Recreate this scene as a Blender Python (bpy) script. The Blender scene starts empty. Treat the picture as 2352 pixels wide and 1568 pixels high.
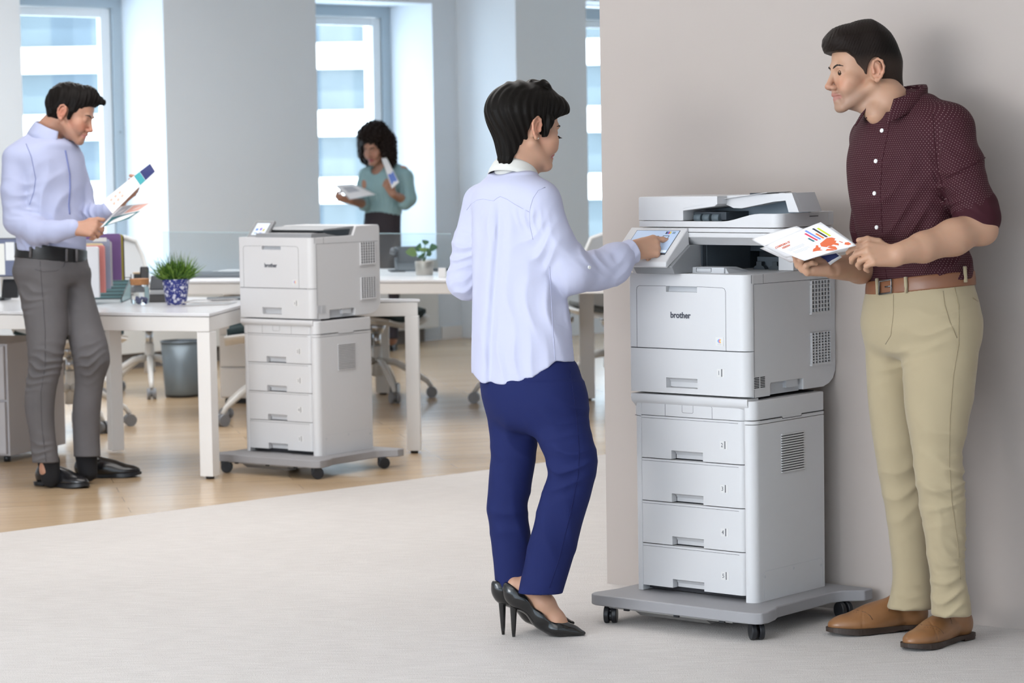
import bpy, bmesh, math, random
import numpy as np
from mathutils import Vector, Matrix
random.seed(7)
SC = bpy.context.scene
COL = SC.collection

# ------------------------------------------------------------------ camera
FPX, PITCH, ROLL, CH = 6000.0, 0.07395, -0.01618, 1.40
c_, s_ = math.cos(ROLL), math.sin(ROLL)
CF = Vector((0, math.cos(PITCH), -math.sin(PITCH)))
_u = Vector((0, math.sin(PITCH), math.cos(PITCH))); _r = Vector((1, 0, 0))
CR = c_*_r + s_*_u
CU = -s_*_r + c_*_u
CPOS = Vector((0, 0, CH))
cam_data = bpy.data.cameras.new('camera')
cam_data.sensor_width = 36.0
cam_data.lens = FPX*36.0/2352.0
cam_data.clip_end = 500
cam = bpy.data.objects.new('camera', cam_data)
COL.objects.link(cam)
mw = Matrix(((CR.x, CU.x, -CF.x, 0), (CR.y, CU.y, -CF.y, 0), (CR.z, CU.z, -CF.z, CH), (0, 0, 0, 1)))
cam.matrix_world = mw
SC.camera = cam
cam_data.dof.use_dof = True
cam_data.dof.focus_distance = 7.45
cam_data.dof.aperture_fstop = 6.3

# ------------------------------------------------------------------ world, sun, lights, exposure
world = bpy.data.worlds.new('World'); SC.world = world
world.use_nodes = True
bg = world.node_tree.nodes['Background']
bg.inputs[0].default_value = (0.80, 0.91, 1.0, 1)
bg.inputs[1].default_value = 6.5
def add_light(name, kind, energy, color=(1, 1, 1), loc=(0, 0, 0), target=None, **kw):
    l = bpy.data.lights.new(name, kind); l.energy = energy; l.color = color
    o = bpy.data.objects.new(name, l); COL.objects.link(o); o.location = loc
    if target is not None:
        o.rotation_euler = (Vector(target)-Vector(loc)).to_track_quat('-Z', 'Y').to_euler()
    for k, v in kw.items(): setattr(l, k, v)
    return o
add_light('sun', 'SUN', 5.0, (1, .98, .95), (0, -20, 40), (0, 40, -20), angle=0.02)
add_light('added_key_left', 'AREA', 225, (0.97, 0.98, 1.0), (-5.0, 2.2, 1.95), (0.8, 8.0, 1.0), shape='RECTANGLE', size=3.4, size_y=1.7)  # added area light, soft key from the left; that wall has no windows
add_light('added_fill_front', 'AREA', 36, (1, .97, .94), (-0.9, 5.0, 2.85), (-0.7, 5.6, 0), shape='RECTANGLE', size=3.0, size_y=2.0)  # added overhead fill for the foreground, no fixture in the ceiling
add_light('added_fill_middle', 'AREA', 80, (1, .97, .94), (-1.0, 9.8, 2.85), (-1.0, 10.0, 0), shape='RECTANGLE', size=3.0, size_y=2.4)  # unseen area light added to lift the middle of the room
add_light('added_fill_rear', 'AREA', 125, (.96, .98, 1), (-1.8, 14.0, 2.85), (-1.8, 14.1, 0), shape='RECTANGLE', size=3.0, size_y=2.4)  # unseen area light added to brighten the window wall
vs = SC.view_settings
vs.view_transform = 'Standard'; vs.look = 'None'; vs.exposure = -0.12; vs.gamma = 1.0
try: vs.use_curve_mapping = False
except Exception: pass

# ------------------------------------------------------------------ helpers
def ray(px, py): return CF + CR*((px-1176.0)/FPX) - CU*((py-784.0)/FPX)
def G(px, py, z=0.0):
    r = ray(px, py); t = (z-CH)/r.z
    return CPOS + r*t
def PW(px, py, d): return CPOS + ray(px, py)*d       # world point at camera depth d

def tag(o, label=None, cat=None, group=None, kind=None):
    if label: o['label'] = label
    if cat: o['category'] = cat
    if group: o['group'] = group
    if kind: o['kind'] = kind
    return o
def empty(name, loc=(0, 0, 0), rz=0.0):
    o = bpy.data.objects.new(name, None); COL.objects.link(o)
    o.location = loc; o.rotation_euler = (0, 0, rz); o.empty_display_size = .1
    return o

_mats = {}
def mat(name, color=(.8, .8, .8), rough=.5, metal=0.0, noise=None, bump=None, trans=0.0, ior=1.45, emit=None, spec=None, alpha=None, sheen=0.0, coat=0.0, sss=0.0):
    """procedural principled material; noise=(scale, amount), bump=(scale, strength, distance)"""
    if name in _mats: return _mats[name]
    m = bpy.data.materials.new(name); m.use_nodes = True
    nt = m.node_tree; b = nt.nodes['Principled BSDF']
    b.inputs['Base Color'].default_value = (*color, 1)
    b.inputs['Roughness'].default_value = rough
    b.inputs['Metallic'].default_value = metal
    b.inputs['IOR'].default_value = ior
    b.inputs['Transmission Weight'].default_value = trans
    if spec is not None: b.inputs['Specular IOR Level'].default_value = spec
    if sheen: b.inputs['Sheen Weight'].default_value = sheen
    if coat: b.inputs['Coat Weight'].default_value = coat; b.inputs['Coat Roughness'].default_value = .15
    if sss:
        b.inputs['Subsurface Weight'].default_value = sss
        b.inputs['Subsurface Radius'].default_value = (1.0, .35, .2)
        b.inputs['Subsurface Scale'].default_value = .006
    if emit:
        b.inputs['Emission Color'].default_value = (*emit[0], 1); b.inputs['Emission Strength'].default_value = emit[1]
    if noise or bump:
        tc = nt.nodes.new('ShaderNodeTexCoord')
    if noise:
        n = nt.nodes.new('ShaderNodeTexNoise'); n.inputs['Scale'].default_value = noise[0]; n.inputs['Detail'].default_value = 5
        mp = nt.nodes.new('ShaderNodeMapping'); nt.links.new(tc.outputs['Object'], mp.inputs[0]); nt.links.new(mp.outputs[0], n.inputs['Vector'])
        if len(noise) > 2: mp.inputs['Scale'].default_value = noise[2]
        mx = nt.nodes.new('ShaderNodeMix'); mx.data_type = 'RGBA'
        mx.inputs['A'].default_value = (*[max(0, c*(1-noise[1])) for c in color], 1)
        mx.inputs['B'].default_value = (*[min(1, c*(1+noise[1])) for c in color], 1)
        nt.links.new(n.outputs['Fac'], mx.inputs['Factor']); nt.links.new(mx.outputs['Result'], b.inputs['Base Color'])
    if bump:
        n2 = nt.nodes.new('ShaderNodeTexNoise'); n2.inputs['Scale'].default_value = bump[0]; n2.inputs['Detail'].default_value = 4
        nt.links.new(tc.outputs['Object'], n2.inputs['Vector'])
        bp = nt.nodes.new('ShaderNodeBump'); bp.inputs['Strength'].default_value = bump[1]
        bp.inputs['Distance'].default_value = bump[2] if len(bump) > 2 else .002
        nt.links.new(n2.outputs['Fac'], bp.inputs['Height']); nt.links.new(bp.outputs[0], b.inputs['Normal'])
    _mats[name] = m
    return m

class MB:
    """collects shapes and links them as ONE mesh object"""
    def __init__(s): s.v = []; s.f = []; s.mi = []; s.cur = 0; s.sm = []
    def m(s, i): s.cur = i; return s
    def add(s, vs_, fs_, smooth=False):
        b = len(s.v); s.v += [tuple(p) for p in vs_]
        for f in fs_: s.f.append([b+i for i in f]); s.mi.append(s.cur); s.sm.append(smooth)
        return s
    def box(s, x0, x1, y0, y1, z0, z1):
        x0, x1 = sorted((x0, x1)); y0, y1 = sorted((y0, y1)); z0, z1 = sorted((z0, z1))
        vs_ = [(x0, y0, z0), (x1, y0, z0), (x1, y1, z0), (x0, y1, z0), (x0, y0, z1), (x1, y0, z1), (x1, y1, z1), (x0, y1, z1)]
        return s.add(vs_, [(3, 2, 1, 0), (4, 5, 6, 7), (0, 1, 5, 4), (1, 2, 6, 5), (2, 3, 7, 6), (3, 0, 4, 7)])
    def prism(s, poly, fn0, fn1):
        """poly: 2D ccw points, fn0/fn1 map (a,b)->3D for bottom and top cap"""
        n = len(poly); vs_ = [fn0(*p) for p in poly]+[fn1(*p) for p in poly]
        fs_ = [tuple(range(n))[::-1], tuple(range(n, 2*n))]+[(i, (i+1) % n, n+(i+1) % n, n+i) for i in range(n)]
        return s.add(vs_, fs_)
    def pz(s, poly, z0, z1): return s.prism(poly, lambda a, b: (a, b, z0), lambda a, b: (a, b, z1))
    def py(s, poly, y0, y1): return s.prism(poly, lambda a, b: (a, y1, b), lambda a, b: (a, y0, b))   # poly in x,z ccw seen from front (-y)
    def px(s, poly, x0, x1): return s.prism(poly, lambda a, b: (x0, a, b), lambda a, b: (x1, a, b))   # poly in y,z ccw seen from +x
    def cyl(s, p0, p1, r0, r1=None, n=20, caps=True):
        p0 = Vector(p0); p1 = Vector(p1); r1 = r0 if r1 is None else r1
        ax = (p1-p0).normalized(); a = ax.orthogonal().normalized(); b = ax.cross(a)
        vs_ = []
        for p, r in ((p0, r0), (p1, r1)):
            for i in range(n):
                t = 2*math.pi*i/n; vs_.append(p+a*math.cos(t)*r+b*math.sin(t)*r)
        base = len(s.v); s.add(vs_, [(i, (i+1) % n, n+(i+1) % n, n+i) for i in range(n)], True)
        if caps:
            s.f.append([base+i for i in range(n)][::-1]); s.mi.append(s.cur); s.sm.append(False)
            s.f.append([base+n+i for i in range(n)]); s.mi.append(s.cur); s.sm.append(False)
        return s
    def tube(s, pts, r, n=10, r1=None):
        pts = [Vector(p) for p in pts]; N = len(pts); rings = []
        prev = None
        for i, p in enumerate(pts):
            t = (pts[min(i+1, N-1)]-pts[max(i-1, 0)]).normalized()
            a = (t.orthogonal() if prev is None else (prev-t*prev.dot(t))).normalized(); prev = a
            b = t.cross(a); rr = r if r1 is None else r+(r1-r)*i/(N-1)
            rings.append([p+(a*math.cos(2*math.pi*k/n)+b*math.sin(2*math.pi*k/n))*rr for k in range(n)])
        vs_ = [q for rg in rings for q in rg]; fs_ = []
        for i in range(N-1):
            for k in range(n): fs_.append((i*n+k, i*n+(k+1) % n, (i+1)*n+(k+1) % n, (i+1)*n+k))
        fs_.append(tuple(range(n))[::-1]); fs_.append(tuple((N-1)*n+k for k in range(n)))
        return s.add(vs_, fs_, True)
    def lathe(s, prof, c=(0, 0, 0), n=28, close=False):
        vs_ = []; N = len(prof)
        for r, z in prof:
            for k in range(n):
                t = 2*math.pi*k/n; vs_.append((c[0]+r*math.cos(t), c[1]+r*math.sin(t), c[2]+z))
        fs_ = [(i*n+k, i*n+(k+1) % n, (i+1)*n+(k+1) % n, (i+1)*n+k) for i in range(N-1) for k in range(n)]
        return s.add(vs_, fs_, True)
    def build(s, name, mats, parent=None, bev=0, seg=2, world=None, loc=None, rot=None):
        me = bpy.data.meshes.new(name); me.from_pydata([tuple(v) for v in s.v], [], s.f)
        if not isinstance(mats, (list, tuple)): mats = [mats]
        for m_ in mats: me.materials.append(m_)
        me.polygons.foreach_set('material_index', s.mi)
        me.polygons.foreach_set('use_smooth', s.sm)
        me.update()
        o = bpy.data.objects.new(name, me); COL.objects.link(o)
        if parent is not None: o.parent = parent
        if loc is not None: o.location = loc
        if rot is not None: o.rotation_euler = rot
        if bev:
            for p in me.polygons: p.use_smooth = True
            b = o.modifiers.new('bevel', 'BEVEL'); b.width = bev; b.segments = seg; b.limit_method = 'ANGLE'; b.angle_limit = math.radians(35)
            b.harden_normals = True
        return o

def rrect(x0, x1, y0, y1, r, n=5):
    """rounded rectangle polygon ccw; r may be a 4-tuple (bl, br, tr, tl)"""
    if not isinstance(r, (list, tuple)): r = (r,)*4
    out = []
    for (cx, cy, sx, sy, a0, rr) in ((x0, y0, 1, 1, 180, r[0]), (x1, y0, -1, 1, 270, r[1]), (x1, y1, -1, -1, 0, r[2]), (x0, y1, 1, -1, 90, r[3])):
        if rr <= 1e-6: out.append((cx, cy)); continue
        for i in range(n+1):
            a = math.radians(a0+90*i/n)
            out.append((cx+sx*rr+math.cos(a)*rr, cy+sy*rr+math.sin(a)*rr))
    return out

def text_obj(body, size, m, parent, loc, rot, ext=.0004, bold=0.0, sx=1.0, name='lettering'):
    cu = bpy.data.curves.new('t', 'FONT'); cu.body = body; cu.size = size; cu.extrude = ext; cu.offset = bold
    cu.align_x = 'CENTER'; cu.align_y = 'CENTER'; cu.resolution_u = 3
    t = bpy.data.objects.new('t', cu); COL.objects.link(t)
    bpy.context.view_layer.update()
    me = bpy.data.meshes.new_from_object(t.evaluated_get(bpy.context.evaluated_depsgraph_get()))
    bpy.data.objects.remove(t)
    for v in me.vertices: v.co.x *= sx
    me.materials.clear(); me.materials.append(m)
    o = bpy.data.objects.new(name, me); COL.objects.link(o)
    o.parent = parent; o.location = loc; o.rotation_euler = rot
    return o
R90 = (math.pi/2, 0, 0)

# ------------------------------------------------------------------ materials
M = {}
M['wall_white'] = mat('painted_wall', (.73, .78, .83), .8, noise=(2.0, .02))
M['wall_tan'] = mat('tan_wall', (.45, .395, .36), .85, noise=(1.5, .02))
M['ceiling'] = mat('ceiling_white', (.8, .8, .8), .9)
M['plastic'] = mat('printer_plastic', (.61, .605, .612), .42, bump=(900, .06, .0004))
M['plastic_grey'] = mat('printer_grey_plastic', (.25, .255, .265), .5, bump=(800, .08, .0004))
M['plastic_lgrey'] = mat('printer_light_grey', (.52, .53, .55), .5)
M['dark'] = mat('dark_cavity', (.035, .045, .055), .5)
M['mid_dark'] = mat('blue_black_plastic', (.06, .075, .09), .35)
M['gap'] = mat('seam_shadow_gap', (.03, .03, .035), .8)
M['cart'] = mat('cart_grey', (.30, .295, .305), .55, bump=(700, .1, .0005))
M['caster'] = mat('caster_black', (.012, .013, .016), .35)
M['metal_light'] = mat('brushed_steel', (.50, .45, .40), .42, .75)
M['ink'] = mat('logo_ink', (.05, .055, .075), .5)
M['label'] = mat('label_paper', (.67, .66, .65), .4)
M['white_metal'] = mat('white_lacquer', (.78, .76, .74), .38)
M['desk_top'] = mat('desk_laminate', (.74, .74, .76), .22)
# ------------------------------------------------------------------ the setting
def struct(name, mb, m, **kw):
    o = mb.build(name, m, **kw); o['kind'] = 'structure'; return o
# floor: carpet and wood, meeting on a straight line
A0 = G(0, 1223); A1 = G(1200, 1068)
dirc = (A1-A0).normalized(); nrm = Vector((-dirc.y, dirc.x, 0))
def carpet_mat():
    m = bpy.data.materials.new('carpet_weave'); m.use_nodes = True; nt = m.node_tree; b = nt.nodes['Principled BSDF']
    b.inputs['Roughness'].default_value = .95
    tc = nt.nodes.new('ShaderNodeTexCoord'); mp = nt.nodes.new('ShaderNodeMapping'); mp.inputs['Rotation'].default_value = (0, 0, -.30); mp.inputs['Scale'].default_value = (10, 150, 1)
    n = nt.nodes.new('ShaderNodeTexNoise'); n.inputs['Scale'].default_value = 1.0; n.inputs['Detail'].default_value = 3
    mp2 = nt.nodes.new('ShaderNodeMapping'); mp2.inputs['Scale'].default_value = (1, 1, 1)
    n2 = nt.nodes.new('ShaderNodeTexNoise'); n2.inputs['Scale'].default_value = 260; n2.inputs['Detail'].default_value = 2
    n3 = nt.nodes.new('ShaderNodeTexNoise'); n3.inputs['Scale'].default_value = 1.1; n3.inputs['Detail'].default_value = 3
    nt.links.new(tc.outputs['Object'], mp.inputs[0]); nt.links.new(mp.outputs[0], n.inputs['Vector'])
    nt.links.new(tc.outputs['Object'], n2.inputs['Vector']); nt.links.new(tc.outputs['Object'], n3.inputs['Vector'])
    a = nt.nodes.new('ShaderNodeMath'); a.operation = 'ADD'; nt.links.new(n.outputs['Fac'], a.inputs[0]); nt.links.new(n2.outputs['Fac'], a.inputs[1])
    a2 = nt.nodes.new('ShaderNodeMath'); a2.operation = 'MULTIPLY_ADD'; nt.links.new(n3.outputs['Fac'], a2.inputs[0]); a2.inputs[1].default_value = .35; nt.links.new(a.outputs[0], a2.inputs[2])
    cr = nt.nodes.new('ShaderNodeValToRGB'); cr.color_ramp.elements[0].position = .78; cr.color_ramp.elements[0].color = (.47, .44, .42, 1)
    cr.color_ramp.elements[1].position = 1.35; cr.color_ramp.elements[1].color = (.69, .655, .63, 1)
    mr = nt.nodes.new('ShaderNodeMapRange'); mr.inputs['From Min'].default_value = .75; mr.inputs['From Max'].default_value = 1.6
    nt.links.new(a2.outputs[0], mr.inputs['Value']); cr.color_ramp.elements[0].position = 0; cr.color_ramp.elements[1].position = 1
    nt.links.new(mr.outputs[0], cr.inputs[0]); nt.links.new(cr.outputs[0], b.inputs['Base Color'])
    bp = nt.nodes.new('ShaderNodeBump'); bp.inputs['Strength'].default_value = .5; bp.inputs['Distance'].default_value = .004
    nt.links.new(a.outputs[0], bp.inputs['Height']); nt.links.new(bp.outputs[0], b.inputs['Normal'])
    return m
def wood_mat():
    m = bpy.data.materials.new('pale_oak_planks'); m.use_nodes = True; nt = m.node_tree; b = nt.nodes['Principled BSDF']
    b.inputs['Roughness'].default_value = .22; b.inputs['Specular IOR Level'].default_value = .8
    tc = nt.nodes.new('ShaderNodeTexCoord'); mp = nt.nodes.new('ShaderNodeMapping'); mp.inputs['Rotation'].default_value = (0, 0, -.22)
    br = nt.nodes.new('ShaderNodeTexBrick'); br.inputs['Scale'].default_value = 1.0; br.inputs['Brick Width'].default_value = 1.5; br.inputs['Row Height'].default_value = .16
    br.inputs['Mortar Size'].default_value = .0018; br.inputs['Color1'].default_value = (.53, .375, .225, 1); br.inputs['Color2'].default_value = (.62, .455, .29, 1); br.inputs['Mortar'].default_value = (.36, .25, .15, 1)
    nt.links.new(tc.outputs['Object'], mp.inputs[0]); nt.links.new(mp.outputs[0], br.inputs['Vector'])
    mp2 = nt.nodes.new('ShaderNodeMapping'); mp2.inputs['Scale'].default_value = (1.5, 26, 1); nt.links.new(mp.outputs[0], mp2.inputs[0])
    n = nt.nodes.new('ShaderNodeTexNoise'); n.inputs['Scale'].default_value = 1.6; n.inputs['Detail'].default_value = 5; nt.links.new(mp2.outputs[0], n.inputs['Vector'])
    mx = nt.nodes.new('ShaderNodeMix'); mx.data_type = 'RGBA'; mx.blend_type = 'MULTIPLY'; mx.inputs['Factor'].default_value = .55
    cr = nt.nodes.new('ShaderNodeValToRGB'); cr.color_ramp.elements[0].position = .3; cr.color_ramp.elements[0].color = (.72, .70, .68, 1); cr.color_ramp.elements[1].position = .7
    nt.links.new(n.outputs['Fac'], cr.inputs[0]); nt.links.new(br.outputs['Color'], mx.inputs['A']); nt.links.new(cr.outputs[0], mx.inputs['B'])
    nt.links.new(mx.outputs['Result'], b.inputs['Base Color'])
    return m
L0 = A0-dirc*6; L1 = A0+dirc*14
_wa = G(30, 868); _wb = G(1085, 772); _wu = (_wb-_wa).normalized(); _wo = Vector((-_wu.y, _wu.x, 0)); K0 = _wa-_wu*7+_wo*.58; K1 = _wa+_wu*11+_wo*.58; K2 = Vector((6.6, K1.y, 0))
b = MB(); b.add([L0, L1, L1-nrm*14, L0-nrm*14], [(3, 2, 1, 0)][:0] or [(0, 3, 2, 1)])
fc = struct('floor', b, carpet_mat()); fc['label'] = 'pale grey woven carpet in the foreground'
b = MB(); b.add([L0, L1, K1, K0], [(0, 1, 2, 3)])
fw = struct('floor', b, wood_mat()); fw['label'] = 'pale oak plank floor under the desks'
b = MB(); b.pz([(-7, -3.2), (6.7, -3.2), (6.7, K1.y), (K1.x, K1.y), (K0.x, K0.y), (-7, K0.y+.3)] if K1.x < 6.7 else [(-7, -3.2), (K1.x, -3.2), (K1.x, K1.y), (K0.x, K0.y)], 2.95, 3.1); struct('ceiling', b, M['ceiling'])
# tan wall behind the copier
T0 = Vector((.294, 8.32, 0)); tdir = Vector((1.157, -.92, 0)).normalized(); tn = Vector((-tdir.y, tdir.x, 0))
e_ = T0+tdir*5.0
b = MB(); b.add([T0, e_, e_+tn*.14, T0+tn*.14, T0+Vector((0, 0, 2.95)), e_+Vector((0, 0, 2.95)), e_+tn*.14+Vector((0, 0, 2.95)), T0+tn*.14+Vector((0, 0, 2.95))], [(3, 2, 1, 0), (4, 5, 6, 7), (0, 1, 5, 4), (1, 2, 6, 5), (2, 3, 7, 6), (3, 0, 4, 7)])
struct('wall_right', b, M['wall_tan'])

# window wall, origin at W0, u along the wall (to the right), o outward
W0 = G(30, 868); W1 = G(1085, 772); wu = (W1-W0).normalized(); wo = Vector((-wu.y, wu.x, 0))
def wall_u(px, inset=0.0):
    """distance along the window wall where the sight line through column px meets it"""
    r = ray(px, 400); r = Vector((r.x, r.y, 0)); o = W0+wo*inset
    # r*t = o + wu*s
    det = r.x*(-wu.y)-(-wu.x)*r.y
    t = (o.x*(-wu.y)-(-wu.x)*o.y)/det
    return (r*t-o).dot(wu)
def WB(mb, u0, u1, o0, o1, z0, z1):
    P = [W0+wu*a+wo*c for a, c in ((u0, o0), (u1, o0), (u1, o1), (u0, o1))]
    mb.add([p+Vector((0, 0, z0)) for p in P]+[p+Vector((0, 0, z1)) for p in P], [(3, 2, 1, 0), (4, 5, 6, 7), (0, 1, 5, 4), (1, 2, 6, 5), (2, 3, 7, 6), (3, 0, 4, 7)])
    return mb
win1 = (wall_u(57), wall_u(384)); win2 = (wall_u(733), wall_u(999)); cornr = wall_u(1054)
HEAD, SILL, DEEP = 2.46, .50, .44
ustep = cornr; INW = -.60
u1190 = ustep
win3a = None
b = MB()
WB(b, -4, win1[0], 0, .6, 0, 2.95)
WB(b, win1[1], win2[0], 0, .6, 0, 2.95)
WB(b, win2[1], ustep+.02, 0, .6, 0, 2.95)
for a, c in (win1, win2):
    WB(b, a, c, 0, .6, HEAD, 2.95); WB(b, a, c, 0, .6, 0, SILL)
def wall_u2(px): return wall_u(px, INW)
u3 = wall_u2(1351)
WB(b, ustep, u3, INW, .6, 0, 2.95)
u4 = u3+1.9
WB(b, u3, u4, INW, INW+.6, HEAD+.02, 2.95); WB(b, u3, u4, INW, INW+.6, 0, SILL); WB(b, u4, u4+4, INW, INW+.6, 0, 2.95)
struct('wall_back', b, M['wall_white'])
frame_m = mat('window_frame_bluegrey', (.40, .47, .52), .4)
sash_m = mat('window_sash_white', (.75, .78, .80), .4)
gl = bpy.data.materials.new('window_glass'); gl.use_nodes = True
nt = gl.node_tree; nt.nodes.clear(); out = nt.nodes.new('ShaderNodeOutputMaterial'); mixs = nt.nodes.new('ShaderNodeMixShader'); tr = nt.nodes.new('ShaderNodeBsdfTransparent'); gs = nt.nodes.new('ShaderNodeBsdfGlossy'); gs.inputs['Roughness'].default_value = .03
tr.inputs[0].default_value = (.93, .97, 1, 1); mixs.inputs[0].default_value = .05
nt.links.new(tr.outputs[0], mixs.inputs[1]); nt.links.new(gs.outputs[0], mixs.inputs[2]); nt.links.new(mixs.outputs[0], out.inputs[0])
def window(n, a, c, base):
    b = MB(); t = .075; o0, o1 = base+DEEP, base+DEEP+.08
    WB(b, a, a+t, o0, o1, SILL, HEAD); WB(b, c-t, c, o0, o1, SILL, HEAD); WB(b, a+t, c-t, o0, o1, HEAD-t*1.1, HEAD); WB(b, a+t, c-t, o0, o1, SILL, SILL+t)
    fr = struct('window_%d' % n, b, frame_m)
    b = MB(); s = .05; o2, o3 = o0+.025, o0+.07; a2, c2 = a+t+.004, c-t-.004; z0, z1 = SILL+t+.004, HEAD-t*1.1-.004
    WB(b, a2, a2+s, o2, o3, z0, z1); WB(b, c2-s*1.6, c2, o2, o3, z0, z1); WB(b, a2+s, c2-s*1.6, o2, o3, z1-s*1.2, z1); WB(b, a2+s, c2-s*1.6, o2, o3, z0, z0+s)
    so = b.build('window_sash', sash_m, fr, bev=.004)
    b = MB(); WB(b, a2+s*.9, c2-s*1.55, o0+.045, o0+.05, z0+s*.9, z1-s*1.1); b.build('pane', gl, fr)
    b = MB(); P = W0+wu*(c-t*.4)+wo*(o0-.002); b.cyl(P+Vector((0, 0, 1.55)), P-wo*.012+Vector((0, 0, 1.55)), .010, n=12); b.build('window_latch', frame_m, fr)
window(1, win1[0], win1[1], 0); window(2, win2[0], win2[1], 0); window(3, u3, u4, INW)
# low cabinets under the windows with a dark toe kick
cabm = mat('window_cabinet_white', (.72, .72, .70), .5)
def lowcab(ua, ub, label, back=0):
    b = MB(); WB(b, ua, ub, back-.12, back-.004, .10, .60)
    o = b.build('window_cabinet', cabm, bev=.004); tag(o, label, 'cabinet', None)
    b = MB(); WB(b, ua+.02, ub-.12, back-.09, back-.02, 0, .098); b.build('toe_kick', mat('toe_kick_dark', (.13, .115, .105), .6), o)
lowcab(wall_u(95, -.12), wall_u(600, -.12), 'long low white cabinet along the wall below the left window')
lowcab(wall_u(700, -.12), wall_u(1002, -.12), 'low white cabinet below the middle window, behind the standing woman')
b = MB(); WB(b, wall_u(1006), ustep-.005, -.012, -.001, 0, .09); struct('baseboard_back', b, M['white_metal'])

# walls outside the picture that close the room
b = MB(); b.box(-6.7, -6.5, -3, 16, 0, 2.95); struct('wall_left', b, M['wall_white'])
b = MB(); b.box(-6.7, 4.6, -3.2, -3, 0, 2.95); struct('wall_front', b, M['wall_white'])
b = MB(); b.box(4.4, 4.6, -3, 5.2, 0, 2.95); struct('wall_right', b, M['wall_white'])
b = MB(); b.box(6.4, 6.6, 5.0, 23.5, 0, 2.95); b.box(4.4, 6.6, 5.0, 5.2, 0, 2.95); struct('wall_far', b, M['wall_white'])
# building across the street
fac_w = mat('facade_white', (.93, .93, .92), .7)
fac_g = [mat('facade_glass_%d' % i, c, .25, noise=(.35, .25)) for i, c in enumerate([(.105, .135, .150), (.075, .105, .130), (.135, .16, .17)])]
bld = empty('office_building', (-20, 130, 0)); tag(bld, 'white banded office building seen through the windows', 'building')
b = MB(); per = 3.28
z_first = CH+(345-100)*128/FPX
for k in range(-6, 5):
    zc = z_first+k*per; b.box(-50, 60, -2.0, -1.0, zc-1.22, zc+.0)
for xx in (13.6, -30, 44, 26): b.box(xx-.55, xx+.35, -1.99, -.9, -24, 22)
b.build('facade_bands', fac_w, bld)
rg = random.Random(3)
b = MB(); x = -50.0
while x < 60:
    w = rg.choice([1.2, 2.0, 2.8, 1.6]); b.m(rg.choice([0, 0, 1, 2])); b.box(x, x+w, -.9, -.4, -24, 22); x += w
b.build('window_strip', fac_g, bld)

# ------------------------------------------------------------------ desks
def lerp2(a, b, t): return a+(b-a)*t
def poly_slab(mb, P, z0, z1):
    n = len(P); return mb.add([(p.x, p.y, z0) for p in P]+[(p.x, p.y, z1) for p in P], [tuple(range(n))[::-1], tuple(range(n, 2*n))]+[(i, (i+1) % n, n+(i+1) % n, n+i) for i in range(n)])
def inset(P, d):
    """shrink a ccw polygon by d"""
    n = len(P); out = []
    for i in range(n):
        a, b_, c = P[i-1], P[i], P[(i+1) % n]
        e1 = (b_-a).normalized(); e2 = (c-b_).normalized()
        n1 = Vector((-e1.y, e1.x, 0)); n2 = Vector((-e2.y, e2.x, 0)); m = n1+n2; m /= m.dot(n1)
        out.append(b_+m*d)
    return out
def desk(name, P, label, top=.715, rail=.062, leg=.062, legs=(0, 1, 2, 3), leg_in=None):
    c = sum(P, Vector())/len(P)
    root = empty(name, (c.x, c.y, 0)); tag(root, label, 'desk')
    Q = [p-c for p in P]
    for q in Q: q.z = 0
    b = MB(); poly_slab(b, Q, top-.014, top); b.build('desktop', M['desk_top'], root, bev=.002)
    b = MB(); Qi = inset(Q, .002); Qj = inset(Q, leg)
    n = len(Q)
    for i in range(n):
        j = (i+1) % n
        b.add([(p.x, p.y, z) for z in (top-.017-rail, top-.0165) for p in (Qi[i], Qi[j], Qj[j], Qj[i])], [(3, 2, 1, 0), (4, 5, 6, 7), (0, 1, 5, 4), (1, 2, 6, 5), (2, 3, 7, 6), (3, 0, 4, 7)])
    b.build('desk_frame', M['white_metal'], root, bev=.002)
    for i in legs:
        e1 = (Q[(i+1) % n]-Q[i]).normalized(); e0 = (Q[i-1]-Q[i]).normalized()
        p0 = Qi[i]; k = min(leg/abs(e1.cross(e0).z), leg*1.15)
        nn_ = (e1-e0*e1.dot(e0)).normalized()
        b = MB(); poly_slab(b, [p0, p0+nn_*leg, p0+nn_*leg+e0*leg, p0+e0*leg], .012, top-.0805)
        lo = b.build('leg', M['white_metal'], root, bev=.002)
        q = p0+nn_*leg*.5+e0*leg*.5
        b = MB(); b.cyl((q.x, q.y, 0), (q.x, q.y, .012), .018, n=16); b.build('levelling_foot', M['caster'], lo)
    return root
C0 = G(490, 1101); C1 = G(972, 1041)
ld = Vector((-.925, .38, 0)).normalized()
C3 = C0+ld*2.6; C2 = C1+ld*3.1
N1 = PW(551, 700, 11.72); N2 = Vector((-.96, 12.02, 0)); N1.z = 0
desk('desk', [C0, N1, N2, C1, C2, C3], 'white front desk with square legs holding the potted grass plant and file sorter', legs=(0, 3))
b = MB()
for (px_, py_) in ((265, 1040),):
    q = G(px_, py_); 
    b.box(-.03, .03, -.03, .03, .01, .634)
    lo = b.build('desk_leg', M['white_metal'], None, bev=.002, loc=(q.x, q.y+.03, 0), rot=(0, 0, .5))
    dk = bpy.data.objects['desk']; lo.parent = dk; lo.location = (q.x-dk.location.x, q.y+.03-dk.location.y, 0); lo.name = 'leg'
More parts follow.
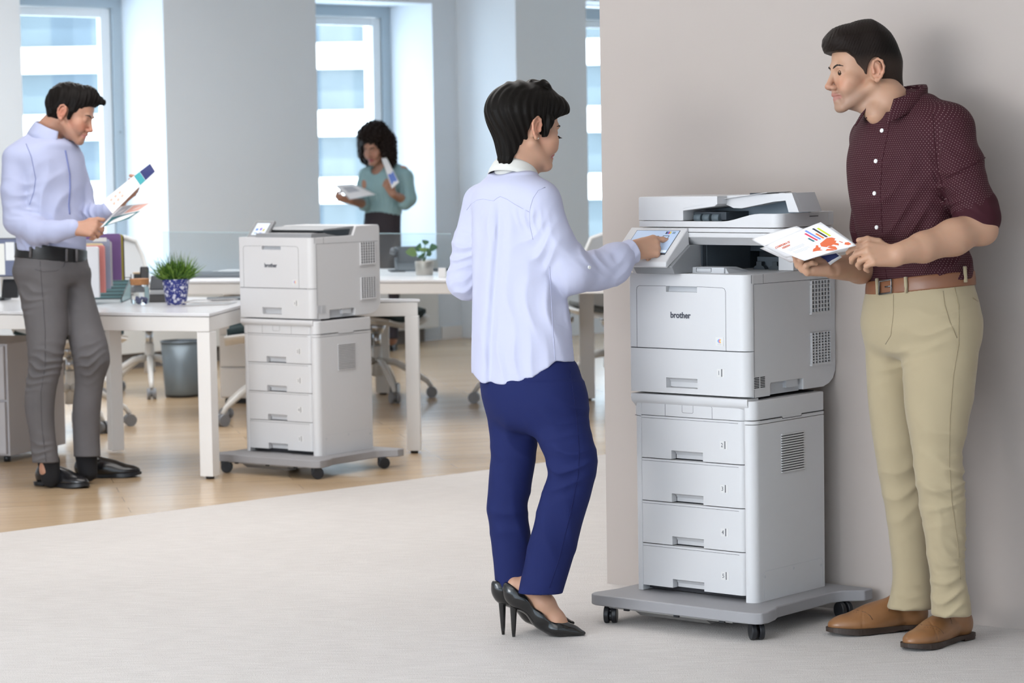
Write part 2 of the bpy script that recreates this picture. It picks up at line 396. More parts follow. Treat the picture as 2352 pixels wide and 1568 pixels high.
# desk behind, reaching to the right
F0 = G(330, 645, .73); F1 = G(1420, 645, .73); F1 = F0+(G(900, 643, .73)-F0).normalized()*5.4
bd = (F1-F0).normalized(); bn = Vector((-bd.y, bd.x, 0))
F0.z = F1.z = 0
RD = desk('desk', [F0, F1, F1+bn*1.25, F0+bn*1.25], 'long white rear desk with the silver plant pot, behind the small printer', top=.73, rail=.055, legs=(2, 3))
def rear_leg(px_, py_):
    q = G(px_, py_); b = MB(); b.box(-.04, .04, -.03, .03, .01, .655); lo = b.build('leg', M['white_metal'], RD, bev=.002)
    lo.location = (q.x-RD.location.x, q.y-RD.location.y, 0)
    b = MB(); b.cyl((0, 0, 0), (0, 0, .012), .022, n=14); b.build('levelling_foot', M['caster'], lo)
rear_leg(880, 905); rear_leg(1350, 918)
# glass screen on the rear desk
pg = bpy.data.materials.new('partition_glass'); pg.use_nodes = True
nt = pg.node_tree; nt.nodes.clear(); out = nt.nodes.new('ShaderNodeOutputMaterial'); mixs = nt.nodes.new('ShaderNodeMixShader'); tr = nt.nodes.new('ShaderNodeBsdfTransparent'); gs = nt.nodes.new('ShaderNodeBsdfGlossy'); gs.inputs['Roughness'].default_value = .1
tr.inputs[0].default_value = (.94, .97, .98, 1); mixs.inputs[0].default_value = .08
nt.links.new(tr.outputs[0], mixs.inputs[1]); nt.links.new(gs.outputs[0], mixs.inputs[2]); nt.links.new(mixs.outputs[0], out.inputs[0])
def screen(pxa, pxb, d0, d1, ztop, label, grp=None):
    a = PW(pxa, 500, d0); c = PW(pxb, 500, d1); a.z = c.z = 0
    u = (c-a).normalized(); n_ = Vector((-u.y, u.x, 0))*.006
    root = empty('glass_desk_screen', (a.x, a.y, .73)); tag(root, label, 'desk screen')
    b = MB(); poly_slab(b, [Vector(), (c-a), (c-a)+n_, n_], .003, ztop-.73); b.build('glass_panel', pg, root)
    b = MB(); e = mat('polished_glass_edge', (.42, .58, .62), .2)
    b.add([p+Vector((0, 0, z)) for z in (ztop-.7305, ztop-.7275) for p in (Vector(), (c-a), (c-a)+n_, n_)], [(3, 2, 1, 0), (4, 5, 6, 7), (0, 1, 5, 4), (1, 2, 6, 5), (2, 3, 7, 6), (3, 0, 4, 7)])
    b.build('glass_edge', e, root)
    for t in (.03, .34, .66, .97):
        p = (c-a)*t; b = MB(); b.box(-.02, .02, -.012, .012, 0, .05); b.build('screen_bracket', M['white_metal'], root, bev=.002, loc=(p.x, p.y, 0))
screen(372, 1035, 14.75, 13.60, 1.4-(537-350)*14.2/6000, 'clear glass desk screen along the rear desk behind the small printer')
# ------------------------------------------------------------------ printer builders
from mathutils.geometry import tessellate_polygon
def _gridplate(mb, xs, zs, hole, yf, yb):
    """closed plate facing -y on a grid, cells in hole(xc, zc) left out"""
    nx, nz = len(xs)-1, len(zs)-1
    keep = [[not hole((xs[i]+xs[i+1])/2, (zs[j]+zs[j+1])/2) for j in range(nz)] for i in range(nx)]
    ids = {}; vs_ = []; fs_ = []
    def V_(i, j, s):
        k = (i, j, s)
        if k not in ids:
            x, z = xs[i], zs[j]; ids[k] = len(vs_)
            vs_.append((x, yf(x, z) if s == 0 else yb(x, z), z))
        return ids[k]
    for i in range(nx):
        for j in range(nz):
            if not keep[i][j]: continue
            fs_.append((V_(i, j, 0), V_(i+1, j, 0), V_(i+1, j+1, 0), V_(i, j+1, 0)))
            fs_.append((V_(i, j+1, 1), V_(i+1, j+1, 1), V_(i+1, j, 1), V_(i, j, 1)))
            for di, dj, a, b in ((0, -1, (i, j), (i+1, j)), (1, 0, (i+1, j), (i+1, j+1)), (0, 1, (i+1, j+1), (i, j+1)), (-1, 0, (i, j+1), (i, j))):
                ii, jj = i+di, j+dj
                if 0 <= ii < nx and 0 <= jj < nz and keep[ii][jj]: continue
                fs_.append((V_(*a, 0), V_(*a, 1), V_(*b, 1), V_(*b, 0)))
    return mb.add(vs_, fs_)

def arc_front(xl, xr, rl, rr, y0=0.0):
    def f(x, z):
        if x > xr-rr: t = min(rr, x-(xr-rr)); return y0+rr-math.sqrt(max(0, rr*rr-t*t))
        if x < xl+rl: t = min(rl, (xl+rl)-x); return y0+rl-math.sqrt(max(0, rl*rl-t*t))
        return y0
    return f
def arcx(xl, xr, rl, rr, mids=()):
    out = [xl+rl-rl*math.sin(math.pi/2*(1-i/5)) for i in range(6)]
    out += list(mids)
    out += [xr-rr+rr*math.sin(math.pi/2*i/6) for i in range(7)]
    return sorted(set(round(v, 5) for v in out))

def seam(mb, pts, w=.0011, axis='y', lift=.0004):
    """thin dark gap line along 2D points; axis 'y': (x, z) on y=0, 'x': (y, z) on x=0"""
    for (a, b), (c, d) in zip(pts[:-1], pts[1:]):
        L = math.hypot(c-a, d-b)
        if L < 1e-6: continue
        nx_, nz_ = -(d-b)/L*w/2, (c-a)/L*w/2
        q = [(a-nx_, b-nz_), (c-nx_, d-nz_), (c+nx_, d+nz_), (a+nx_, b+nz_)]
        if axis == 'y': mb.prism(q, lambda u, v: (u, .0005, v), lambda u, v: (u, -lift, v))
        else: mb.prism(q, lambda u, v: (-.0005, u, v), lambda u, v: (lift, u, v))
    return mb

W_, D_ = .426, .460
def tray_front(parent, z0, z1, xl, xr, y0, handle, number, bottom_notch=True, name='paper_drawer', rr=.022, rl=.008):
    hx0, hx1, hz0, hz1 = handle
    mb = MB()
    xs = arcx(xl, xr, rl, rr, (hx0, hx1)); zs = [z0, hz0, hz1, z1] if not bottom_notch else [z0, hz1, z1]
    hole = (lambda x, z: hx0 < x < hx1 and (z < hz1 if bottom_notch else hz0 < z < hz1))
    f = arc_front(xl, xr, rl, rr, y0)
    _gridplate(mb, xs, zs, hole, f, lambda x, z: max(f(x, z)+.004, y0+.024))
    o = mb.build(name, M['plastic'], parent, bev=.0016)
    # finger recess behind the opening
    zb = hz0 if not bottom_notch else z0
    r = MB()
    r.px([(y0+.0235, zb+.001), (y0+.030, zb+.001), (y0+.030, hz1), (y0+.008, hz1-.0006), (y0+.018, hz1-.006), (y0+.0235, hz1-.014)], hx0+.002 if bottom_notch else hx0, hx1)
    r.build('drawer_handle', M['plastic_lgrey'] if False else M['plastic'], o)
    # number plate and level window
    if number:
        lx = -.098; lz = z0+(.052 if bottom_notch else .066)
        p = MB(); p.box(lx-.011, lx+.0035, y0-.0008, y0+.001, lz-.0115, lz+.0125)
        p.build('number_label', M['label'], o)
        text_obj(number, .0175, M['ink'], o, (lx-.0035, y0-.0011, lz), R90, .0002, sx=.82)
        g = MB(); g.box(lx+.0055, lx+.0078, y0-.0007, y0+.001, lz-.010, lz+.012)
        g.build('level_gauge', M['gap'], o)
        g2 = MB(); g2.box(lx+.0080, lx+.016, y0-.0005, y0+.001, lz-.012, lz+.013)
        g2.build('gauge_window', M['label'], o)
    return o

def vent_grid(parent, y0, y1, z0, z1, cols, rows, name='side_vent'):
    """raised grille on the right side: frame, bars and a dark backing"""
    mb = MB(); t = .0075; b = .0028
    mb.box(-.001, .0012, y0, y1, z0, z1)
    back = mb.build(name, M['gap'], parent)
    g = MB(); cw = (y1-y0)/cols; rh = (z1-z0)/rows
    for i in range(cols+1): g.box(0, t, y0+i*cw-b/2, y0+i*cw+b/2, z0-b/2, z1+b/2)
    for j in range(rows+1): g.box(0, t-.0006, y0-b/2, y1+b/2, z0+j*rh-b/2, z0+j*rh+b/2)
    g.box(0, t+.0006, y0-.004, y1+.004, z0-.006, z0-.001)
    g.build('grille', M['plastic'], back)
    return back

def make_tower(which, lab, yaw_off=0.0):
    root = empty('paper_tray_cabinet', (which[0], which[1], 0), which[2]+yaw_off)
    tag(root, lab, 'printer paper cabinet')
    zt0, zt1 = .084, .672
    # inner core
    c = MB(); c.box(-.404, -.022, .046, .374, zt0+.004, .668); c.build('core', M['gap'], root)
    # left column, right column with side cover
    lc = MB(); lc.pz(rrect(-.414, -.3925, .012, .374, (.010, .002, .002, .006)), zt0, .644); lc.build('left_column', M['plastic'], root, bev=.001)
    sm = MB(); seam(sm, [(-.414, .606), (-.393, .604)], .0014)
    sm_ = sm.build('seam_lines', M['gap'], root, loc=(0, .0120, 0))
    # side cover: rounded front vertical edge, lid with notch
    sc = MB()
    prof = [(-.021+.001, .012)]+[(-.021+.032-.0+.0*i, .012) for i in range(1)]
    def plan(x0, x1, y0, y1, r): return rrect(x0, x1, y0, y1, (.006, r, .006, .003), 7)
    sc.pz(plan(-.0215, .014, .006, .376, .026), zt0-.001, .5975)
    side = sc.build('side_cover', M['plastic'], root, bev=.0012)
    # cover lid with stepped lower edge
    ld = MB(); ld.pz(plan(-.0215, .014, .006, .376, .026), .5990, .6085)
    ld.build('side_band', M['plastic'], root, bev=.0008)
    l2 = MB(); l2.pz(plan(-.0215, .0135, .007, .375, .026), .6105, .6660)
    l2.build('side_lid', M['plastic'], root, bev=.0035, seg=3)
    nt_ = MB(); nt_.box(.0120, .0146, .150, .252, .6055, .6125); nt_.build('lid_notch', M['plastic'], root)
    sl = MB(); seam(sl, [(.036, .6093), (.150, .6093), (.152, .6052), (.250, .6052), (.252, .6100), (.374, .6093)], .0016, 'x')
    sl.build('seam_lines', M['gap'], root, loc=(.0147, 0, 0))
    # louvre vent
    lv = MB(); lv.box(.013, .0146, .146, .262, .446, .560)
    lvo = lv.build('side_vent', M['gap'], root)
    sv = MB()
    n = 16
    for i in range(n):
        z = .449+i*(.109/(n-1))
        sv.px([(.144, z-.0022), (.264, z-.0022), (.264, z+.0022), (.144, z+.0022)], .0135, .0185)
    sv.build('louvres', M['plastic'], lvo, bev=.0005, seg=1)
    # hatch line at the bottom
    hl = MB(); seam(hl, [(.050, .090), (.050, .165), (.056, .171), (.352, .171), (.360, .164), (.360, .090)], .0009, 'x')
    for yy, zz in ((.056, .155), (.205, .160), (.352, .150)):
        hl.cyl((-.0005, yy, zz), (.0004, yy, zz), .0045, n=12)
    hl.build('hatch_outline', M['plastic_lgrey'], root, loc=(.0141, 0, 0))
    # top frame (flared collar under the printer)
    tf = MB()
    prof2 = [(.024, .606), (.060, .606), (.060, .672), (.004, .672), (.002, .668), (.002, .655), (.006, .648), (.016, .640), (.024, .632)]
    tf.px([(a, b) for a, b in prof2], -.4215, -.006)
    tf.build('top_frame', M['plastic'], root, bev=.0015)
    fp = MB(); f = arc_front(-.3955, -.0225, .008, .022, .012)
    _gridplate(fp, arcx(-.3955, -.0225, .008, .022), [.6085, .648], lambda x, z: False, f, lambda x, z: f(x, z)+.012)
    fo = fp.build('front_flap_panel', M['plastic'], root, bev=.001)
    s2 = MB(); seam(s2, [(-.304, .609), (-.304, .645), (-.140, .645), (-.136, .641), (-.136, .609)], .0010); seam(s2, [(-.243, .645), (-.243, .624), (-.240, .621), (-.206, .621), (-.203, .624), (-.203, .645)], .0008)
    s2.build('seam_lines', M['gap'], root, loc=(0, .0122, 0))
    tops = [.6065, .4795, .3525, .2255]; hgt = .1245
    for k, zt in enumerate(tops):
        tray_front(root, max(zt-hgt, zt0+.004), zt, -.3955, -.0225, .012, (-.283, -.170, 0, max(zt-hgt, zt0+.004)+.026), str(k+2))
        ln = MB(); seam(ln, [(-.390, zt-.0065), (-.045, zt-.0065)], .0009)
        ln.build('seam_lines', M['gap'], root, loc=(0, .0121, 0))
    return root

def make_body(which, lab, multi):
    root = empty('printer', (which[0], which[1], 0), which[2])
    tag(root, lab, 'printer')
    z0, zs, z1 = .674, .808, 1.028
    xl, xr = -.424, 0.0
    # side cover and shell
    sp = [(.0305, z0), (.405, z0), (.405, .684), (.425, .686), (.448, .700), (.460, .722), (.4615, .74), (.4630, 1.0 if multi else 1.055), (.4600, 1.004 if multi else 1.066), (.452, 1.006 if multi else 1.071)]
    if multi: sp = sp[:7]+[(.462, 1.030), (.0305, 1.0275)]
    else: sp = sp+[(.303, 1.069), (.281, 1.030), (.0305, 1.0275)]
    # notch (recess) at the bottom of the side
    sp2 = [(.0305, z0), (.112, z0), (.112, .706), (.116, .711), (.284, .711), (.284, .684)]+sp[1:]
    def fixed(p): return [q for q in p]
    poly = [(.0305, z0), (.112, z0), (.112, .706), (.116, .711), (.284, .711), (.284, z0+.004), (.395, z0+.004)]+sp[3:]
    shell = MB(); shell.px(sp, xl+.0, -.030)
    so = shell.build('shell', M['plastic'], root, bev=.003)
    side = MB(); side.px(poly, -.0305, 0)
    sd = side.build('side_cover', M['plastic'], root, bev=.0022)
    rc = MB(); rc.px([(.112, z0+.001), (.284, z0+.001), (.284, .711), (.112, .711)], -.034, -.016)
    rc.box(-.02, -.004, .20, .26, .690, .712)
    rc.build('grip_recess', M['plastic_lgrey'], root)
    # bottom skirt over the cabinet
    # lower front: main drawer
    tray_front(root, z0+.004, zs-.0012, xl, xr, 0.0, (-.290, -.178, .694, .7235), '1', bottom_notch=False, rr=.030, rl=.010)
    # upper front frame with recessed grip
    up = MB(); f = arc_front(xl, xr, .010, .030, 0)
    _gridplate(up, arcx(xl, xr, .010, .030, (-.287, -.176)), [zs+.0012, .9745, .9915, z1], lambda x, z: -.287 < x < -.176 and .9745 < z < .9915, f, lambda x, z: max(f(x, z)+.004, .028))
    uo = up.build('front_door', M['plastic'], root, bev=.0018)
    gr = MB(); gr.px([(.013, .9745), (.026, .9745), (.026, .9915), (.018, .9915)], -.287, -.176); gr.build('door_grip', M['plastic_lgrey'], uo)
    sm = MB()
    pr = [(-.394, zs), (-.394, .978), (-.3915, .986), (-.384, .990), (-.287, .9915)]
    pr2 = [(-.176, .9915), (-.087, .990), (-.079, .987), (-.0755, .978), (-.0755, zs)]
    seam(sm, pr, .0009); seam(sm, pr2, .0009)
    seam(sm, [(xl+.008, zs), (-.03, zs)], .0022, lift=.0002)
    sm.build('seam_lines', M['gap'], root)
    # side seams and vents
    ss = MB(); seam(ss, [(.032, 1.0005), (.452, .998)], .0010, 'x'); seam(ss, [(.020, 1.027), (.020, 1.003)], .0008, 'x')
    seam(ss, [(.0305, z0), (.0305, 1.0)], .0010, 'x'); seam(ss, [(.080, 1.027), (.080, 1.001)], .0008, 'x')
    ss.build('seam_lines', M['gap'], root)
    vent_grid(root, .325, .424, .902, .996, 6, 8)
    vent_grid(root, .325, .424, .750, .842, 6, 11)
    v3 = MB(); v3.box(-.001, .0006, .029, .084, .701, .733)
    v3o = v3.build('side_vent', M['gap'] if multi else M['plastic_lgrey'], root)
    b3 = MB()
    for i in range(8): b3.box(0, .0016, .028, .085, .7005+i*.0047-.0008, .7005+i*.0047+.0008)
    b3.box(0, .0018, .0555, .0585, .701, .733); b3.build('louvres', M['plastic'], v3o)
    # lettering and colour mark
    text_obj('brother', .0245, M['ink'], root, (-.2355, -.0010, .9065), R90, .0003, bold=.0006, sx=.93, name='brand_lettering')
    lb = MB(); lb.box(-.112, -.085, -.0008, .001, .8225, .8475)
    lo = lb.build('colour_label', M['label'], root)
    cm = [mat('mark_cyan', (.05, .45, .8), .4), mat('mark_magenta', (.8, .12, .35), .4), mat('mark_yellow', (.9, .55, .08), .4)]
    mk = MB()
    for k in range(3):
        mk.m(k); o_ = k*.0032
        mk.prism([(-.1055+o_, .8365), (-.1000+o_, .8305), (-.0985+o_, .8318), (-.1025+o_, .8365), (-.0985+o_, .8412), (-.1000+o_, .8425)], lambda a, b: (a, -.0006, b), lambda a, b: (a, -.0013, b))
    mk.build('colour_mark', cm, lo)
    text_obj('COLOR', .0040, M['plastic_lgrey'], lo, (-.0985, -.0011, .8262), R90, .0001)
    if not multi:
        # sloping output well in the top: grey surround, dark mouth, front pad
        ow = MB(); ow.px([(.165, 1.029), (.283, 1.029), (.305, 1.0685), (.301, 1.0695), (.10, 1.062), (.09, 1.058)], -.375, -.012)
        ow.build('output_surround', M['plastic_grey'], root, bev=.0015)
        mo = MB(); mo.px([(.170, 1.032), (.255, 1.032), (.268, 1.056), (.180, 1.056)], -.016, -.0112); mo.px([(.0, 0), (0, 0), (0, 0)], 0, 0)
        mo = MB(); mo.px([(.190, 1.0295), (.262, 1.0295), (.274, 1.058), (.060, 1.056), (.095, 1.048)], -.05, -.0106)
        mo.build('output_mouth', M['dark'], root)
        pd = MB(); pd.px([(.010, 1.027), (.180, 1.027), (.105, 1.046), (.014, 1.046)], -.330, -.0110+.0)
        pd.build('output_ledge', M['plastic_grey'], root, bev=.002)
        # tilted touch panel
        tp = empty('control_panel', (-.347, .030, 1.024), 0); tp.parent = root; tp.rotation_euler = (math.radians(-42), 0, 0)
        b = MB(); 
        b.prism([(-.056, 0), (.056, 0), (.056, .100), (-.056, .100)], lambda u, v: (u, .014, v), lambda u, v: (u+.0, 0, v))
        b.build('panel_frame', M['plastic_grey'], tp, bev=.003)
        s = MB(); s.box(-.036, .038, -.0008, .001, .018, .084); so_ = s.build('screen', mat('screen_white', (.62, .70, .80), .25, emit=((.75, .83, .95), .25)), tp)
        for i, (u, v, w, h, col) in enumerate([(-.018, .048, .014, .012, (.1, .2, .6)), (.004, .050, .012, .014, (.25, .15, .5)), (.022, .045, .012, .014, (.55, .5, .15)), (-.018, .028, .018, .006, (.3, .4, .6)), (.012, .028, .016, .006, (.15, .2, .6))]):
            k = MB(); k.box(u-w/2, u+w/2, -.0014, 0, v-h/2, v+h/2); k.build('screen_icon', mat('icon%d' % i, col, .4), so_)
    else:
        # scanner column, cavity, bed, lid, feeder
        rear = MB(); rear.px([(.236, 1.029), (.4615, 1.029), (.4615, 1.108), (.236, 1.108)], -.052, 0)
        rear.px([(.40, 1.029), (.4615, 1.029), (.4615, 1.108), (.40, 1.108)], xl, -.052)
        rear.build('scanner_column', M['plastic'], root, bev=.003)
        cv = MB(); cv.box(xl+.05, -.0525, .395, .41, 1.0285, 1.110); cv.box(-.232, -.226, .10, .40, 1.0285, 1.108)
        cv.box(-.053, -.0505, .238, .399, 1.0285, 1.108)
        cv.build('output_cavity', M['dark'], root)
        c2 = MB(); c2.box(-.225, -.0535, .345, .40, 1.080, 1.108); c2.m(1).box(-.228, -.225, .12, .345, 1.03, 1.108)
        c2.box(-.170, -.060, .300, .345, 1.031, 1.066)
        c2.build('output_guides', [M['mid_dark'], M['mid_dark']], root, bev=.002)
        c3 = MB()
        for xx in (-.150, -.095):
            c3.prism([(xx-.022, 1.029), (xx+.022, 1.029), (xx+.016, 1.038), (xx+.009, 1.041), (xx+.009, 1.052), (xx-.009, 1.052), (xx-.009, 1.041), (xx-.016, 1.038)], lambda a, b: (a, .296, b), lambda a, b: (a, .280, b))
        c3.build('paper_stops', M['dark'], root)
        lgx = MB(); lgx.px([(-.030, 1.0275), (.098, 1.0275), (.110, 1.108), (.050, 1.110), (-.046, 1.050)], -.372, -.232)
        lgx.build('panel_support', M['plastic_grey'], root, bev=.003)
        lgy = MB(); lgy.px([(-.026, 1.0275), (.098, 1.0275), (.110, 1.108), (.050, 1.110), (-.044, 1.050)], -.386, -.3725)
        lgy.build('support_cheek', M['plastic'], root, bev=.002)
        bp = MB(); bp.px([(.056, 1.0275), (.20, 1.0275), (.12, 1.045), (.058, 1.045)], -.232, -.120)
        bp.prism([(0, 0), (1, 0), (1, 1)], lambda a, b: (-.120+a*.050, .062+b*.12, 1.0275), lambda a, b: (-.120+a*.012, .064+b*.10, 1.0275+.0172*(1-a)))
        bp.build('output_ledge', M['plastic_lgrey'], root, bev=.0025)
        bl = MB(); seam(bl, [(-.218, 1.0425), (-.218, 1.031), (-.165, 1.031), (-.165, 1.0425), (-.218, 1.0425)], .0009); bl.build('seam_lines', M['gap'], root, loc=(0, .0565, 0))
        # bed
        bx1 = .076
        bd = MB(); bd.px([(.088, 1.1085), (.336, 1.1085), (.336, 1.1455), (.054, 1.1455), (.054, 1.132), (.058, 1.130)], xl+.002, bx1-.004)
        bd.build('scanner_base', M['plastic'], root, bev=.0022)
        b2 = MB(); b2.pz(rrect(xl, bx1, .054, .338, (.006, .030, .008, .006), 7), 1.1468, 1.1588); b2.build('scanner_bed', M['plastic'], root, bev=.0012)
        # lid with rising front lip
        N = 26; xs = [xl+(bx1+.002-xl)*i/N for i in range(N+1)]
        def zl(x):
            t = min(1, max(0, (x+.125)/.135)); t = t*t*(3-2*t); return 1.1785+.0225*t
        lid = MB(); pl = rrect(xl, bx1+.002, .054, .338, (.006, .032, .008, .006), 8)
        # dense outline
        dp = []
        for (a, b) in zip(pl, pl[1:]+pl[:1]):
            n_ = max(1, int(abs(b[0]-a[0])/.018))
            for i in range(n_): dp.append((a[0]+(b[0]-a[0])*i/n_, a[1]+(b[1]-a[1])*i/n_))
        # lip wall following the outline (front, right side and back)
        nn = len(dp); cxm, cym = (xl+bx1)/2, .196
        inn = [(cxm+(a-cxm)*.975, cym+(b-cym)*.95) for a, b in dp]
        vs_ = [(a, b, 1.1610) for a, b in dp]+[(a, b, zl(a)) for a, b in dp]+[(a, b, zl(a)) for a, b in inn]+[(a, b, 1.170) for a, b in inn]
        fs_ = []
        for r_ in range(3):
            for i in range(nn): j = (i+1) % nn; fs_.append((r_*nn+i, r_*nn+j, (r_+1)*nn+j, (r_+1)*nn+i))
        fs_.append(tuple(range(nn))[::-1]); fs_.append(tuple(range(3*nn, 4*nn)))
        lid.add(vs_, fs_); lo_ = lid.build('scanner_lid', M['plastic'], root, bev=.0012)
        ln = MB(); ln.box(bx1+.0015, bx1+.0030, .205, .250, 1.1885, 1.1905); ln.build('lid_slot', M['gap'], lo_)
        ls = MB(); ls.box(bx1+.0015, bx1+.0026, .2035, .2042, 1.189, 1.2005); ls.box(bx1+.0015, bx1+.0026, .251, .2517, 1.189, 1.2005); ls.box(bx1+.0015, bx1+.0026, .306, .3068, 1.163, 1.2005)
        ls.build('seam_lines', M['plastic_lgrey'], lo_)
        # document feeder
        ad = MB()
        ad.py([(xl, 1.1795), (-.262, 1.1795), (-.262, 1.2085), (-.150, 1.2215), (-.140, 1.228), (-.140, 1.2515), (xl+.004, 1.2495), (xl, 1.2465)], .0545, .335)
        ad.build('feeder_cover', M['plastic'], root, bev=.0025)
        al = MB(); seam(al, [(-.262, 1.2155), (-.256, 1.217), (-.190, 1.2265)], .0008); al.build('seam_lines', M['plastic_lgrey'], root, loc=(0, .0542, 0))
        tr = MB()
        tr.py([(-.145, 1.2255), (-.118, 1.2155), (-.090, 1.2145), (.020, 1.2335), (.062, 1.2370), (.072, 1.2040), (.108, 1.2040), (.084, 1.2590), (-.02, 1.2555), (-.145, 1.2515)], .105, .125)
        tr.py([(-.145, 1.2300), (-.118, 1.2200), (-.090, 1.2190), (.020, 1.2380), (.084, 1.2420), (.084, 1.2440), (.02, 1.2410), (-.090, 1.2230), (-.118, 1.2240), (-.145, 1.2340)], .125, .225)
        tr.py([(.074, 1.2040), (.108, 1.2040), (.084, 1.2590), (.066, 1.2580)], .125, .225)
        tr.build('feeder_tray', M['plastic'], root, bev=.0015)
        fb = MB(); fb.box(-.262, .068, .215, .228, 1.1720, 1.2360); fb.m(1).box(-.256, -.140, .10, .25, 1.181, 1.2040)
        fb.build('feeder_well', [mat('well_bluegrey', (.20, .25, .29), .5), M['dark']], root)
        rl = MB()
        for xx in (-.236, -.205, -.172):
            rl.cyl((xx-.012, .098, 1.187), (xx+.012, .098, 1.187), .012, n=16)
        rl.build('feed_rollers', mat('roller_grey', (.12, .15, .17), .6), root)
        gd = MB(); gd.box(-.088, -.040, .145, .175, 1.2510, 1.2580); gd.m(1).box(-.045, .030, .150, .21, 1.2530, 1.2585)
        gd.build('paper_guide', [M['dark'], M['plastic']], root, bev=.001)
        # control panel wedge
        cp = empty('control_panel', (0, 0, 0)); cp.parent = root
        w = MB()
        xa, xb = -.449, -.242
        w.px([(.052, 1.160), (-.060, 1.064), (-.061, 1.050), (-.052, 1.0465), (.058, 1.1095)], xa, xb)
        wo = w.build('panel_housing', M['plastic'], cp, bev=.0035, seg=3)
        tl = math.atan2(1.160-1.064, .052+.060)
        # panel-face frame: u along x, v up the slope
        fr = empty('panel_face', (0, -.060, 1.064)); fr.parent = cp; fr.rotation_euler = (tl-math.pi/2, 0, 0)
        def face(name, x0, x1, v0, v1, m_, lift=.0008, par=None):
            b_ = MB(); b_.box(x0, x1, -lift, .001, v0, v1); o_ = b_.build(name, m_, None); o_.parent = par or root
            return o_
        Mx = Matrix.Translation((0, -.060, 1.064)) @ Matrix.Rotation(-(math.pi/2-tl), 4, 'X')
        bpy.data.objects.remove(fr)
        def onface(o_): o_.matrix_local = Mx; return o_
        sc_ = onface(face('screen_bezel', -.420, -.262, .030, .134, M['mid_dark'], .0006, cp))
        s1 = onface(face('screen', -.418, -.264, .038, .132, mat('screen_blue', (.40, .50, .66), .3, emit=((.45, .60, .85), .16)), .0010, cp))
        def ic(x0, x1, v0, v1, m_): 
            b_ = MB(); b_.box(x0, x1, -.0016, 0, v0, v1); o_ = b_.build('screen_icon', m_, s1)
        for k, cc in enumerate([(.02, .02, .03), (.05, .15, .5), (.55, .05, .2), (.75, .6, .05)]):
            ic(-.308+k*.0048, -.304+k*.0048, .118, .128, mat('toner%d' % k, cc, .4))
        ic(-.284, -.274, .119, .127, mat('icon_slate', (.2, .3, .42), .4))
        for (cx_, cv_) in ((-.336, .100), (-.336, .068), (-.300, .102)):
            for (a_, b_, c_2, d_2) in ((-.011, .011, -.009, -.0075), (-.011, .011, .0075, .009), (-.011, -.0095, -.009, .009), (.0095, .011, -.009, .009)):
                ic(cx_+a_, cx_+b_, cv_+c_2, cv_+d_2, M['ink'])
        ic(-.306, -.298, .0655, .0670, M['ink']); ic(-.3027, -.3013, .062, .0705, M['ink'])
        ic(-.345, -.325, .0445, .0465, M['ink']); ic(-.290, -.284, .043, .047, M['ink'])
        b_ = MB(); b_.box(-.417, -.265, -.0014, 0, .0395, .049); b_.build('screen_bar', mat('screen_bar', (.7, .78, .86), .3, emit=((.7, .8, .9), .3)), s1)
        t_ = text_obj('Brother', .013, M['ink'], cp, (0, 0, 0), (0, 0, 0), .0002)
        t_.matrix_local = Mx @ Matrix.Translation((-.372, -.0012, .016)) @ Matrix.Rotation(math.pi/2, 4, 'X')
        onface(face('faint_print_strip', -.345, -.300, .1395, .1415, M['plastic_lgrey'], .0004, cp))
    return root

def make_cart(which, lab, casters):
    root = empty('rolling_cart', (which[0], which[1], 0), which[2])
    tag(root, lab, 'cart')
    x0, x1, ya, yb = -.497, .116, -.125, .425
    pl = [(x0, ya+.035), (x0+.006, ya+.012), (x0+.03, ya)]+[(x1-.055, ya), (x1-.02, ya+.006), (x1-.004, ya+.020), (x1, ya+.045), (x1-.012, ya+.10), (x1-.028, ya+.135), (x1-.030, yb-.13), (x1-.014, yb-.085), (x1+.032, yb-.045), (x1+.032, yb), (x0, yb), (x0, yb-.08), (x0+.02, yb-.14), (x0+.02, ya+.12)]
    d = MB(); d.pz(pl, .0500, .0835); d.build('deck', M['cart'], root, bev=.005, seg=3)
    s = MB(); s.box(x1-.0295, x1-.0285, ya+.139, ya+.1405, .052, .080)
    s.build('seam_lines', M['gap'], root)
    u = MB(); u.box(x0+.06, x1-.10, ya+.012, ya+.030, .0455, .0502)
    u.px([(ya+.03, .050), (ya+.13, .050), (ya+.11, .022), (ya+.075, .022)], x0+.14, x1-.22)
    u.build('footrest', mat('cart_underside', (.26, .25, .24), .6), root)
    for xx in (x0+.13, x0+.31, x0+.47): c = MB(); c.box(xx, xx+.018, ya+.006, ya+.013, .0435, .0505); c.build('clip', M['caster'], root)
    for (cx, cy, ang) in casters:
        k = empty('caster', (cx, cy, 0), ang); k.parent = root
        w = MB(); w.cyl((-.019, 0, .0250), (-.004, 0, .0250), .0250, n=24); w.cyl((.004, 0, .0250), (.019, 0, .0250), .0250, n=24)
        w.build('wheel', M['caster'], k, bev=.003)
        h = MB(); h.cyl((-.004, 0, .0195), (.004, 0, .0195), .014, n=16); h.cyl((0, .014, .024), (0, .014, .0505), .013, n=16); h.cyl((-.0172, 0, .0195), (.0172, 0, .0195), .006, n=12)
        h.box(-.016, .016, -.004, .024, .030, .040)
        h.build('fork', M['caster'], k, bev=.002)
    return root

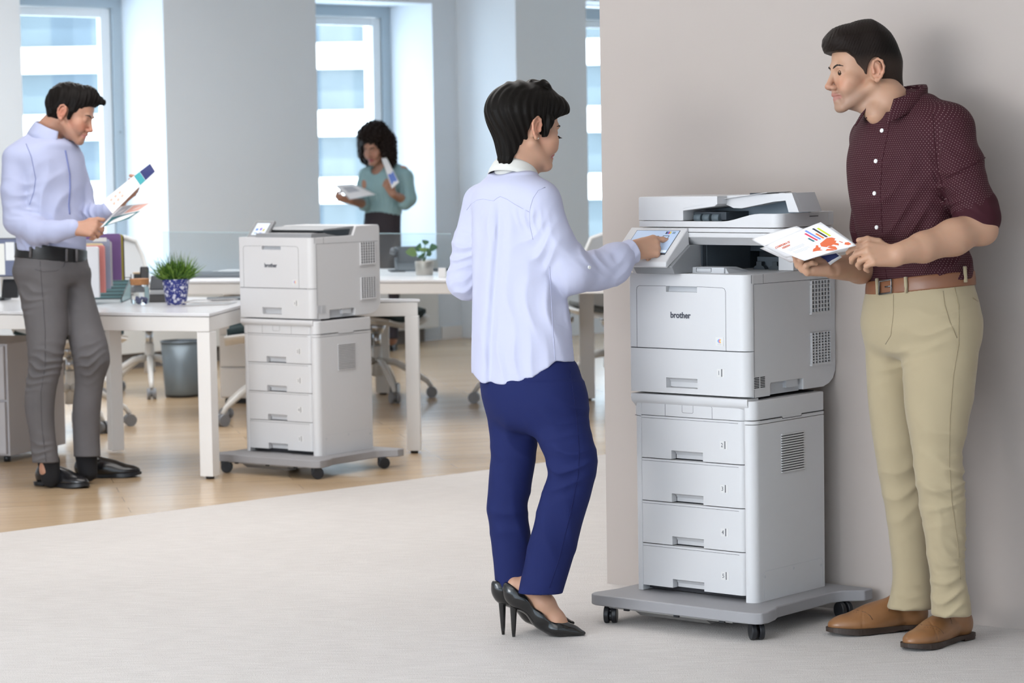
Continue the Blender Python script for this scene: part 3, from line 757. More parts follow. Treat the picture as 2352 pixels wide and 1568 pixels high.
PA = (.6725, 7.428, -.6914); PB = (-.8554, 11.230, -.634)
make_cart(PA, 'grey wheeled cart under the large copier beside the tan wall', [(-.425, -.105, .5), (.075, -.080, .9), (.095, .345, 1.2), (-.44, .36, .2)])
make_tower(PA, 'white four-drawer paper cabinet on the cart beside the tan wall')
make_body(PA, 'large white multifunction copier with scanner and tilted touch panel, nearest the camera', True)
make_cart(PB, 'grey wheeled cart under the small printer beside the white desk', [(-.425, -.105, 2.2), (.075, -.080, 2.4), (.095, .345, 2.5), (-.44, .36, .2)])
make_tower(PB, 'white four-drawer paper cabinet on the cart by the desk leg')
make_body(PB, 'white desktop laser printer with small grey tilted screen, left of the standing woman', False)
# ------------------------------------------------------------------ signed-distance modelling kit (camera-aligned metres: right, depth, up)
RMAT = np.array([[CR.x, CR.y, CR.z], [CF.x, CF.y, CF.z], [CU.x, CU.y, CU.z]])   # rows
OFF = np.array([0, 0, CH])
def J(px, py, d): return np.array([(px-1176.0)/FPX*d, d, -(py-784.0)/FPX*d])
def to_world(P): return np.asarray(P) @ RMAT + OFF
def from_world(P): return (np.asarray(P)-OFF) @ RMAT.T
def nrmz(v): v = np.asarray(v, float); return v/np.linalg.norm(v)
def smin(a, b, k):
    if k <= 0: return np.minimum(a, b)
    h = np.maximum(k-np.abs(a-b), 0)/k
    return np.minimum(a, b)-h*h*k*.25
def smax(a, b, k): return -smin(-a, -b, k)

class Field:
    MARG = .085
    def __init__(s): s.items = []
    def add(s, fn, c, r, k=.01, op='u'): s.items.append((fn, np.asarray(c, float), r, k, op)); return s
    def __call__(s, P):
        d = np.full(len(P), .30)
        for fn, c, r, k, op in s.items:
            q = P-c; m = (q*q).sum(1) < (r+s.MARG)**2
            if not m.any(): continue
            Q = P[m]
            v = fn(Q)
            if op == 'u': d[m] = smin(d[m], v, k)
            elif op == 's': d[m] = smax(d[m], -v, k)
            elif op == 'i': d[m] = smax(d[m], v, k)
            elif op == 'd': d[m] = d[m]+v
        return d
    # primitives
    def cap(s, a, b, ra, rb=None, k=.01, op='u', flat=None):
        a = np.asarray(a, float); b = np.asarray(b, float); rb = ra if rb is None else rb
        ab = b-a; L2 = max(ab@ab, 1e-12)
        fl = None if flat is None else (nrmz(flat[0]), flat[1])
        def fn(P):
            t = np.clip(((P-a)@ab)/L2, 0, 1); q = P-a-t[:, None]*ab
            if fl is not None:
                n, f = fl; c = q@n; q = q+np.outer(c*(1/f-1), n)
                return (np.sqrt((q*q).sum(1))-(ra+(rb-ra)*t))*min(1, f*1.15)
            return np.sqrt((q*q).sum(1))-(ra+(rb-ra)*t)
        return s.add(fn, (a+b)/2, math.sqrt(L2)/2+max(ra, rb), k, op)
    def chain(s, pts, rs, k=.01, flat=None, op='u'):
        for i in range(len(pts)-1): s.cap(pts[i], pts[i+1], rs[i], rs[i+1], k, op, flat)
        return s
    def ell(s, c, r, axes=None, k=.01, op='u'):
        c = np.asarray(c, float); r = np.asarray(r, float); A = None if axes is None else np.asarray(axes, float)  # rows = axes
        def fn(P):
            q = P-c
            if A is not None: q = q@A.T
            a = q/r; k0 = np.sqrt((a*a).sum(1)); b = a/r; k1 = np.sqrt((b*b).sum(1))
            return np.where(k0 < .05, -r.min(), k0*(k0-1)/np.maximum(k1, 1e-6))
        return s.add(fn, c, r.max(), k, op)
    def loft(s, keys, k=.015, op='u', cap=.012):
        """keys: (z, cx, cd, a, b, yaw, n) ; horizontal super-elliptic sections"""
        K = np.array(sorted(keys, key=lambda t: t[0]), float)
        z = K[:, 0]; zz = np.linspace(z[0], z[-1], 160)
        T = []
        for c in range(1, 7):
            y = K[:, c]; m = np.gradient(y, z) if len(z) > 2 else np.full(len(z), (y[-1]-y[0])/(z[-1]-z[0]))
            i = np.clip(np.searchsorted(z, zz)-1, 0, len(z)-2); h = z[i+1]-z[i]; t = (zz-z[i])/h
            T.append((2*t**3-3*t**2+1)*y[i]+(t**3-2*t**2+t)*h*m[i]+(-2*t**3+3*t**2)*y[i+1]+(t**3-t**2)*h*m[i+1])
        def fn(P):
            zc = P[:, 2]; cx, cd, a, b, yw, n = [np.interp(zc, zz, t) for t in T]
            dx = P[:, 0]-cx; dy = P[:, 1]-cd; co, si = np.cos(yw), np.sin(yw)
            x = dx*co+dy*si; y = -dx*si+dy*co
            r = np.sqrt(x*x+y*y)+1e-9; q = (np.abs(x/a)**n+np.abs(y/b)**n)**(1/n)
            d = np.where(q > .25, r*(1-1/np.maximum(q, .25)), (q-1)*np.minimum(a, b))
            d = np.minimum(d, np.maximum(d, 0)*.8+np.minimum(d, 0))
            return smax(d, np.maximum(zz[0]-zc, zc-zz[-1]), cap)
        c = np.array([K[:, 1].mean(), K[:, 2].mean(), (z[0]+z[-1])/2])
        R = math.sqrt(((z[-1]-z[0])/2)**2+(K[:, 3].max()+np.abs(K[:, 1]-c[0]).max())**2+np.abs(K[:, 2]-c[1]).max()**2)
        return s.add(fn, c, R, k, op)
    def fold(s, c, dr, lam, amp, R, ph=0.0, warp=.25):
        """local cloth wrinkles: a packet of ridges running across direction dr"""
        c = np.asarray(c, float); dr = nrmz(dr); o = nrmz(np.cross(dr, [.3, 1, .2]))
        def fn(P):
            q = P-c; g = np.exp(-(q*q).sum(1)/(R*R)); u = q@dr; v = q@o
            w = u/lam+warp*1.6*np.sin(v/(lam*1.3)+ph)+warp*np.sin(v/(lam*.55)+2.3*ph+u/(lam*.9))
            sn = np.sin(2*math.pi*w+ph); md = .55+.45*np.sin(v/(lam*.9)+u/(lam*1.7)+ph*1.7)
            return -amp*g*md*(sn*.7+.6*np.clip(sn, 0, 1)**3)
        return s.add(fn, c, R*1.8, 0, 'd')
    def local(s, o, A, sc, fnl, bc, br, k=.01, op='u'):
        """fnl works in a local frame: rows of A are local axes in camera space"""
        o = np.asarray(o, float); A = np.asarray(A, float)
        def fn(P): return fnl(((P-o)@A.T)/sc)*sc
        return s.add(fn, o+np.asarray(bc)@A*sc, br*sc, k, op)

def sil(d0, rows, ratio=.65, n=2.2, yaw=0.0):
    """silhouette rows (py, x_left, x_right[, depth offset[, ratio]]) -> loft keys"""
    out = []
    for r in rows:
        py, xl, xr = r[:3]; dd = r[3] if len(r) > 3 else 0.0; ra = r[4] if len(r) > 4 else ratio
        d = d0+dd; c = J((xl+xr)/2, py, d); w = (xr-xl)/2/FPX*d
        a = w/math.sqrt(math.cos(yaw)**2+(ra*math.sin(yaw))**2)
        out.append((c[2], c[0], d, a, a*ra, yaw, n))
    return out

def mesh_field(f, lo, hi, h, smooth=1, project=1):
    """sparse surface nets"""
    lo = np.asarray(lo, float); hi = np.asarray(hi, float); B = 6; S = B*h
    nb = np.ceil((hi-lo)/S).astype(int)+1
    g = np.stack(np.meshgrid(*[np.arange(n) for n in nb], indexing='ij'), -1).reshape(-1, 3)
    dc = f(lo+(g+.5)*S); g = g[np.abs(dc) < S*1.15+.004]
    N = nb*B+2
    l = np.arange(B+1); loc = np.stack(np.meshgrid(l, l, l, indexing='ij'), -1).reshape(-1, 3)
    pts = (g[:, None, :]*B+loc[None]).reshape(-1, 3)
    key = (pts[:, 0]*N[1]+pts[:, 1])*N[2]+pts[:, 2]
    uk, inv = np.unique(key, return_inverse=True)
    up = np.stack([uk//(N[1]*N[2]), (uk//N[2]) % N[1], uk % N[2]], 1)
    val = np.empty(len(uk))
    for i in range(0, len(uk), 400000): val[i:i+400000] = f(lo+up[i:i+400000]*h)
    D = val[inv].reshape(len(g), B+1, B+1, B+1)
    c8 = [D[:, i:i+B, j:j+B, k:k+B] for i in (0, 1) for j in (0, 1) for k in (0, 1)]
    st = np.stack(c8, -1); neg = st < 0; act = neg.any(-1) & ~neg.all(-1)
    bi, ci, cj, ck = np.nonzero(act)
    cell = g[bi]*B+np.stack([ci, cj, ck], 1); V = st[bi, ci, cj, ck]
    corner = np.array([(i, j, k) for i in (0, 1) for j in (0, 1) for k in (0, 1)], float)
    acc = np.zeros((len(cell), 3)); cnt = np.zeros(len(cell))
    for a in range(8):
        for b in range(a+1, 8):
            if abs(corner[a]-corner[b]).sum() != 1: continue
            va, vb = V[:, a], V[:, b]; m = (va < 0) != (vb < 0)
            t = va[m]/(va[m]-vb[m]); acc[m] += corner[a]+(corner[b]-corner[a])*t[:, None]; cnt[m] += 1
    pos = lo+(cell+acc/cnt[:, None])*h
    ck_ = (cell[:, 0]*N[1]+cell[:, 1])*N[2]+cell[:, 2]
    order = np.argsort(ck_); ck_ = ck_[order]; pos = pos[order]; cell = cell[order]; V = V[order]
    strd = np.array([N[1]*N[2], N[2], 1]); faces = []
    for ax, cb in ((0, 4), (1, 2), (2, 1)):
        m = (V[:, 0] < 0) != (V[:, cb] < 0); kk = ck_[m]; flip = V[m, 0] < 0
        o1, o2 = [(1, 2), (2, 0), (0, 1)][ax]
        q = np.stack([kk, kk-strd[o1], kk-strd[o1]-strd[o2], kk-strd[o2]], 1)
        idx = np.searchsorted(ck_, q); idx = np.clip(idx, 0, len(ck_)-1); ok = (ck_[idx] == q).all(1)
        idx = idx[ok]; fl = flip[ok]
        idx[~fl] = idx[~fl][:, ::-1]
        faces.append(idx)
    F = np.concatenate(faces)
    if smooth or project:
        E = np.concatenate([F[:, [0, 1]], F[:, [1, 2]], F[:, [2, 3]], F[:, [3, 0]]])
        for _ in range(smooth):
            s_ = np.zeros_like(pos); n_ = np.zeros(len(pos))
            for a, b in ((0, 1), (1, 0)):
                for c in range(3): s_[:, c] += np.bincount(E[:, a], pos[E[:, b], c], len(pos))
                n_ += np.bincount(E[:, a], minlength=len(pos))
            pos = .4*pos+.6*s_/np.maximum(n_, 1)[:, None]
        for _ in range(project):
            e = h*.5; d = f(pos); gr = np.stack([f(pos+np.eye(3)[i]*e)-d for i in range(3)], 1)/e
            gl_ = np.sqrt((gr*gr).sum(1)); gl_ = np.maximum(gl_, .35)
            pos = pos-gr*np.clip(d/gl_**2, -h, h)[:, None]*.9
    return pos, F

def base_of(o):
    while o is not None:
        if '_base' in o: return np.array(list(o['_base']))
        o = o.parent
    return np.zeros(3)
def field_obj(name, f, lo, hi, h, m, parent, color=None, uv=None, smooth=1, project=1):
    pos, F = mesh_field(f, lo, hi, h, smooth, project)
    if len(pos) == 0: print('EMPTY', name); return None
    W_w = to_world(pos); base = base_of(parent)
    me = bpy.data.meshes.new(name)
    me.vertices.add(len(pos)); me.vertices.foreach_set('co', (W_w-base).ravel().astype(np.float32))
    me.loops.add(F.size); me.loops.foreach_set('vertex_index', F.ravel().astype(np.int32))
    me.polygons.add(len(F)); me.polygons.foreach_set('loop_start', np.arange(0, F.size, 4, dtype=np.int32))
    try: me.polygons.foreach_set('loop_total', np.full(len(F), 4, dtype=np.int32))
    except Exception: pass
    me.polygons.foreach_set('use_smooth', np.ones(len(F), bool))
    me.update(calc_edges=True); me.validate()
    me.materials.append(m)
    if color is not None:
        C = np.ones((len(pos), 4), np.float32); C[:, :3] = color(pos)
        a = me.color_attributes.new('Col', 'FLOAT_COLOR', 'POINT'); a.data.foreach_set('color', C.ravel())
    if uv is not None:
        U = np.zeros((len(pos), 3), np.float32); U[:, :uv(pos).shape[1]] = uv(pos)
        a = me.attributes.new('ClothUV', 'FLOAT_VECTOR', 'POINT'); a.data.foreach_set('vector', U.ravel())
    o = bpy.data.objects.new(name, me); COL.objects.link(o); o.parent = parent
    return o

def hit(f, px, py, d0, d1, n=160):
    ds = np.linspace(d0, d1, n); P = np.array([J(px, py, d) for d in ds]); v = f(P)
    k = np.nonzero(v < 0)[0]
    if len(k) == 0: return P[np.argmin(np.abs(v))]
    k = k[0]
    if k == 0: return P[0]
    t = v[k-1]/(v[k-1]-v[k]); return P[k-1]+(P[k]-P[k-1])*t
def grad(f, p, e=.002):
    P = np.array([p]+[p+np.eye(3)[i]*e for i in range(3)]); v = f(P); return nrmz((v[1:]-v[0])/e)
def W2(parent, p): return Vector(to_world(p)-base_of(parent))
def surf_line(name, f, pts, d0, d1, r, m, parent, step=10, lift=0.0):
    out = []
    for (a, b) in zip(pts[:-1], pts[1:]):
        n = max(1, int(math.hypot(b[0]-a[0], b[1]-a[1])/step))
        for i in range(n):
            t = i/n; p = hit(f, a[0]+(b[0]-a[0])*t, a[1]+(b[1]-a[1])*t, d0, d1); out.append(p+grad(f, p)*lift)
    p = hit(f, pts[-1][0], pts[-1][1], d0, d1); out.append(p+grad(f, p)*lift)
    b = MB(); b.tube([W2(parent, q) for q in out], r, 6); return b.build(name, m, parent)
def disc(name, f, px, py, d0, d1, r, th, m, parent):
    p = hit(f, px, py, d0, d1); n = grad(f, p); b = MB(); b.cyl(W2(parent, p-n*.001), W2(parent, p+n*th), r, r*.9, n=16)
    return b.build(name, m, parent)

def attr_mat(name, rough=.5, sss=0.0, spec=.5, bump=None, sheen=0, coat=0, streak=None):
    m = bpy.data.materials.new(name); m.use_nodes = True; nt = m.node_tree; b = nt.nodes['Principled BSDF']
    a = nt.nodes.new('ShaderNodeAttribute'); a.attribute_name = 'Col'; nt.links.new(a.outputs['Color'], b.inputs['Base Color'])
    b.inputs['Roughness'].default_value = rough; b.inputs['Specular IOR Level'].default_value = spec
    if sss:
        b.inputs['Subsurface Weight'].default_value = sss; b.inputs['Subsurface Radius'].default_value = (1.0, .35, .2); b.inputs['Subsurface Scale'].default_value = .006
    if sheen: b.inputs['Sheen Weight'].default_value = sheen
    if bump:
        tc = nt.nodes.new('ShaderNodeTexCoord'); n = nt.nodes.new('ShaderNodeTexNoise'); n.inputs['Scale'].default_value = bump[0]; n.inputs['Detail'].default_value = 4
        mp = nt.nodes.new('ShaderNodeMapping'); nt.links.new(tc.outputs['Object'], mp.inputs[0]); nt.links.new(mp.outputs[0], n.inputs['Vector'])
        if streak: mp.inputs['Scale'].default_value = streak
        bp = nt.nodes.new('ShaderNodeBump'); bp.inputs['Strength'].default_value = bump[1]; bp.inputs['Distance'].default_value = bump[2]
        nt.links.new(n.outputs['Fac'], bp.inputs['Height']); nt.links.new(bp.outputs[0], b.inputs['Normal'])
    return m

# ------------------------------------------------------------------ anatomy
def frame(fwd, up_hint=(0, 0, 1), roll=0.0):
    f = nrmz(fwd); r = nrmz(np.cross(f, up_hint)); u = np.cross(r, f)
    if roll: c, s = math.cos(roll), math.sin(roll); r, u = r*c+u*s, u*c-r*s
    return np.array([r, f, u])          # rows: right, forward, up

def head(F, o, A, s=1.0, jaw=1.0, nose=1.0, cheek=1.0, lips=1.0, open_eye=True, ear=1.0, smile=0.0):
    o = np.asarray(o, float)
    def P(x, y, z): return o+np.array([x, y, z])@A*s
    def E(c, r, k=.012, op='u', rot=None):
        AX = A if rot is None else rot@A
        F.ell(P(*c), np.array(r)*s, AX, k*s, op)
    def C(a, b, ra, rb, k=.01, op='u'): F.cap(P(*a), P(*b), ra*s, rb*s, k*s, op)
    E((0, -.016, .042), (.0735, .093, .083)); E((0, .038, .045), (.062, .054, .058), .02)
    E((0, .040, -.012), (.0565, .054, .066), .02)
    E((0, .036, -.062), (.047*jaw, .050, .040), .02)
    for q in (-1, 1):
        C((q*.055*jaw, .002, -.040), (q*.020, .078, -.090), .014, .0135, .016)
        E((q*.040, .060, -.020), (.024*cheek, .025*cheek, .022*cheek), .018)
        E((q*.034, .070, -.040), (.018, .020*cheek, .018), .018)
    E((0, .082, -.090), (.020, .0165, .016), .016)
    C((-.030, .0835, .0245), (.030, .0835, .0245), .0105, .0105, .016)
    for q in (-1, 1):
        E((q*.031, .1015, .0065), (.0165, .016, .0115), .010, 's')
        F.ell(P(q*.0315, .0775, .0055), np.array([.0140, .0132, .0132])*s, A, .003*s)
        if open_eye: E((q*.0325, .0935, .0040), (.0115, .012, .0030), .0015, 's')
        else: E((q*.0325, .0945, -.001), (.0125, .006, .0008), .0012, 's')
    C((0, .0885, .018), (0, .1085*nose, -.0265), .0068, .0088, .011)
    E((0, .1080*nose, -.0295), (.0105, .0105, .0090), .006)
    for q in (-1, 1):
        E((q*.0125, .1010, -.0335), (.0078, .0105, .0075), .005); E((q*.0065, .1075, -.0405), (.0036, .0050, .0028), .002, 's')
    C((0, .094, -.040), (0, .0965, -.052), .0085, .0095, .008)
    E((0, .0915, -.0545), (.0235*lips, .0118, .0058), .006); E((0, .0900, -.0662), (.0195*lips, .0118, .0062), .006)
    E((0, .0885, -.0750), (.020, .011, .006), .008)
    E((0, .1080, -.0605), (.0240, .0085, .0011), .002, 's')
    for q in (-1, 1):
        E((q*.0245, .0915, -.0600+smile), (.0035, .004, .0022), .004, 's')
        # ear: rim, inner bowl, lobe
        th = math.radians(18); ct, st = math.cos(th), math.sin(th)
        Rr = np.array([[ct, q*st, 0], [-q*st, ct, 0], [0, 0, 1]]); 
        ex, ey, ez = q*.0780, -.010, .000
        E((ex-q*.003, ey, ez+.004), (.0075, .0165*ear, .0280*ear), .005, 'u', Rr)
        rim = [(.010, -.004), (.013, .012), (.008, .027), (-.004, .0335), (-.015, .026), (-.019, .010), (-.016, -.006), (-.009, -.018), (-.001, -.027)]
        rp = [P(ex+q*(.0045-.22*yy), ey+yy*ear, ez+zz*ear) for yy, zz in rim]
        for i in range(len(rp)-1): F.cap(rp[i], rp[i+1], .0036*s, .0036*s, .003*s)
        rp2 = [P(ex+q*(.0030-.2*yy), ey+yy, ez+zz) for yy, zz in ((.002, .020), (-.007, .012), (-.008, -.002), (-.002, -.012))]
        for i in range(3): F.cap(rp2[i], rp2[i+1], .0030*s, .0028*s, .003*s)
        E((ex+q*.0080, ey+.003, ez+.002), (.0085, .0062, .0125), .002, 's', Rr)
        E((ex+q*.0020, ey+.011, ez-.004), (.0045, .0040, .0060), .003)
        E((ex+q*.0010, ey+.003, ez-.026*ear), (.0050, .0075, .0080), .004)
        F.ell(P(ex-q*.014, ey+.001, ez), np.array([.010, .012, .024])*s, A, .006*s)
    return P

def hand(F, wrist, fwd, dorsal, right=True, curl=((40, 60, 30),)*4, thumb=((.6, .55, -.35), (.2, .9, -.4), (.1, .95, -.4)), s=1.0, spread=(.10, .03, -.04, -.12), k=.0035, r=1.0, finger_scale=1.0):
    f = nrmz(fwd); n = nrmz(np.asarray(dorsal, float)-f*np.dot(dorsal, f)); x = np.cross(f, n)*(-1 if right else 1)
    w = np.asarray(wrist, float)
    def P(a, b, c): return w+(x*a+f*b+n*c)*s
    offs = (.030, .0105, -.0095, -.0275); base = (.090, .093, .087, .078); lens = (.072, .080, .074, .058); rr = (.0088, .0090, .0085, .0075)
    kn = []
    for i in range(4):
        F.cap(P(offs[i]*.55, .006, -.001), P(offs[i], base[i], -.001), .0145*s*r, (.0118 if i < 3 else .0105)*s*r, .012*s)
        kn.append(P(offs[i], base[i], 0))
    F.cap(P(.006, .020, -.012), P(.030, .050, -.013), .0150*s*r, .0125*s*r, .012*s)
    F.cap(P(-.018, .018, -.010), P(-.022, .060, -.010), .0120*s*r, .0100*s*r, .012*s)
    tips = []
    for i in range(4):
        c = curl[i] if i < len(curl) else curl[-1]; p = kn[i]; a = 0; L = lens[i]*s*finger_scale; ra = rr[i]*s*r
        for j, (fr, g) in enumerate(((.45, c[0]), (.31, c[1]), (.24, c[2]))):
            a += math.radians(g); dr = nrmz(f*math.cos(a)-n*math.sin(a)+x*spread[i]*math.cos(a))
            q = p+dr*L*fr; F.cap(p, q, ra*(1.04-.09*j), ra*(.97-.10*j), k*s if j else .007*s)
            if j < 2: F.ell(q, np.array([1.06, 1.06, 1.06])*ra*(1.0-.1*j), None, .002*s)
            p = q
        tips.append((p, dr, ra))
    p = P(.020, .028, -.010); L3 = (.040, .034, .026); r3 = (.0130, .0108, .0098, .0082)
    for j in range(3):
        t = thumb[j]; dr = nrmz(x*t[0]+f*t[1]+n*t[2]); q = p+dr*L3[j]*s*finger_scale
        F.cap(p, q, r3[j]*s*r, r3[j+1]*s*r, .004*s if j else .010*s); p = q
    tips.append((p, dr, r3[3]*s))
    return tips, (x, f, n)

def nails(tips, axes_n, parent, m, F):
    for (p, dr, r) in tips:
        n = nrmz(axes_n-dr*np.dot(axes_n, dr))
        b = MB()
        pts = []
        for i in range(10):
            a = 2*math.pi*i/10; pts.append(p+dr*(math.cos(a)*r*.62-.0015)+np.cross(dr, n)*math.sin(a)*r*.55+n*(r*.93))
        c = p+n*(r*1.02)-dr*.0015
        b.add([W2(parent, c)]+[W2(parent, q) for q in pts], [(0, i+1, (i+1) % 10+1) for i in range(10)], True)
        b.build('fingernail', m, parent)

def person(base_px, d, label):
    p = G(*base_px) if d is None else G(*base_px)
    e = empty('person', (p.x, p.y, 0)); e['_base'] = [p.x, p.y, 0.0]; tag(e, label, 'person'); return e

def collar(name, parent, c, A, rx, ry, up_h, m, drop=.035, point=.03, gap=14, flare=.018, lean=0.0, tilt=0.0):
    """folded shirt collar: inner band, top fold, outer leaf with points; A rows right, fwd, up"""
    b = MB(); N = 40; rows = []
    for i in range(N+1):
        ph = math.radians(gap+(360-2*gap)*i/N); fr = math.cos(ph); sd = math.sin(ph)
        near = max(0, 1-min(abs(math.degrees(ph)-gap), abs(360-gap-math.degrees(ph)))/42.0)
        h = up_h*(1-.35*max(0, fr)); dr = drop+point*near
        base = np.array([sd*rx, fr*ry, -tilt*fr])
        nrm = np.array([sd, fr, 0])
        col = [base+np.array([0, 0, -.012]), base+np.array([0, 0, h*.6])*1.0, base*np.array([.985, .985, 1])+np.array([0, 0, h]), base+nrm*.004+np.array([0, 0, h+.003]), base+nrm*.008+np.array([0, 0, h-.004]), base+nrm*(.008+flare*.6)+np.array([0, 0, h-dr*.6]), base+nrm*(.006+flare*(1+near*.5))+np.array([0, 0, h-dr])]
        rows.append([np.asarray(c)+q@A for q in col])
    n = len(rows[0]); vs_ = [W2(parent, q) for r in rows for q in r]
    fs_ = [(i*n+k, i*n+k+1, (i+1)*n+k+1, (i+1)*n+k) for i in range(N) for k in range(n-1)]
    b.add(vs_, fs_, True); o = b.build(name, m, parent)
    s = o.modifiers.new('thickness', 'SOLIDIFY'); s.thickness = .0024; s.offset = 0
    return o

def shoe(parent, heel, toe_dir, m_up, m_sole, L=.29, name='shoe', heel_h=.022, wide=1.0, lace=True, brogue=False, h=.0035):
    """leather lace-up; heel = back bottom point, toe_dir = horizontal direction (world-ish camera space)"""
    A = frame(toe_dir); o = np.asarray(heel, float); s = L/.29
    F = Field()
    def P(x, y, z): return o+np.array([x*wide, y, z])@A*s
    F.ell(P(0, .205, .026), np.array([.043*wide, .082, .031])*s, A, .02*s)
    F.ell(P(.002, .135, .040), np.array([.041*wide, .085, .040])*s, A, .02*s)
    F.ell(P(0, .045, .045), np.array([.034*wide, .044, .046])*s, A, .02*s)
    F.cap(P(0, .055, .060), P(0, .060, .092), .034*s, .036*s, .02*s)
    F.cap(P(0, .10, .078), P(0, .17, .052), .017*s, .015*s, .02*s)
    F.ell(P(0, .055, .118), np.array([.026, .036, .034])*s, A, .004*s, 's')
    up = A[2]
    zc = o@up+.014*s
    F.add(lambda Q: zc-(Q@up), P(0, .14, .05), .2*s, .003, 'i')
    if brogue:
        F.add(lambda Q: np.where(np.abs(((Q-o)@A.T)[:, 1]/s-.185-.5*np.abs(((Q-o)@A.T)[:, 0]))<.002, .0012, 0.0), P(0, .2, .03), .1*s, 0, 'd')
    lo = np.min([P(-.06, -.01, 0), P(.06, .31, .14), P(-.06, .31, .14), P(.06, -.01, 0)], 0)-.03; hi = np.max([P(-.06, -.01, 0), P(.06, .31, .14), P(-.06, .31, .14), P(.06, -.01, 0)], 0)+.03
    lo[2] = min(lo[2], P(0, 0, 0)[2]-.02); hi[2] = P(0, 0, .15)[2]+.02
    so = field_obj(name, F, lo, hi, h, m_up, parent)
    # welt, sole and heel block
    W_ = [(0, .000), (.022, .006), (.033, .028), (.034, .060), (.030, .100), (.034, .150), (.045, .200), (.043, .240), (.030, .272), (.012, .288), (0, .291)]
    fine = []
    for i in range(len(W_)-1):
        p0, p1, p2, p3 = W_[max(i-1, 0)], W_[i], W_[i+1], W_[min(i+2, len(W_)-1)]
        if i == 0: p0 = (-W_[1][0], W_[1][1])
        if i == len(W_)-2: p3 = (-W_[-2][0], W_[-2][1])
        for k in range(4):
            t = k/4; fine.append(tuple(.5*((2*p1[c])+(-p0[c]+p2[c])*t+(2*p0[c]-5*p1[c]+4*p2[c]-p3[c])*t*t+(-p0[c]+3*p1[c]-3*p2[c]+p3[c])*t**3) for c in (0, 1)))
    fine.append(W_[-1])
    pl = fine+[(-x, y) for x, y in fine[::-1][1:-1]]
    pl = [(x*wide*1.04, y*1.01-.002) for x, y in pl]
    b = MB(); nv = len(pl)
    def zlo(y): return .0105*max(0, (y-.215)/.075)**1.6 if y > .215 else (.007 if y < .085 else max(0, .007*(1-(y-.085)/.03)))
    def zhi(y): return .0165+(.006*max(0, (y-.22)/.07) if y > .22 else 0)
    b.add([W2(parent, P(x/wide, y, zlo(y))) for x, y in pl]+[W2(parent, P(x/wide, y, zhi(y))) for x, y in pl], [tuple(range(nv)), tuple(range(nv, 2*nv))[::-1]]+[(i, nv+i, nv+(i+1) % nv, (i+1) % nv) for i in range(nv)])
    R_ = [q for q in pl if q[0] >= 0 and q[1] < .072]; L_ = [(-x, y) for x, y in R_[::-1] if x > 1e-6]; hp = R_+L_; nh = len(hp)
    b.add([W2(parent, P(x/wide*.96, y+.001, 0)) for x, y in hp]+[W2(parent, P(x/wide*.99, y+.001, .012)) for x, y in hp], [tuple(range(nh)), tuple(range(nh, 2*nh))[::-1]]+[(i, nh+i, nh+(i+1) % nh, (i+1) % nh) for i in range(nh)])
    b.build('sole', m_sole, so)
    def drop(x, y):
        zs = np.linspace(.13, .0, 90); v = F(np.array([P(x, y, z) for z in zs])); k = np.nonzero(v < 0)[0]
        return P(x, y, zs[k[0]] if len(k) else .03)
    if brogue:
        md = mat('brogue_stitching', (.10, .045, .018), .6)
        for pts in ([(.040*t, .178+.038*(1-abs(t))*(1 if abs(t) > .12 else .7)-.0) for t in np.linspace(-1, 1, 17)], [(.034*t, .128-.030*(1-abs(t))) for t in np.linspace(-1, 1, 13)]):
            b = MB(); b.tube([W2(parent, drop(x, y)) for x, y in pts], .0013, 6); b.build('stitched_seam', md, so)
        b = MB()
        for t in np.linspace(-.95, .95, 15): q = drop(.038*t, .190+.038*(1-abs(t))); n_ = grad(F, q); b.cyl(W2(parent, q-n_*.001), W2(parent, q+n_*.0004), .0014, n=8)
        o_b = b.build('perforations', md, so); o_b['kind'] = 'stuff'
    if lace:
        b = MB()
        for k in range(4):
            y = .098+k*.019; z = .0965-k*.0128
            pts = [P(-.020, y+.004, z-.012), P(-.012, y, z-.001), P(0, y-.001, z+.003), P(.012, y, z-.001), P(.020, y+.004, z-.012)]
            b.tube([W2(parent, q) for q in pts], .0016*s, 6)
        b.build('laces', M['caster'] if not brogue else mat('lace_brown', (.05, .025, .012), .6), so)
    return so, P
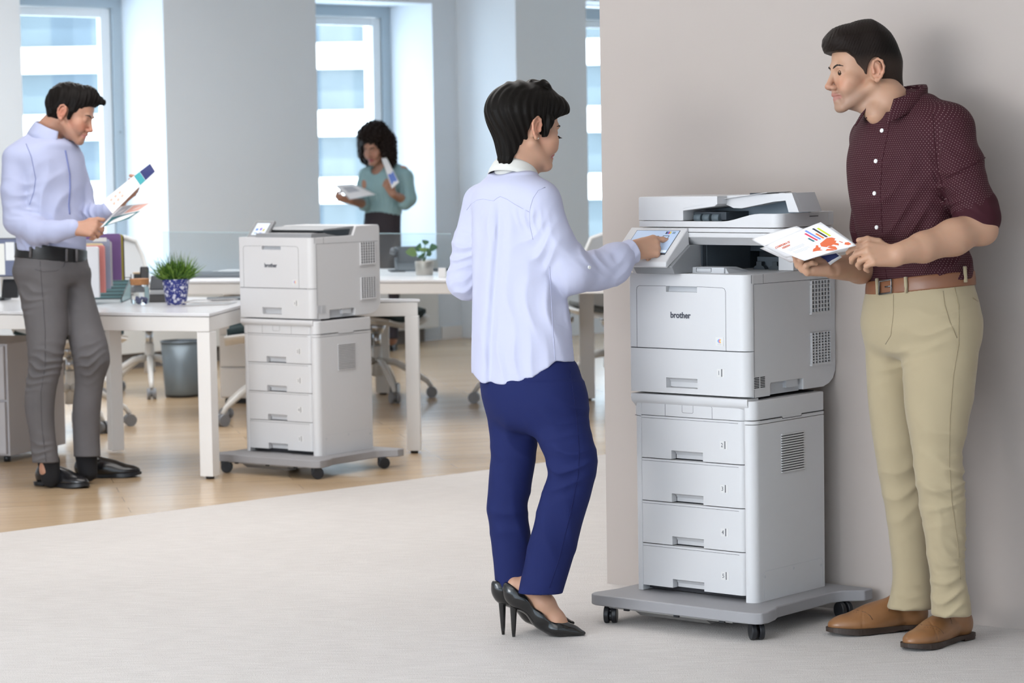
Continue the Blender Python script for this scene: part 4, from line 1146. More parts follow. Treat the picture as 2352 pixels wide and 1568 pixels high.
# ------------------------------------------------------------------ people: shared materials
M['skin'] = attr_mat('skin', .48, sss=.25, spec=.4, bump=(420, .10, .0006))
M['hair'] = attr_mat('hair_strands', .42, spec=.07, bump=(90, .35, .002), streak=(6, 6, 1))
M['nail'] = mat('nail', (.66, .42, .36), .3)
M['eye_white'] = mat('eye_white', (.50, .47, .45), .2)
M['iris'] = mat('iris_brown', (.05, .028, .015), .15)
M['brow'] = mat('brow_hair', (.018, .013, .010), .7)
M['button'] = mat('pearl_button', (.80, .80, .78), .25)
def cloth(name, col, rough=.85, weave=700, wb=.12, sheen=.2, noise=None):
    return mat(name, col, rough, bump=(weave, wb, .0008), sheen=sheen, noise=noise, spec=.25)
def skin_col(base, o, A, s, stubble=0.0, lipc=(.50, .20, .17), blush=.12):
    base = np.array(base, float); o = np.asarray(o, float)
    def f(P):
        q = ((P-o)@A.T)/s; n = len(P); C = np.tile(base, (n, 1))
        rng = np.sin(P[:, 0]*90+np.sin(P[:, 2]*70)*2)*np.sin(P[:, 1]*85+P[:, 2]*60)
        C *= (1+.025*rng)[:, None]
        head = (np.abs(q) < .2).all(1)
        x, y, z = q[:, 0], q[:, 1], q[:, 2]
        g = np.exp(-(((np.abs(x)-.04)/.022)**2+((z+.025)/.022)**2))*(y > .02)*head
        C += (g*blush)[:, None]*np.array([.18, -.10, -.08])
        g = np.exp(-((x/.016)**2+((z+.030)/.016)**2))*(y > .09)*head; C += (g*blush)[:, None]*np.array([.16, -.10, -.08])
        g = np.exp(-((np.abs(x)-.082)/.012)**2-((z)/.03)**2)*head*(np.abs(y+.01) < .03); C += (g*blush)[:, None]*np.array([.22, -.10, -.08])
        if stubble:
            g = 1/(1+np.exp((z+.028+.02*(np.abs(x)/.05))/.006))*(1/(1+np.exp(-(y-.015)/.008)))*head*(z > -.125)
            C = C*(1-stubble*g[:, None])+stubble*g[:, None]*np.array([.13, .105, .10])
        lz = np.abs(z+.0605)/.0125; lx = np.abs(x)/.0245
        g = np.clip(1.35-(lx**2+lz**2)*1.15, 0, 1)*(y > .083)*head; g = np.minimum(g*2.2, 1)
        C = C*(1-g[:, None])+g[:, None]*np.array(lipc)
        return np.clip(C, 0, 1)
    return f
def eyebrow(parent, f, Pf, A, s, q, m=None, w=.0036, up=.0, name='eyebrow'):
    E = Field()
    pts = [(q*.014, .105, .0225+up), (q*.022, .105, .0260+up), (q*.030, .103, .0285+up), (q*.038, .098, .0300+up), (q*.046, .091, .0285+up), (q*.053, .082, .0240+up)]
    pp = []
    for c in pts:
        p = Pf(*c)
        for _ in range(6):
            g_ = grad(f, p); v = f(np.array([p]))[0]; p = p-g_*v*.9
        pp.append(p)
    E.chain(pp, [w*s*.8, w*s, w*s, w*.95*s, w*.8*s, w*.5*s], .003)
    
    lo = np.min(pp, 0)-.01; hi = np.max(pp, 0)+.01
    return field_obj(name, E, lo, hi, .0011, m or M['brow'], parent)
def eye(parent, Pf, A, s, q, look=(0, 1, 0)):
    c = Pf(q*.0315, .0775, .0055); l = nrmz(np.asarray(look, float)@A)
    r = .0122*s; F_ = Field(); F_.ell(c, (r, r, r))
    o = field_obj('eye', F_, c-r*1.3, c+r*1.3, .0018, M['eye_white'], parent)
    b = MB(); b.cyl(W2(parent, c+l*r*.88), W2(parent, c+l*r*1.005), r*.62, r*.56, n=20); b.build('iris', M['iris'], o)
    b = MB(); b.cyl(W2(parent, c+l*r*.99), W2(parent, c+l*r*1.015), r*.28, r*.26, n=16); b.build('pupil', M['caster'], o)
    return o

def hair_obj(parent, fn, o, A, s, h, color, r=.17, name='hair'):
    F_ = Field(); F_.local(o, A, s, fn, (0, 0, .01), r, 0)
    o = np.asarray(o, float)
    return field_obj(name, F_, o-r*s*1.05, o+r*s*1.05, h, M['hair'], parent, color=color, smooth=1)
def ELL(P, c, r):
    q = P-np.array(c); r = np.array(r); k0 = np.sqrt(((q/r)**2).sum(1)); k1 = np.sqrt(((q/r**2)**2).sum(1)); return np.where(k0 < .05, -r.min(), k0*(k0-1)/np.maximum(k1, 1e-6))
def CAPS(P, a, b, ra, rb):
    a = np.array(a, float); b = np.array(b, float); ab = b-a; t = np.clip(((P-a)@ab)/(ab@ab), 0, 1); q = P-a-t[:, None]*ab
    return np.sqrt((q*q).sum(1))-(ra+(rb-ra)*t)
def cutf(y, z, xs, ys):
    f = interp(z, xs, ys); sl = (interp(z+.002, xs, ys)-interp(z-.002, xs, ys))/.004
    return (y-f)/np.sqrt(1+sl*sl)
def interp(x, xs, ys): return (np.interp(x-.008, xs, ys)+np.interp(x-.003, xs, ys)+np.interp(x+.003, xs, ys)+np.interp(x+.008, xs, ys))/4

# ------------------------------------------------------------------ man in the maroon shirt
def man_right():
    d0 = 7.30
    e = person((2170, 1475), None, 'person in a maroon dotted shirt and khaki trousers holding printed sheets against the tan wall')
    B = Field()
    hA = frame((-.97, -.20, -.10)); s = .965; ho = J(2006, 163, 7.24)+hA[0]*(.076*s)
    Pf = head(B, ho, hA, s, jaw=1.06, nose=1.04, lips=.88, open_eye=True, ear=1.0)
    # neck and torso core
    B.chain([ho+hA[1]*(-.035)+hA[2]*(-.045), J(2042, 232, 7.29), J(2072, 290, 7.31)], [.047, .0475, .056], .035)
    B.chain([ho+hA[1]*(.022)+hA[2]*(-.075), J(2016, 262, 7.27), J(2052, 300, 7.32)], [.025, .028, .03], .018)
    B.cap(J(2072, 290, 7.31), J(2090, 360, 7.31), .06, .07, .03)
    B.chain([J(2090, 350, 7.31), J(2100, 480, 7.31), J(2112, 620, 7.32), J(2112, 700, 7.33)], [.085, .085, .085, .09], .03)
    B.chain([J(2080, 320, 7.28), J(2182, 300, 7.19)], [.06, .05], .02); B.chain([J(2080, 320, 7.34), J(1998, 320, 7.42)], [.06, .045], .02)
    for (a, b, c) in (((2150, 760, 7.26), (2160, 1080, 7.25), (2182, 1335, 7.24)), ((2060, 760, 7.42), (2062, 1080, 7.42), (2090, 1320, 7.44))):
        B.chain([J(2112, 700, 7.33), J(*a), J(*b), J(*c)], [.085, .07, .045, .035], .03)
    # left arm (nearer the camera)
    B.chain([J(2182, 300, 7.19), J(2238, 500, 7.14), J(2249, 522, 7.12)], [.05, .046, .043], .02)
    B.chain([J(2249, 520, 7.12), J(2190, 545, 7.08), J(2120, 568, 7.04), J(2068, 580, 7.01)], [.043, .0475, .039, .0275], .02)
    B.ell(J(2262, 535, 7.12), (.028, .028, .026), None, .03)
    wl = J(2058, 588, 7.01)
    B.cap(J(2090, 576, 7.02), wl, .030, .0265, .015, flat=(np.array([0, .6, .8]), .85))
    tl, _ = hand(B, wl+np.array([.010, 0, .002]), (-.97, -.10, .04), (.10, -.84, .50), right=False, curl=((22, 30, 18), (34, 40, 24), (40, 48, 28), (46, 52, 30)), thumb=((.62, .72, .14), (.08, .97, .18), (-.18, .98, -.02)), s=.93, r=1.03, spread=(.02, -.02, -.05, -.08))
    # right arm (farther)
    B.chain([J(1998, 320, 7.42), J(1996, 480, 7.47), J(2018, 592, 7.46)], [.048, .045, .043], .02)
    B.chain([J(2025, 596, 7.46), J(1975, 612, 7.36), J(1912, 617, 7.20)], [.044, .045, .028], .02)
    wr = J(1905, 618, 7.19)
    tr_, _ = hand(B, wr, (-.93, -.28, .06), (-.15, .55, -.82), right=True, curl=((52, 78, 35), (58, 80, 38), (62, 82, 38), (66, 84, 40)), thumb=((.70, .68, .0), (.35, .92, -.15), (.05, .98, -.18)), s=.95, r=1.04, spread=(.06, .02, -.03, -.08))
    col = skin_col((.47, .27, .175), ho, hA, s, stubble=.30, lipc=(.38, .17, .135), blush=.22)
    lo = J(1760, 1440, 7.6); hi = J(2320, 30, 7.6)
    body = field_obj('body', B, (J(1770, 0, 7.3)[0], 6.95, J(0, 1425, 7.3)[2]), (J(2305, 0, 7.3)[0], 7.58, J(0, 35, 7.3)[2]), .0027, M['skin'], e, color=col)
    for t in tl[:4]: pass
    nails([tr_[4]], np.array([-.2, -.8, .5]), e, M['nail'], B); nails([tl[4]], np.array([.0, -.75, .65]), e, M['nail'], B)
    for q in (-1, 1): eyebrow(e, B, Pf, hA, s, q, w=.0021); eye(e, Pf, hA, s, q, (-.42, 1, .0))
    # hair: short back and sides with a fuller top
    def hf(P):
        x, y, z = P.T
        t_top = (.014+.018*np.clip((z-.06)/.05, 0, 1)+.010*np.clip((y-.03)/.05, 0, 1)*np.clip((z-.05)/.04, 0, 1))*(.12+.88*np.clip((y+.105)/.075, 0, 1))
        base = smin(ELL(P, (0, -.016, .042), (.0735, .093, .083)), ELL(P, (0, .038, .045), (.062, .054, .058)), .02)
        nape = CAPS(P, (0, -.05, -.0), (0, -.075, -.062), .062, .040)
        side = np.clip((.06-z)/.07, 0, 1)
        d = smin(base-(t_top*(1-side)+.0035*side), nape, .03)
        d = smin(d, ELL(P, (0, .058, .094), (.050, .040, .026)), .02)
        d = d+.0005*np.sin(y*700+z*380+2*np.sin(x*160))*np.clip((z-.03)/.03, 0, 1)
        cut = cutf(y, z, [-.11, -.072, -.050, -.018, -.014, .010, .020, .050, .056, .070, .078, .2], [-.09, -.075, -.050, -.030, .022, .024, .040, .052, .066, .070, .20, .2])
        earc = -ELL(P, (0, -.010, .004), (1.0, .0245, .036))
        lowc = (-.078-z)
        return smax(smax(smax(d, cut, .006), earc*np.where(np.abs(x) > .05, 1, -1)*1.0-np.where(np.abs(x) > .05, 0, 1), .003), lowc, .006)
    def hc(P):
        q = ((P-ho)@hA.T)/s; z = q[:, 2]; y = q[:, 1]
        t = np.clip((z-.012)/.040, 0, 1)*.75+.25*np.clip(-y/.08, 0, 1); t = np.clip(t, 0, 1)[:, None]
        return (1-t)*np.array([.050, .034, .027])+t*np.array([.0035, .003, .003])
    hair_obj(e, hf, ho, hA, s, .0024, hc)

    # shirt
    S = Field(); yaw = math.radians(-46)
    rows = [(238, 2018, 2128, 0, .9), (262, 1996, 2160, 0, .75), (300, 1972, 2190), (350, 1957, 2196), (420, 1957, 2192), (480, 1966, 2190), (540, 1980, 2200), (590, 1996, 2218, .02), (640, 2003, 2226, .02), (668, 2008, 2226, .02)]
    S.loft(sil(d0, rows, .66, 2.25, yaw), .02)
    S.cap(J(2092, 252, 7.29), J(2176, 292, 7.19), .058, .064, .045)
    S.cap(J(2050, 262, 7.33), J(2000, 310, 7.41), .05, .050, .04)
    S.cap(J(2180, 298, 7.19), J(2205, 380, 7.160), .066, .064, .030); S.chain([J(2205, 380, 7.160), J(2228, 455, 7.14), J(2243, 492, 7.13)], [.064, .0585, .0545], .012)
    S.chain([J(1998, 318, 7.42), J(1994, 420, 7.46), J(1997, 520, 7.47), J(2006, 556, 7.47)], [.050, .050, .050, .050], .025)
    S.cap(J(2236, 470, 7.15), J(2246, 503, 7.13), .0615, .0600, .010)          # rolled cuff
    S.cap(J(1998, 530, 7.47), J(2004, 556, 7.46), .052, .054, .010)
    # cut neck opening and cuffs
    S.ell(J(2048, 226, 7.25), (.044, .050, .040), None, .006, 's')
    ax = nrmz(J(2251, 530, 7.12)-J(2236, 470, 7.15)); cpt = J(2246, 507, 7.13)
    S.add(lambda P: -((P-cpt)@(ax*np.array([1, 1, 1])))+.0, cpt, .075, .004, 's') if False else None
    S.fold(J(2205, 400, 7.10), (.45, 0, 1), .042, .0045, .075)
    S.fold(J(2180, 455, 7.12), (.25, 0, 1), .030, .005, .05, 1)
    S.fold(J(2045, 500, 7.2), (-.55, 0, 1), .075, .0065, .12, .6)
    S.fold(J(2120, 560, 7.17), (-.6, 0, 1), .06, .0070, .11, .2)
    S.fold(J(2170, 600, 7.2), (-.9, 0, .6), .045, .006, .08, 1.6)
    S.fold(J(2080, 630, 7.18), (1, 0, -.3), .034, .003, .07, .3)
    S.fold(J(2140, 360, 7.15), (.9, 0, .6), .05, .0060, .07, 2)
    S.fold(J(2010, 400, 7.2), (.5, 0, 1), .055, .005, .07, 2)
    S.fold(J(2255, 330, 7.15), (.1, 0, 1), .07, .003, .07, 1)
    bx0 = J(2112, 0, 7.32)[0]; bz0 = J(0, 650, 7.32)[2]
    S.add(lambda P: -(P[:, 2]-(bz0+.105*(P[:, 0]-bx0)))-.004, J(2112, 650, 7.32), .22, .004, 'i')
    tm = bpy.data.materials.new('maroon_dotted_cotton'); tm.use_nodes = True; nt = tm.node_tree; b = nt.nodes['Principled BSDF']; b.inputs['Roughness'].default_value = .8; b.inputs['Sheen Weight'].default_value = 0; b.inputs['Specular IOR Level'].default_value = .25
    a = nt.nodes.new('ShaderNodeAttribute'); a.attribute_name = 'ClothUV'
    def grid(off):
        mp = nt.nodes.new('ShaderNodeVectorMath'); mp.operation = 'MULTIPLY_ADD'; mp.inputs[1].default_value = (118, 84, 1); mp.inputs[2].default_value = (off, off, 0); nt.links.new(a.outputs['Vector'], mp.inputs[0])
        fr = nt.nodes.new('ShaderNodeVectorMath'); fr.operation = 'FRACTION'; nt.links.new(mp.outputs[0], fr.inputs[0])
        sb = nt.nodes.new('ShaderNodeVectorMath'); sb.operation = 'SUBTRACT'; sb.inputs[1].default_value = (.5, .5, 0); nt.links.new(fr.outputs[0], sb.inputs[0])
        sc_ = nt.nodes.new('ShaderNodeVectorMath'); sc_.operation = 'MULTIPLY'; sc_.inputs[1].default_value = (1/118, 1/84, 0); nt.links.new(sb.outputs[0], sc_.inputs[0])
        ln = nt.nodes.new('ShaderNodeVectorMath'); ln.operation = 'LENGTH'; nt.links.new(sc_.outputs[0], ln.inputs[0])
        lt = nt.nodes.new('ShaderNodeMath'); lt.operation = 'LESS_THAN'; lt.inputs[1].default_value = .00082; nt.links.new(ln.outputs['Value'], lt.inputs[0]); return lt
    g1, g2 = grid(0), grid(.5); mxm = nt.nodes.new('ShaderNodeMath'); mxm.operation = 'MAXIMUM'; nt.links.new(g1.outputs[0], mxm.inputs[0]); nt.links.new(g2.outputs[0], mxm.inputs[1])
    mx = nt.nodes.new('ShaderNodeMix'); mx.data_type = 'RGBA'; mx.inputs['A'].default_value = (.040, .0075, .0125, 1); mx.inputs['B'].default_value = (.36, .25, .24, 1)
    nt.links.new(mxm.outputs[0], mx.inputs['Factor']); nt.links.new(mx.outputs['Result'], b.inputs['Base Color'])
    plain = cloth('maroon_cotton', (.040, .0075, .0125), .8, sheen=0)
    tc_ = J(2090, 400, d0)
    def uvf(P):
        # cylindrical coordinates about the torso axis or the nearer sleeve axis
        U = np.zeros((len(P), 2)); ang = np.arctan2(P[:, 0]-tc_[0]-.02*(tc_[2]-P[:, 2]), -(P[:, 1]-tc_[1])); U[:, 0] = ang*.165; U[:, 1] = P[:, 2]
        for a0, a1 in (((2178, 296, 7.19), (2243, 492, 7.135)), ((1998, 318, 7.42), (2006, 556, 7.47))):
            A0_, A1_ = J(*a0), J(*a1); v = A1_-A0_; L = np.linalg.norm(v); v /= L; q = P-A0_; t = q@v; r = q-np.outer(t, v); rad = np.sqrt((r*r).sum(1))
            n1 = nrmz(np.cross(v, [0, 0, 1])); n2 = np.cross(v, n1); m = (rad < .078) & (t > .0) & (t < L+.08) & (r@n1 > -.09)
            if a0[0] > 2100: m &= (P[:, 0] > J(2150, 0, 7.2)[0]+.0*t)
            else: m &= (P[:, 1] > 7.43)
            an = np.arctan2(r@n2, r@n1); U[m, 0] = an[m]*.064; U[m, 1] = t[m]
        return U
    sh = field_obj('shirt', S, (J(1935, 0, 7.3)[0], 7.0, J(0, 690, 7.3)[2]), (J(2320, 0, 7.3)[0], 7.60, J(0, 205, 7.3)[2]), .0040, tm, e, uv=uvf)
    cuff = Field(); cuff.cap(J(2239, 478, 7.145), J(2245, 500, 7.132), .0655, .0645, .01)
    cuff.fold(J(2220, 490, 7.10), (1, 0, .4), .03, .003, .06)
    field_obj('sleeve_cuff', cuff, J(2239, 560, 7.15)-.1, J(2245, 440, 7.13)+.1, .0035, plain, sh)
    cuff = Field(); cuff.cap(J(1999, 530, 7.47), J(2004, 552, 7.46), .056, .057, .01); cuff.fold(J(1990, 545, 7.42), (.3, 0, 1), .022, .003, .06)
    field_obj('sleeve_cuff', cuff, J(1999, 600, 7.47)-.1, J(2004, 490, 7.46)+.1, .0035, plain, sh)
    cA = np.array([nrmz((-.66, .75, 0)), nrmz((-.70, -.62, .10)), nrmz((.14, -.0, 1))])
    cl = collar('collar', sh, None, None, 0, 0, 0, None) if False else None
    sh_e = e
    col_o = collar('collar', e, J(2052, 250, 7.275), np.array([nrmz((-.66, .75, 0)), nrmz((-.74, -.66, -.26)), nrmz((.30, -.02, 1))]), .071, .078, .050, tm, drop=.052, point=.012, gap=34, flare=.014)
    # give the collar its own cloth coordinates
    me = col_o.data; at = me.attributes.new('ClothUV', 'FLOAT_VECTOR', 'POINT'); 
    for i, v in enumerate(me.vertices): at.data[i].vector = (v.co.x*1.1+v.co.y*.8, v.co.z, 0)
    for (px_, py_) in ((2026, 300), (2012, 370), (2009, 444), (2014, 522), (2018, 590)): disc('button', S, px_, py_, 6.95, 7.4, .0062, .0030, M['button'], e)
    surf_line('placket_edge', S, [(2046, 262), (2040, 300), (2026, 370), (2022, 444), (2026, 522), (2030, 600), (2038, 645)], 6.95, 7.45, .0014, plain, e)
    surf_line('armhole_seam', S, [(2142, 262), (2146, 320), (2152, 380), (2166, 430), (2184, 476)], 6.95, 7.45, .0018, plain, e)
    surf_line('sleeve_crease', S, [(2172, 408), (2205, 392), (2235, 378), (2262, 362)], 6.95, 7.45, .0022, plain, e)
    # trousers
    T = Field(); kh = cloth('khaki_twill', (.385, .315, .20), .85, 500, .15, noise=(6, .05))
    yw2 = math.radians(-44)
    T.loft(sil(7.32, [(618, 2004, 2224), (650, 2002, 2226), (700, 1992, 2238), (750, 1989, 2244), (790, 2004, 2232), (822, 2030, 2200)], .72, 2.3, yw2), .045, cap=.03)
    nl = [(740, 2092, 2236, -.04), (790, 2080, 2246, -.05), (850, 2074, 2243, -.06), (950, 2082, 2228, -.07), (1050, 2097, 2210, -.08), (1100, 2104, 2213, -.09), (1150, 2110, 2217, -.09), (1250, 2126, 2216, -.09), (1330, 2137, 2218, -.09), (1380, 2139, 2228, -.09), (1414, 2139, 2232, -.09)]
    fl = [(740, 1992, 2120, .05), (790, 1988, 2108, .06), (850, 1990, 2100, .07), (950, 1997, 2110, .08), (1050, 2012, 2122, .09), (1100, 2020, 2122, .10), (1150, 2030, 2130, .10), (1250, 2044, 2132, .11), (1330, 2050, 2136, .11), (1370, 2044, 2140, .11), (1398, 2036, 2144, .11)]
    T.loft(sil(7.32, nl, .95, 2.1), .03); T.loft(sil(7.32, fl, .95, 2.1), .022)
    T.fold(J(2150, 760, 7.2), (.15, 0, 1), .05, .0030, .11, .4); T.fold(J(2040, 840, 7.25), (.3, 0, 1), .05, .004, .09, .4)
    T.fold(J(2150, 1100, 7.15), (.25, 0, 1), .065, .0045, .12, 1); T.fold(J(2050, 1130, 7.3), (-.35, 0, 1), .06, .0045, .11, 1)
    T.fold(J(2200, 1100, 7.2), (.0, 0, 1), .030, .003, .09, 1); T.fold(J(2180, 1370, 7.15), (-.2, 0, 1), .045, .006, .07, .5); T.fold(J(2085, 1370, 7.3), (.25, 0, 1), .042, .006, .07, .5)
    T.fold(J(2160, 950, 7.2), (.4, 0, 1), .11, .003, .14, 1); T.fold(J(2120, 1230, 7.2), (.9, 0, .3), .06, .0025, .13, 1); T.fold(J(2210, 1250, 7.2), (.3, 0, 1), .028, .0018, .14, 1)
    bx_ = J(2112, 0, 7.32)[0]; bz_ = J(0, 648, 7.32)[2]
    T.add(lambda P: P[:, 2]-(bz_+.105*(P[:, 0]-bx_))-.010, J(2112, 640, 7.32), .22, .004, 'i')
    to = field_obj('trousers', T, (J(1965, 0, 7.3)[0], 7.0, J(0, 1425, 7.3)[2]), (J(2270, 0, 7.3)[0], 7.62, J(0, 600, 7.3)[2]), .0044, kh, e)
    seamk = cloth('khaki_seam', (.29, .23, .14), .85)
    surf_line('pocket_edge', T, [(2166, 668), (2170, 700), (2182, 740), (2198, 776)], 6.95, 7.45, .0016, seamk, to)
    surf_line('side_seam', T, [(2190, 650), (2202, 700), (2202, 790), (2190, 860), (2182, 960), (2180, 1060), (2186, 1150), (2200, 1250), (2206, 1330)], 6.95, 7.5, .0013, seamk, to)
    surf_line('fly_seam', T, [(2052, 676), (2052, 720), (2046, 770), (2034, 790)], 6.95, 7.45, .0012, seamk, to)
    surf_line('back_pocket', T, [(2234, 684), (2246, 692)], 6.95, 7.5, .0022, seamk, to)
    hm = MB()
    # belt
    Bt = Field(); k_ = sil(7.32, [(634, 2003, 2224), (650, 2001, 2226), (668, 2001, 2227)], .72, 2.3, yw2); k_ = [(z+(.0 if i else .0), a, b_, c+.0045, d_+.0045, y_, n_) for i, (z, a, b_, c, d_, y_, n_) in enumerate(k_)]
    Bt.loft(k_, 0, cap=.003)
    # the belt dips towards the camera-left buckle
    blt = mat('belt_leather', (.21, .085, .040), .35, bump=(300, .1, .0006))
    # tilt the belt by shearing: build in sheared space
    def sh_(P, k=.105):
        Q = P.copy(); Q[:, 2] = P[:, 2]-k*(P[:, 0]-J(2112, 0, 7.32)[0])*1.0; return Q
    B2 = Field(); B2.add(lambda P: Bt(sh_(P)), J(2112, 650, 7.32), .20, 0)
    bo = field_obj('belt', B2, (J(1975, 0, 7.3)[0], 7.05, J(0, 690, 7.3)[2]), (J(2250, 0, 7.3)[0], 7.6, J(0, 605, 7.3)[2]), .0032, blt, e)
    W_ = Field(); W_.add(lambda P: B2(P)-.0035, J(2112, 650, 7.32), .20, 0)
    # buckle and keeper
    p = hit(B2, 2036, 659, 6.9, 7.4); n = grad(B2, p); r_ = nrmz(np.cross(n, [0, 0, 1])); 
    b = MB()
    cs = [(-.022, -.018), (.022, -.018), (.022, .018), (-.022, .018), (-.022, -.018)]
    tilt = .10
    uu = np.cross(r_, n); uu = uu if uu[2] > 0 else -uu; rr2 = r_ if r_[0] > 0 else -r_; rr2 = nrmz(rr2+uu*tilt)
    b.tube([W2(e, p+n*.005+rr2*x_+uu*z_) for x_, z_ in cs], .0028, 8); b.tube([W2(e, p+n*.006+uu*.0), W2(e, p+n*.006+rr2*.024)], .0022, 8)
    b.build('buckle', mat('gunmetal', (.22, .22, .22), .25, .9), bo)
    for (px_, a_, c_) in ((2080, 636, 680), (2014, 640, 676), (2216, 612, 648)):
        surf_line('belt_loop', W_, [(px_, a_), (px_+1, (a_+c_)/2), (px_+2, c_)], 6.9, 7.5, .0052, kh, to)
    # shoes
    tan_l = mat('tan_brogue_leather', (.25, .115, .045), .38, noise=(14, .35), coat=.2); dks = mat('dark_leather_sole', (.035, .022, .016), .5)
    g = from_world(np.array(G(2229, 1474)))
    def foot(px0, py0, px1, py1, **kw):
        a = from_world(np.array(G(px0, py0))); b_ = from_world(np.array(G(px1, py1))); dr = b_-a; L = np.linalg.norm(dr)
        return shoe(e, a, dr, L=kw.pop('L', .30), **kw)
    so, P1 = foot(2226, 1462, 2118, 1487, m_up=tan_l, m_sole=dks, L=.285, wide=1.12, brogue=True)
    so2, P2 = foot(2132, 1443, 1925, 1457, m_up=tan_l, m_sole=dks, L=.31, wide=1.08, brogue=True)
    hem = [so, so2]
    # sheets of paper
    pap = mat('printed_paper', (.80, .79, .80), .6); 
    def sheet(label, c, m_=pap, name='paper_sheet', curl=.010, deco=None, grp=None):
        """c = corners A(left) B(top) C(right) D(bottom) in camera space"""
        c = [np.asarray(q, float) for q in c]; nrm_ = nrmz(np.cross(c[1]-c[0], c[3]-c[0]))
        if nrm_[1] > 0: nrm_ = -nrm_
        def S_(u, v, l=0.0):
            p = (1-u)*(1-v)*c[0]+u*(1-v)*c[1]+u*v*c[2]+(1-u)*v*c[3]
            return p+nrm_*(l+curl*(math.sin(math.pi*u)*.6-.6*v*v))
        b = MB(); N = 12
        vs_ = [S_(i/N, j/N, .0003*k) for k in (0, 1) for i in range(N+1) for j in range(N+1)]; w = (N+1)**2
        fs_ = []
        for i in range(N):
            for j in range(N):
                a = i*(N+1)+j; fs_.append((a, a+1, a+N+2, a+N+1)); fs_.append((w+a, w+a+N+1, w+a+N+2, w+a+1))
        for i in range(N):
            for (a, b_2) in ((i*(N+1), (i+1)*(N+1)), (i*(N+1)+N, (i+1)*(N+1)+N), (i, i+1), (N*(N+1)+i, N*(N+1)+i+1)): fs_.append((a, b_2, b_2+w, a+w))
        p0 = to_world(c[0]); b.add([Vector(to_world(q))-Vector(p0) for q in vs_], fs_, True)
        o = b.build(name, m_, None, loc=p0); tag(o, label, 'paper', grp)
        def quad(uvs, m2, nm):
            q = MB(); pts = [S_(u, v, .0012) for u, v in uvs]; q.add([Vector(to_world(t))-Vector(p0) for t in pts], [tuple(range(len(pts)))]); oo = q.build(nm, m2, o); return oo
        if deco: deco(quad, S_)
        return o
    return e, sheet, tl, tr_
MR, sheet, tl_, tr_ = man_right()
def up_frame(m, f): return f

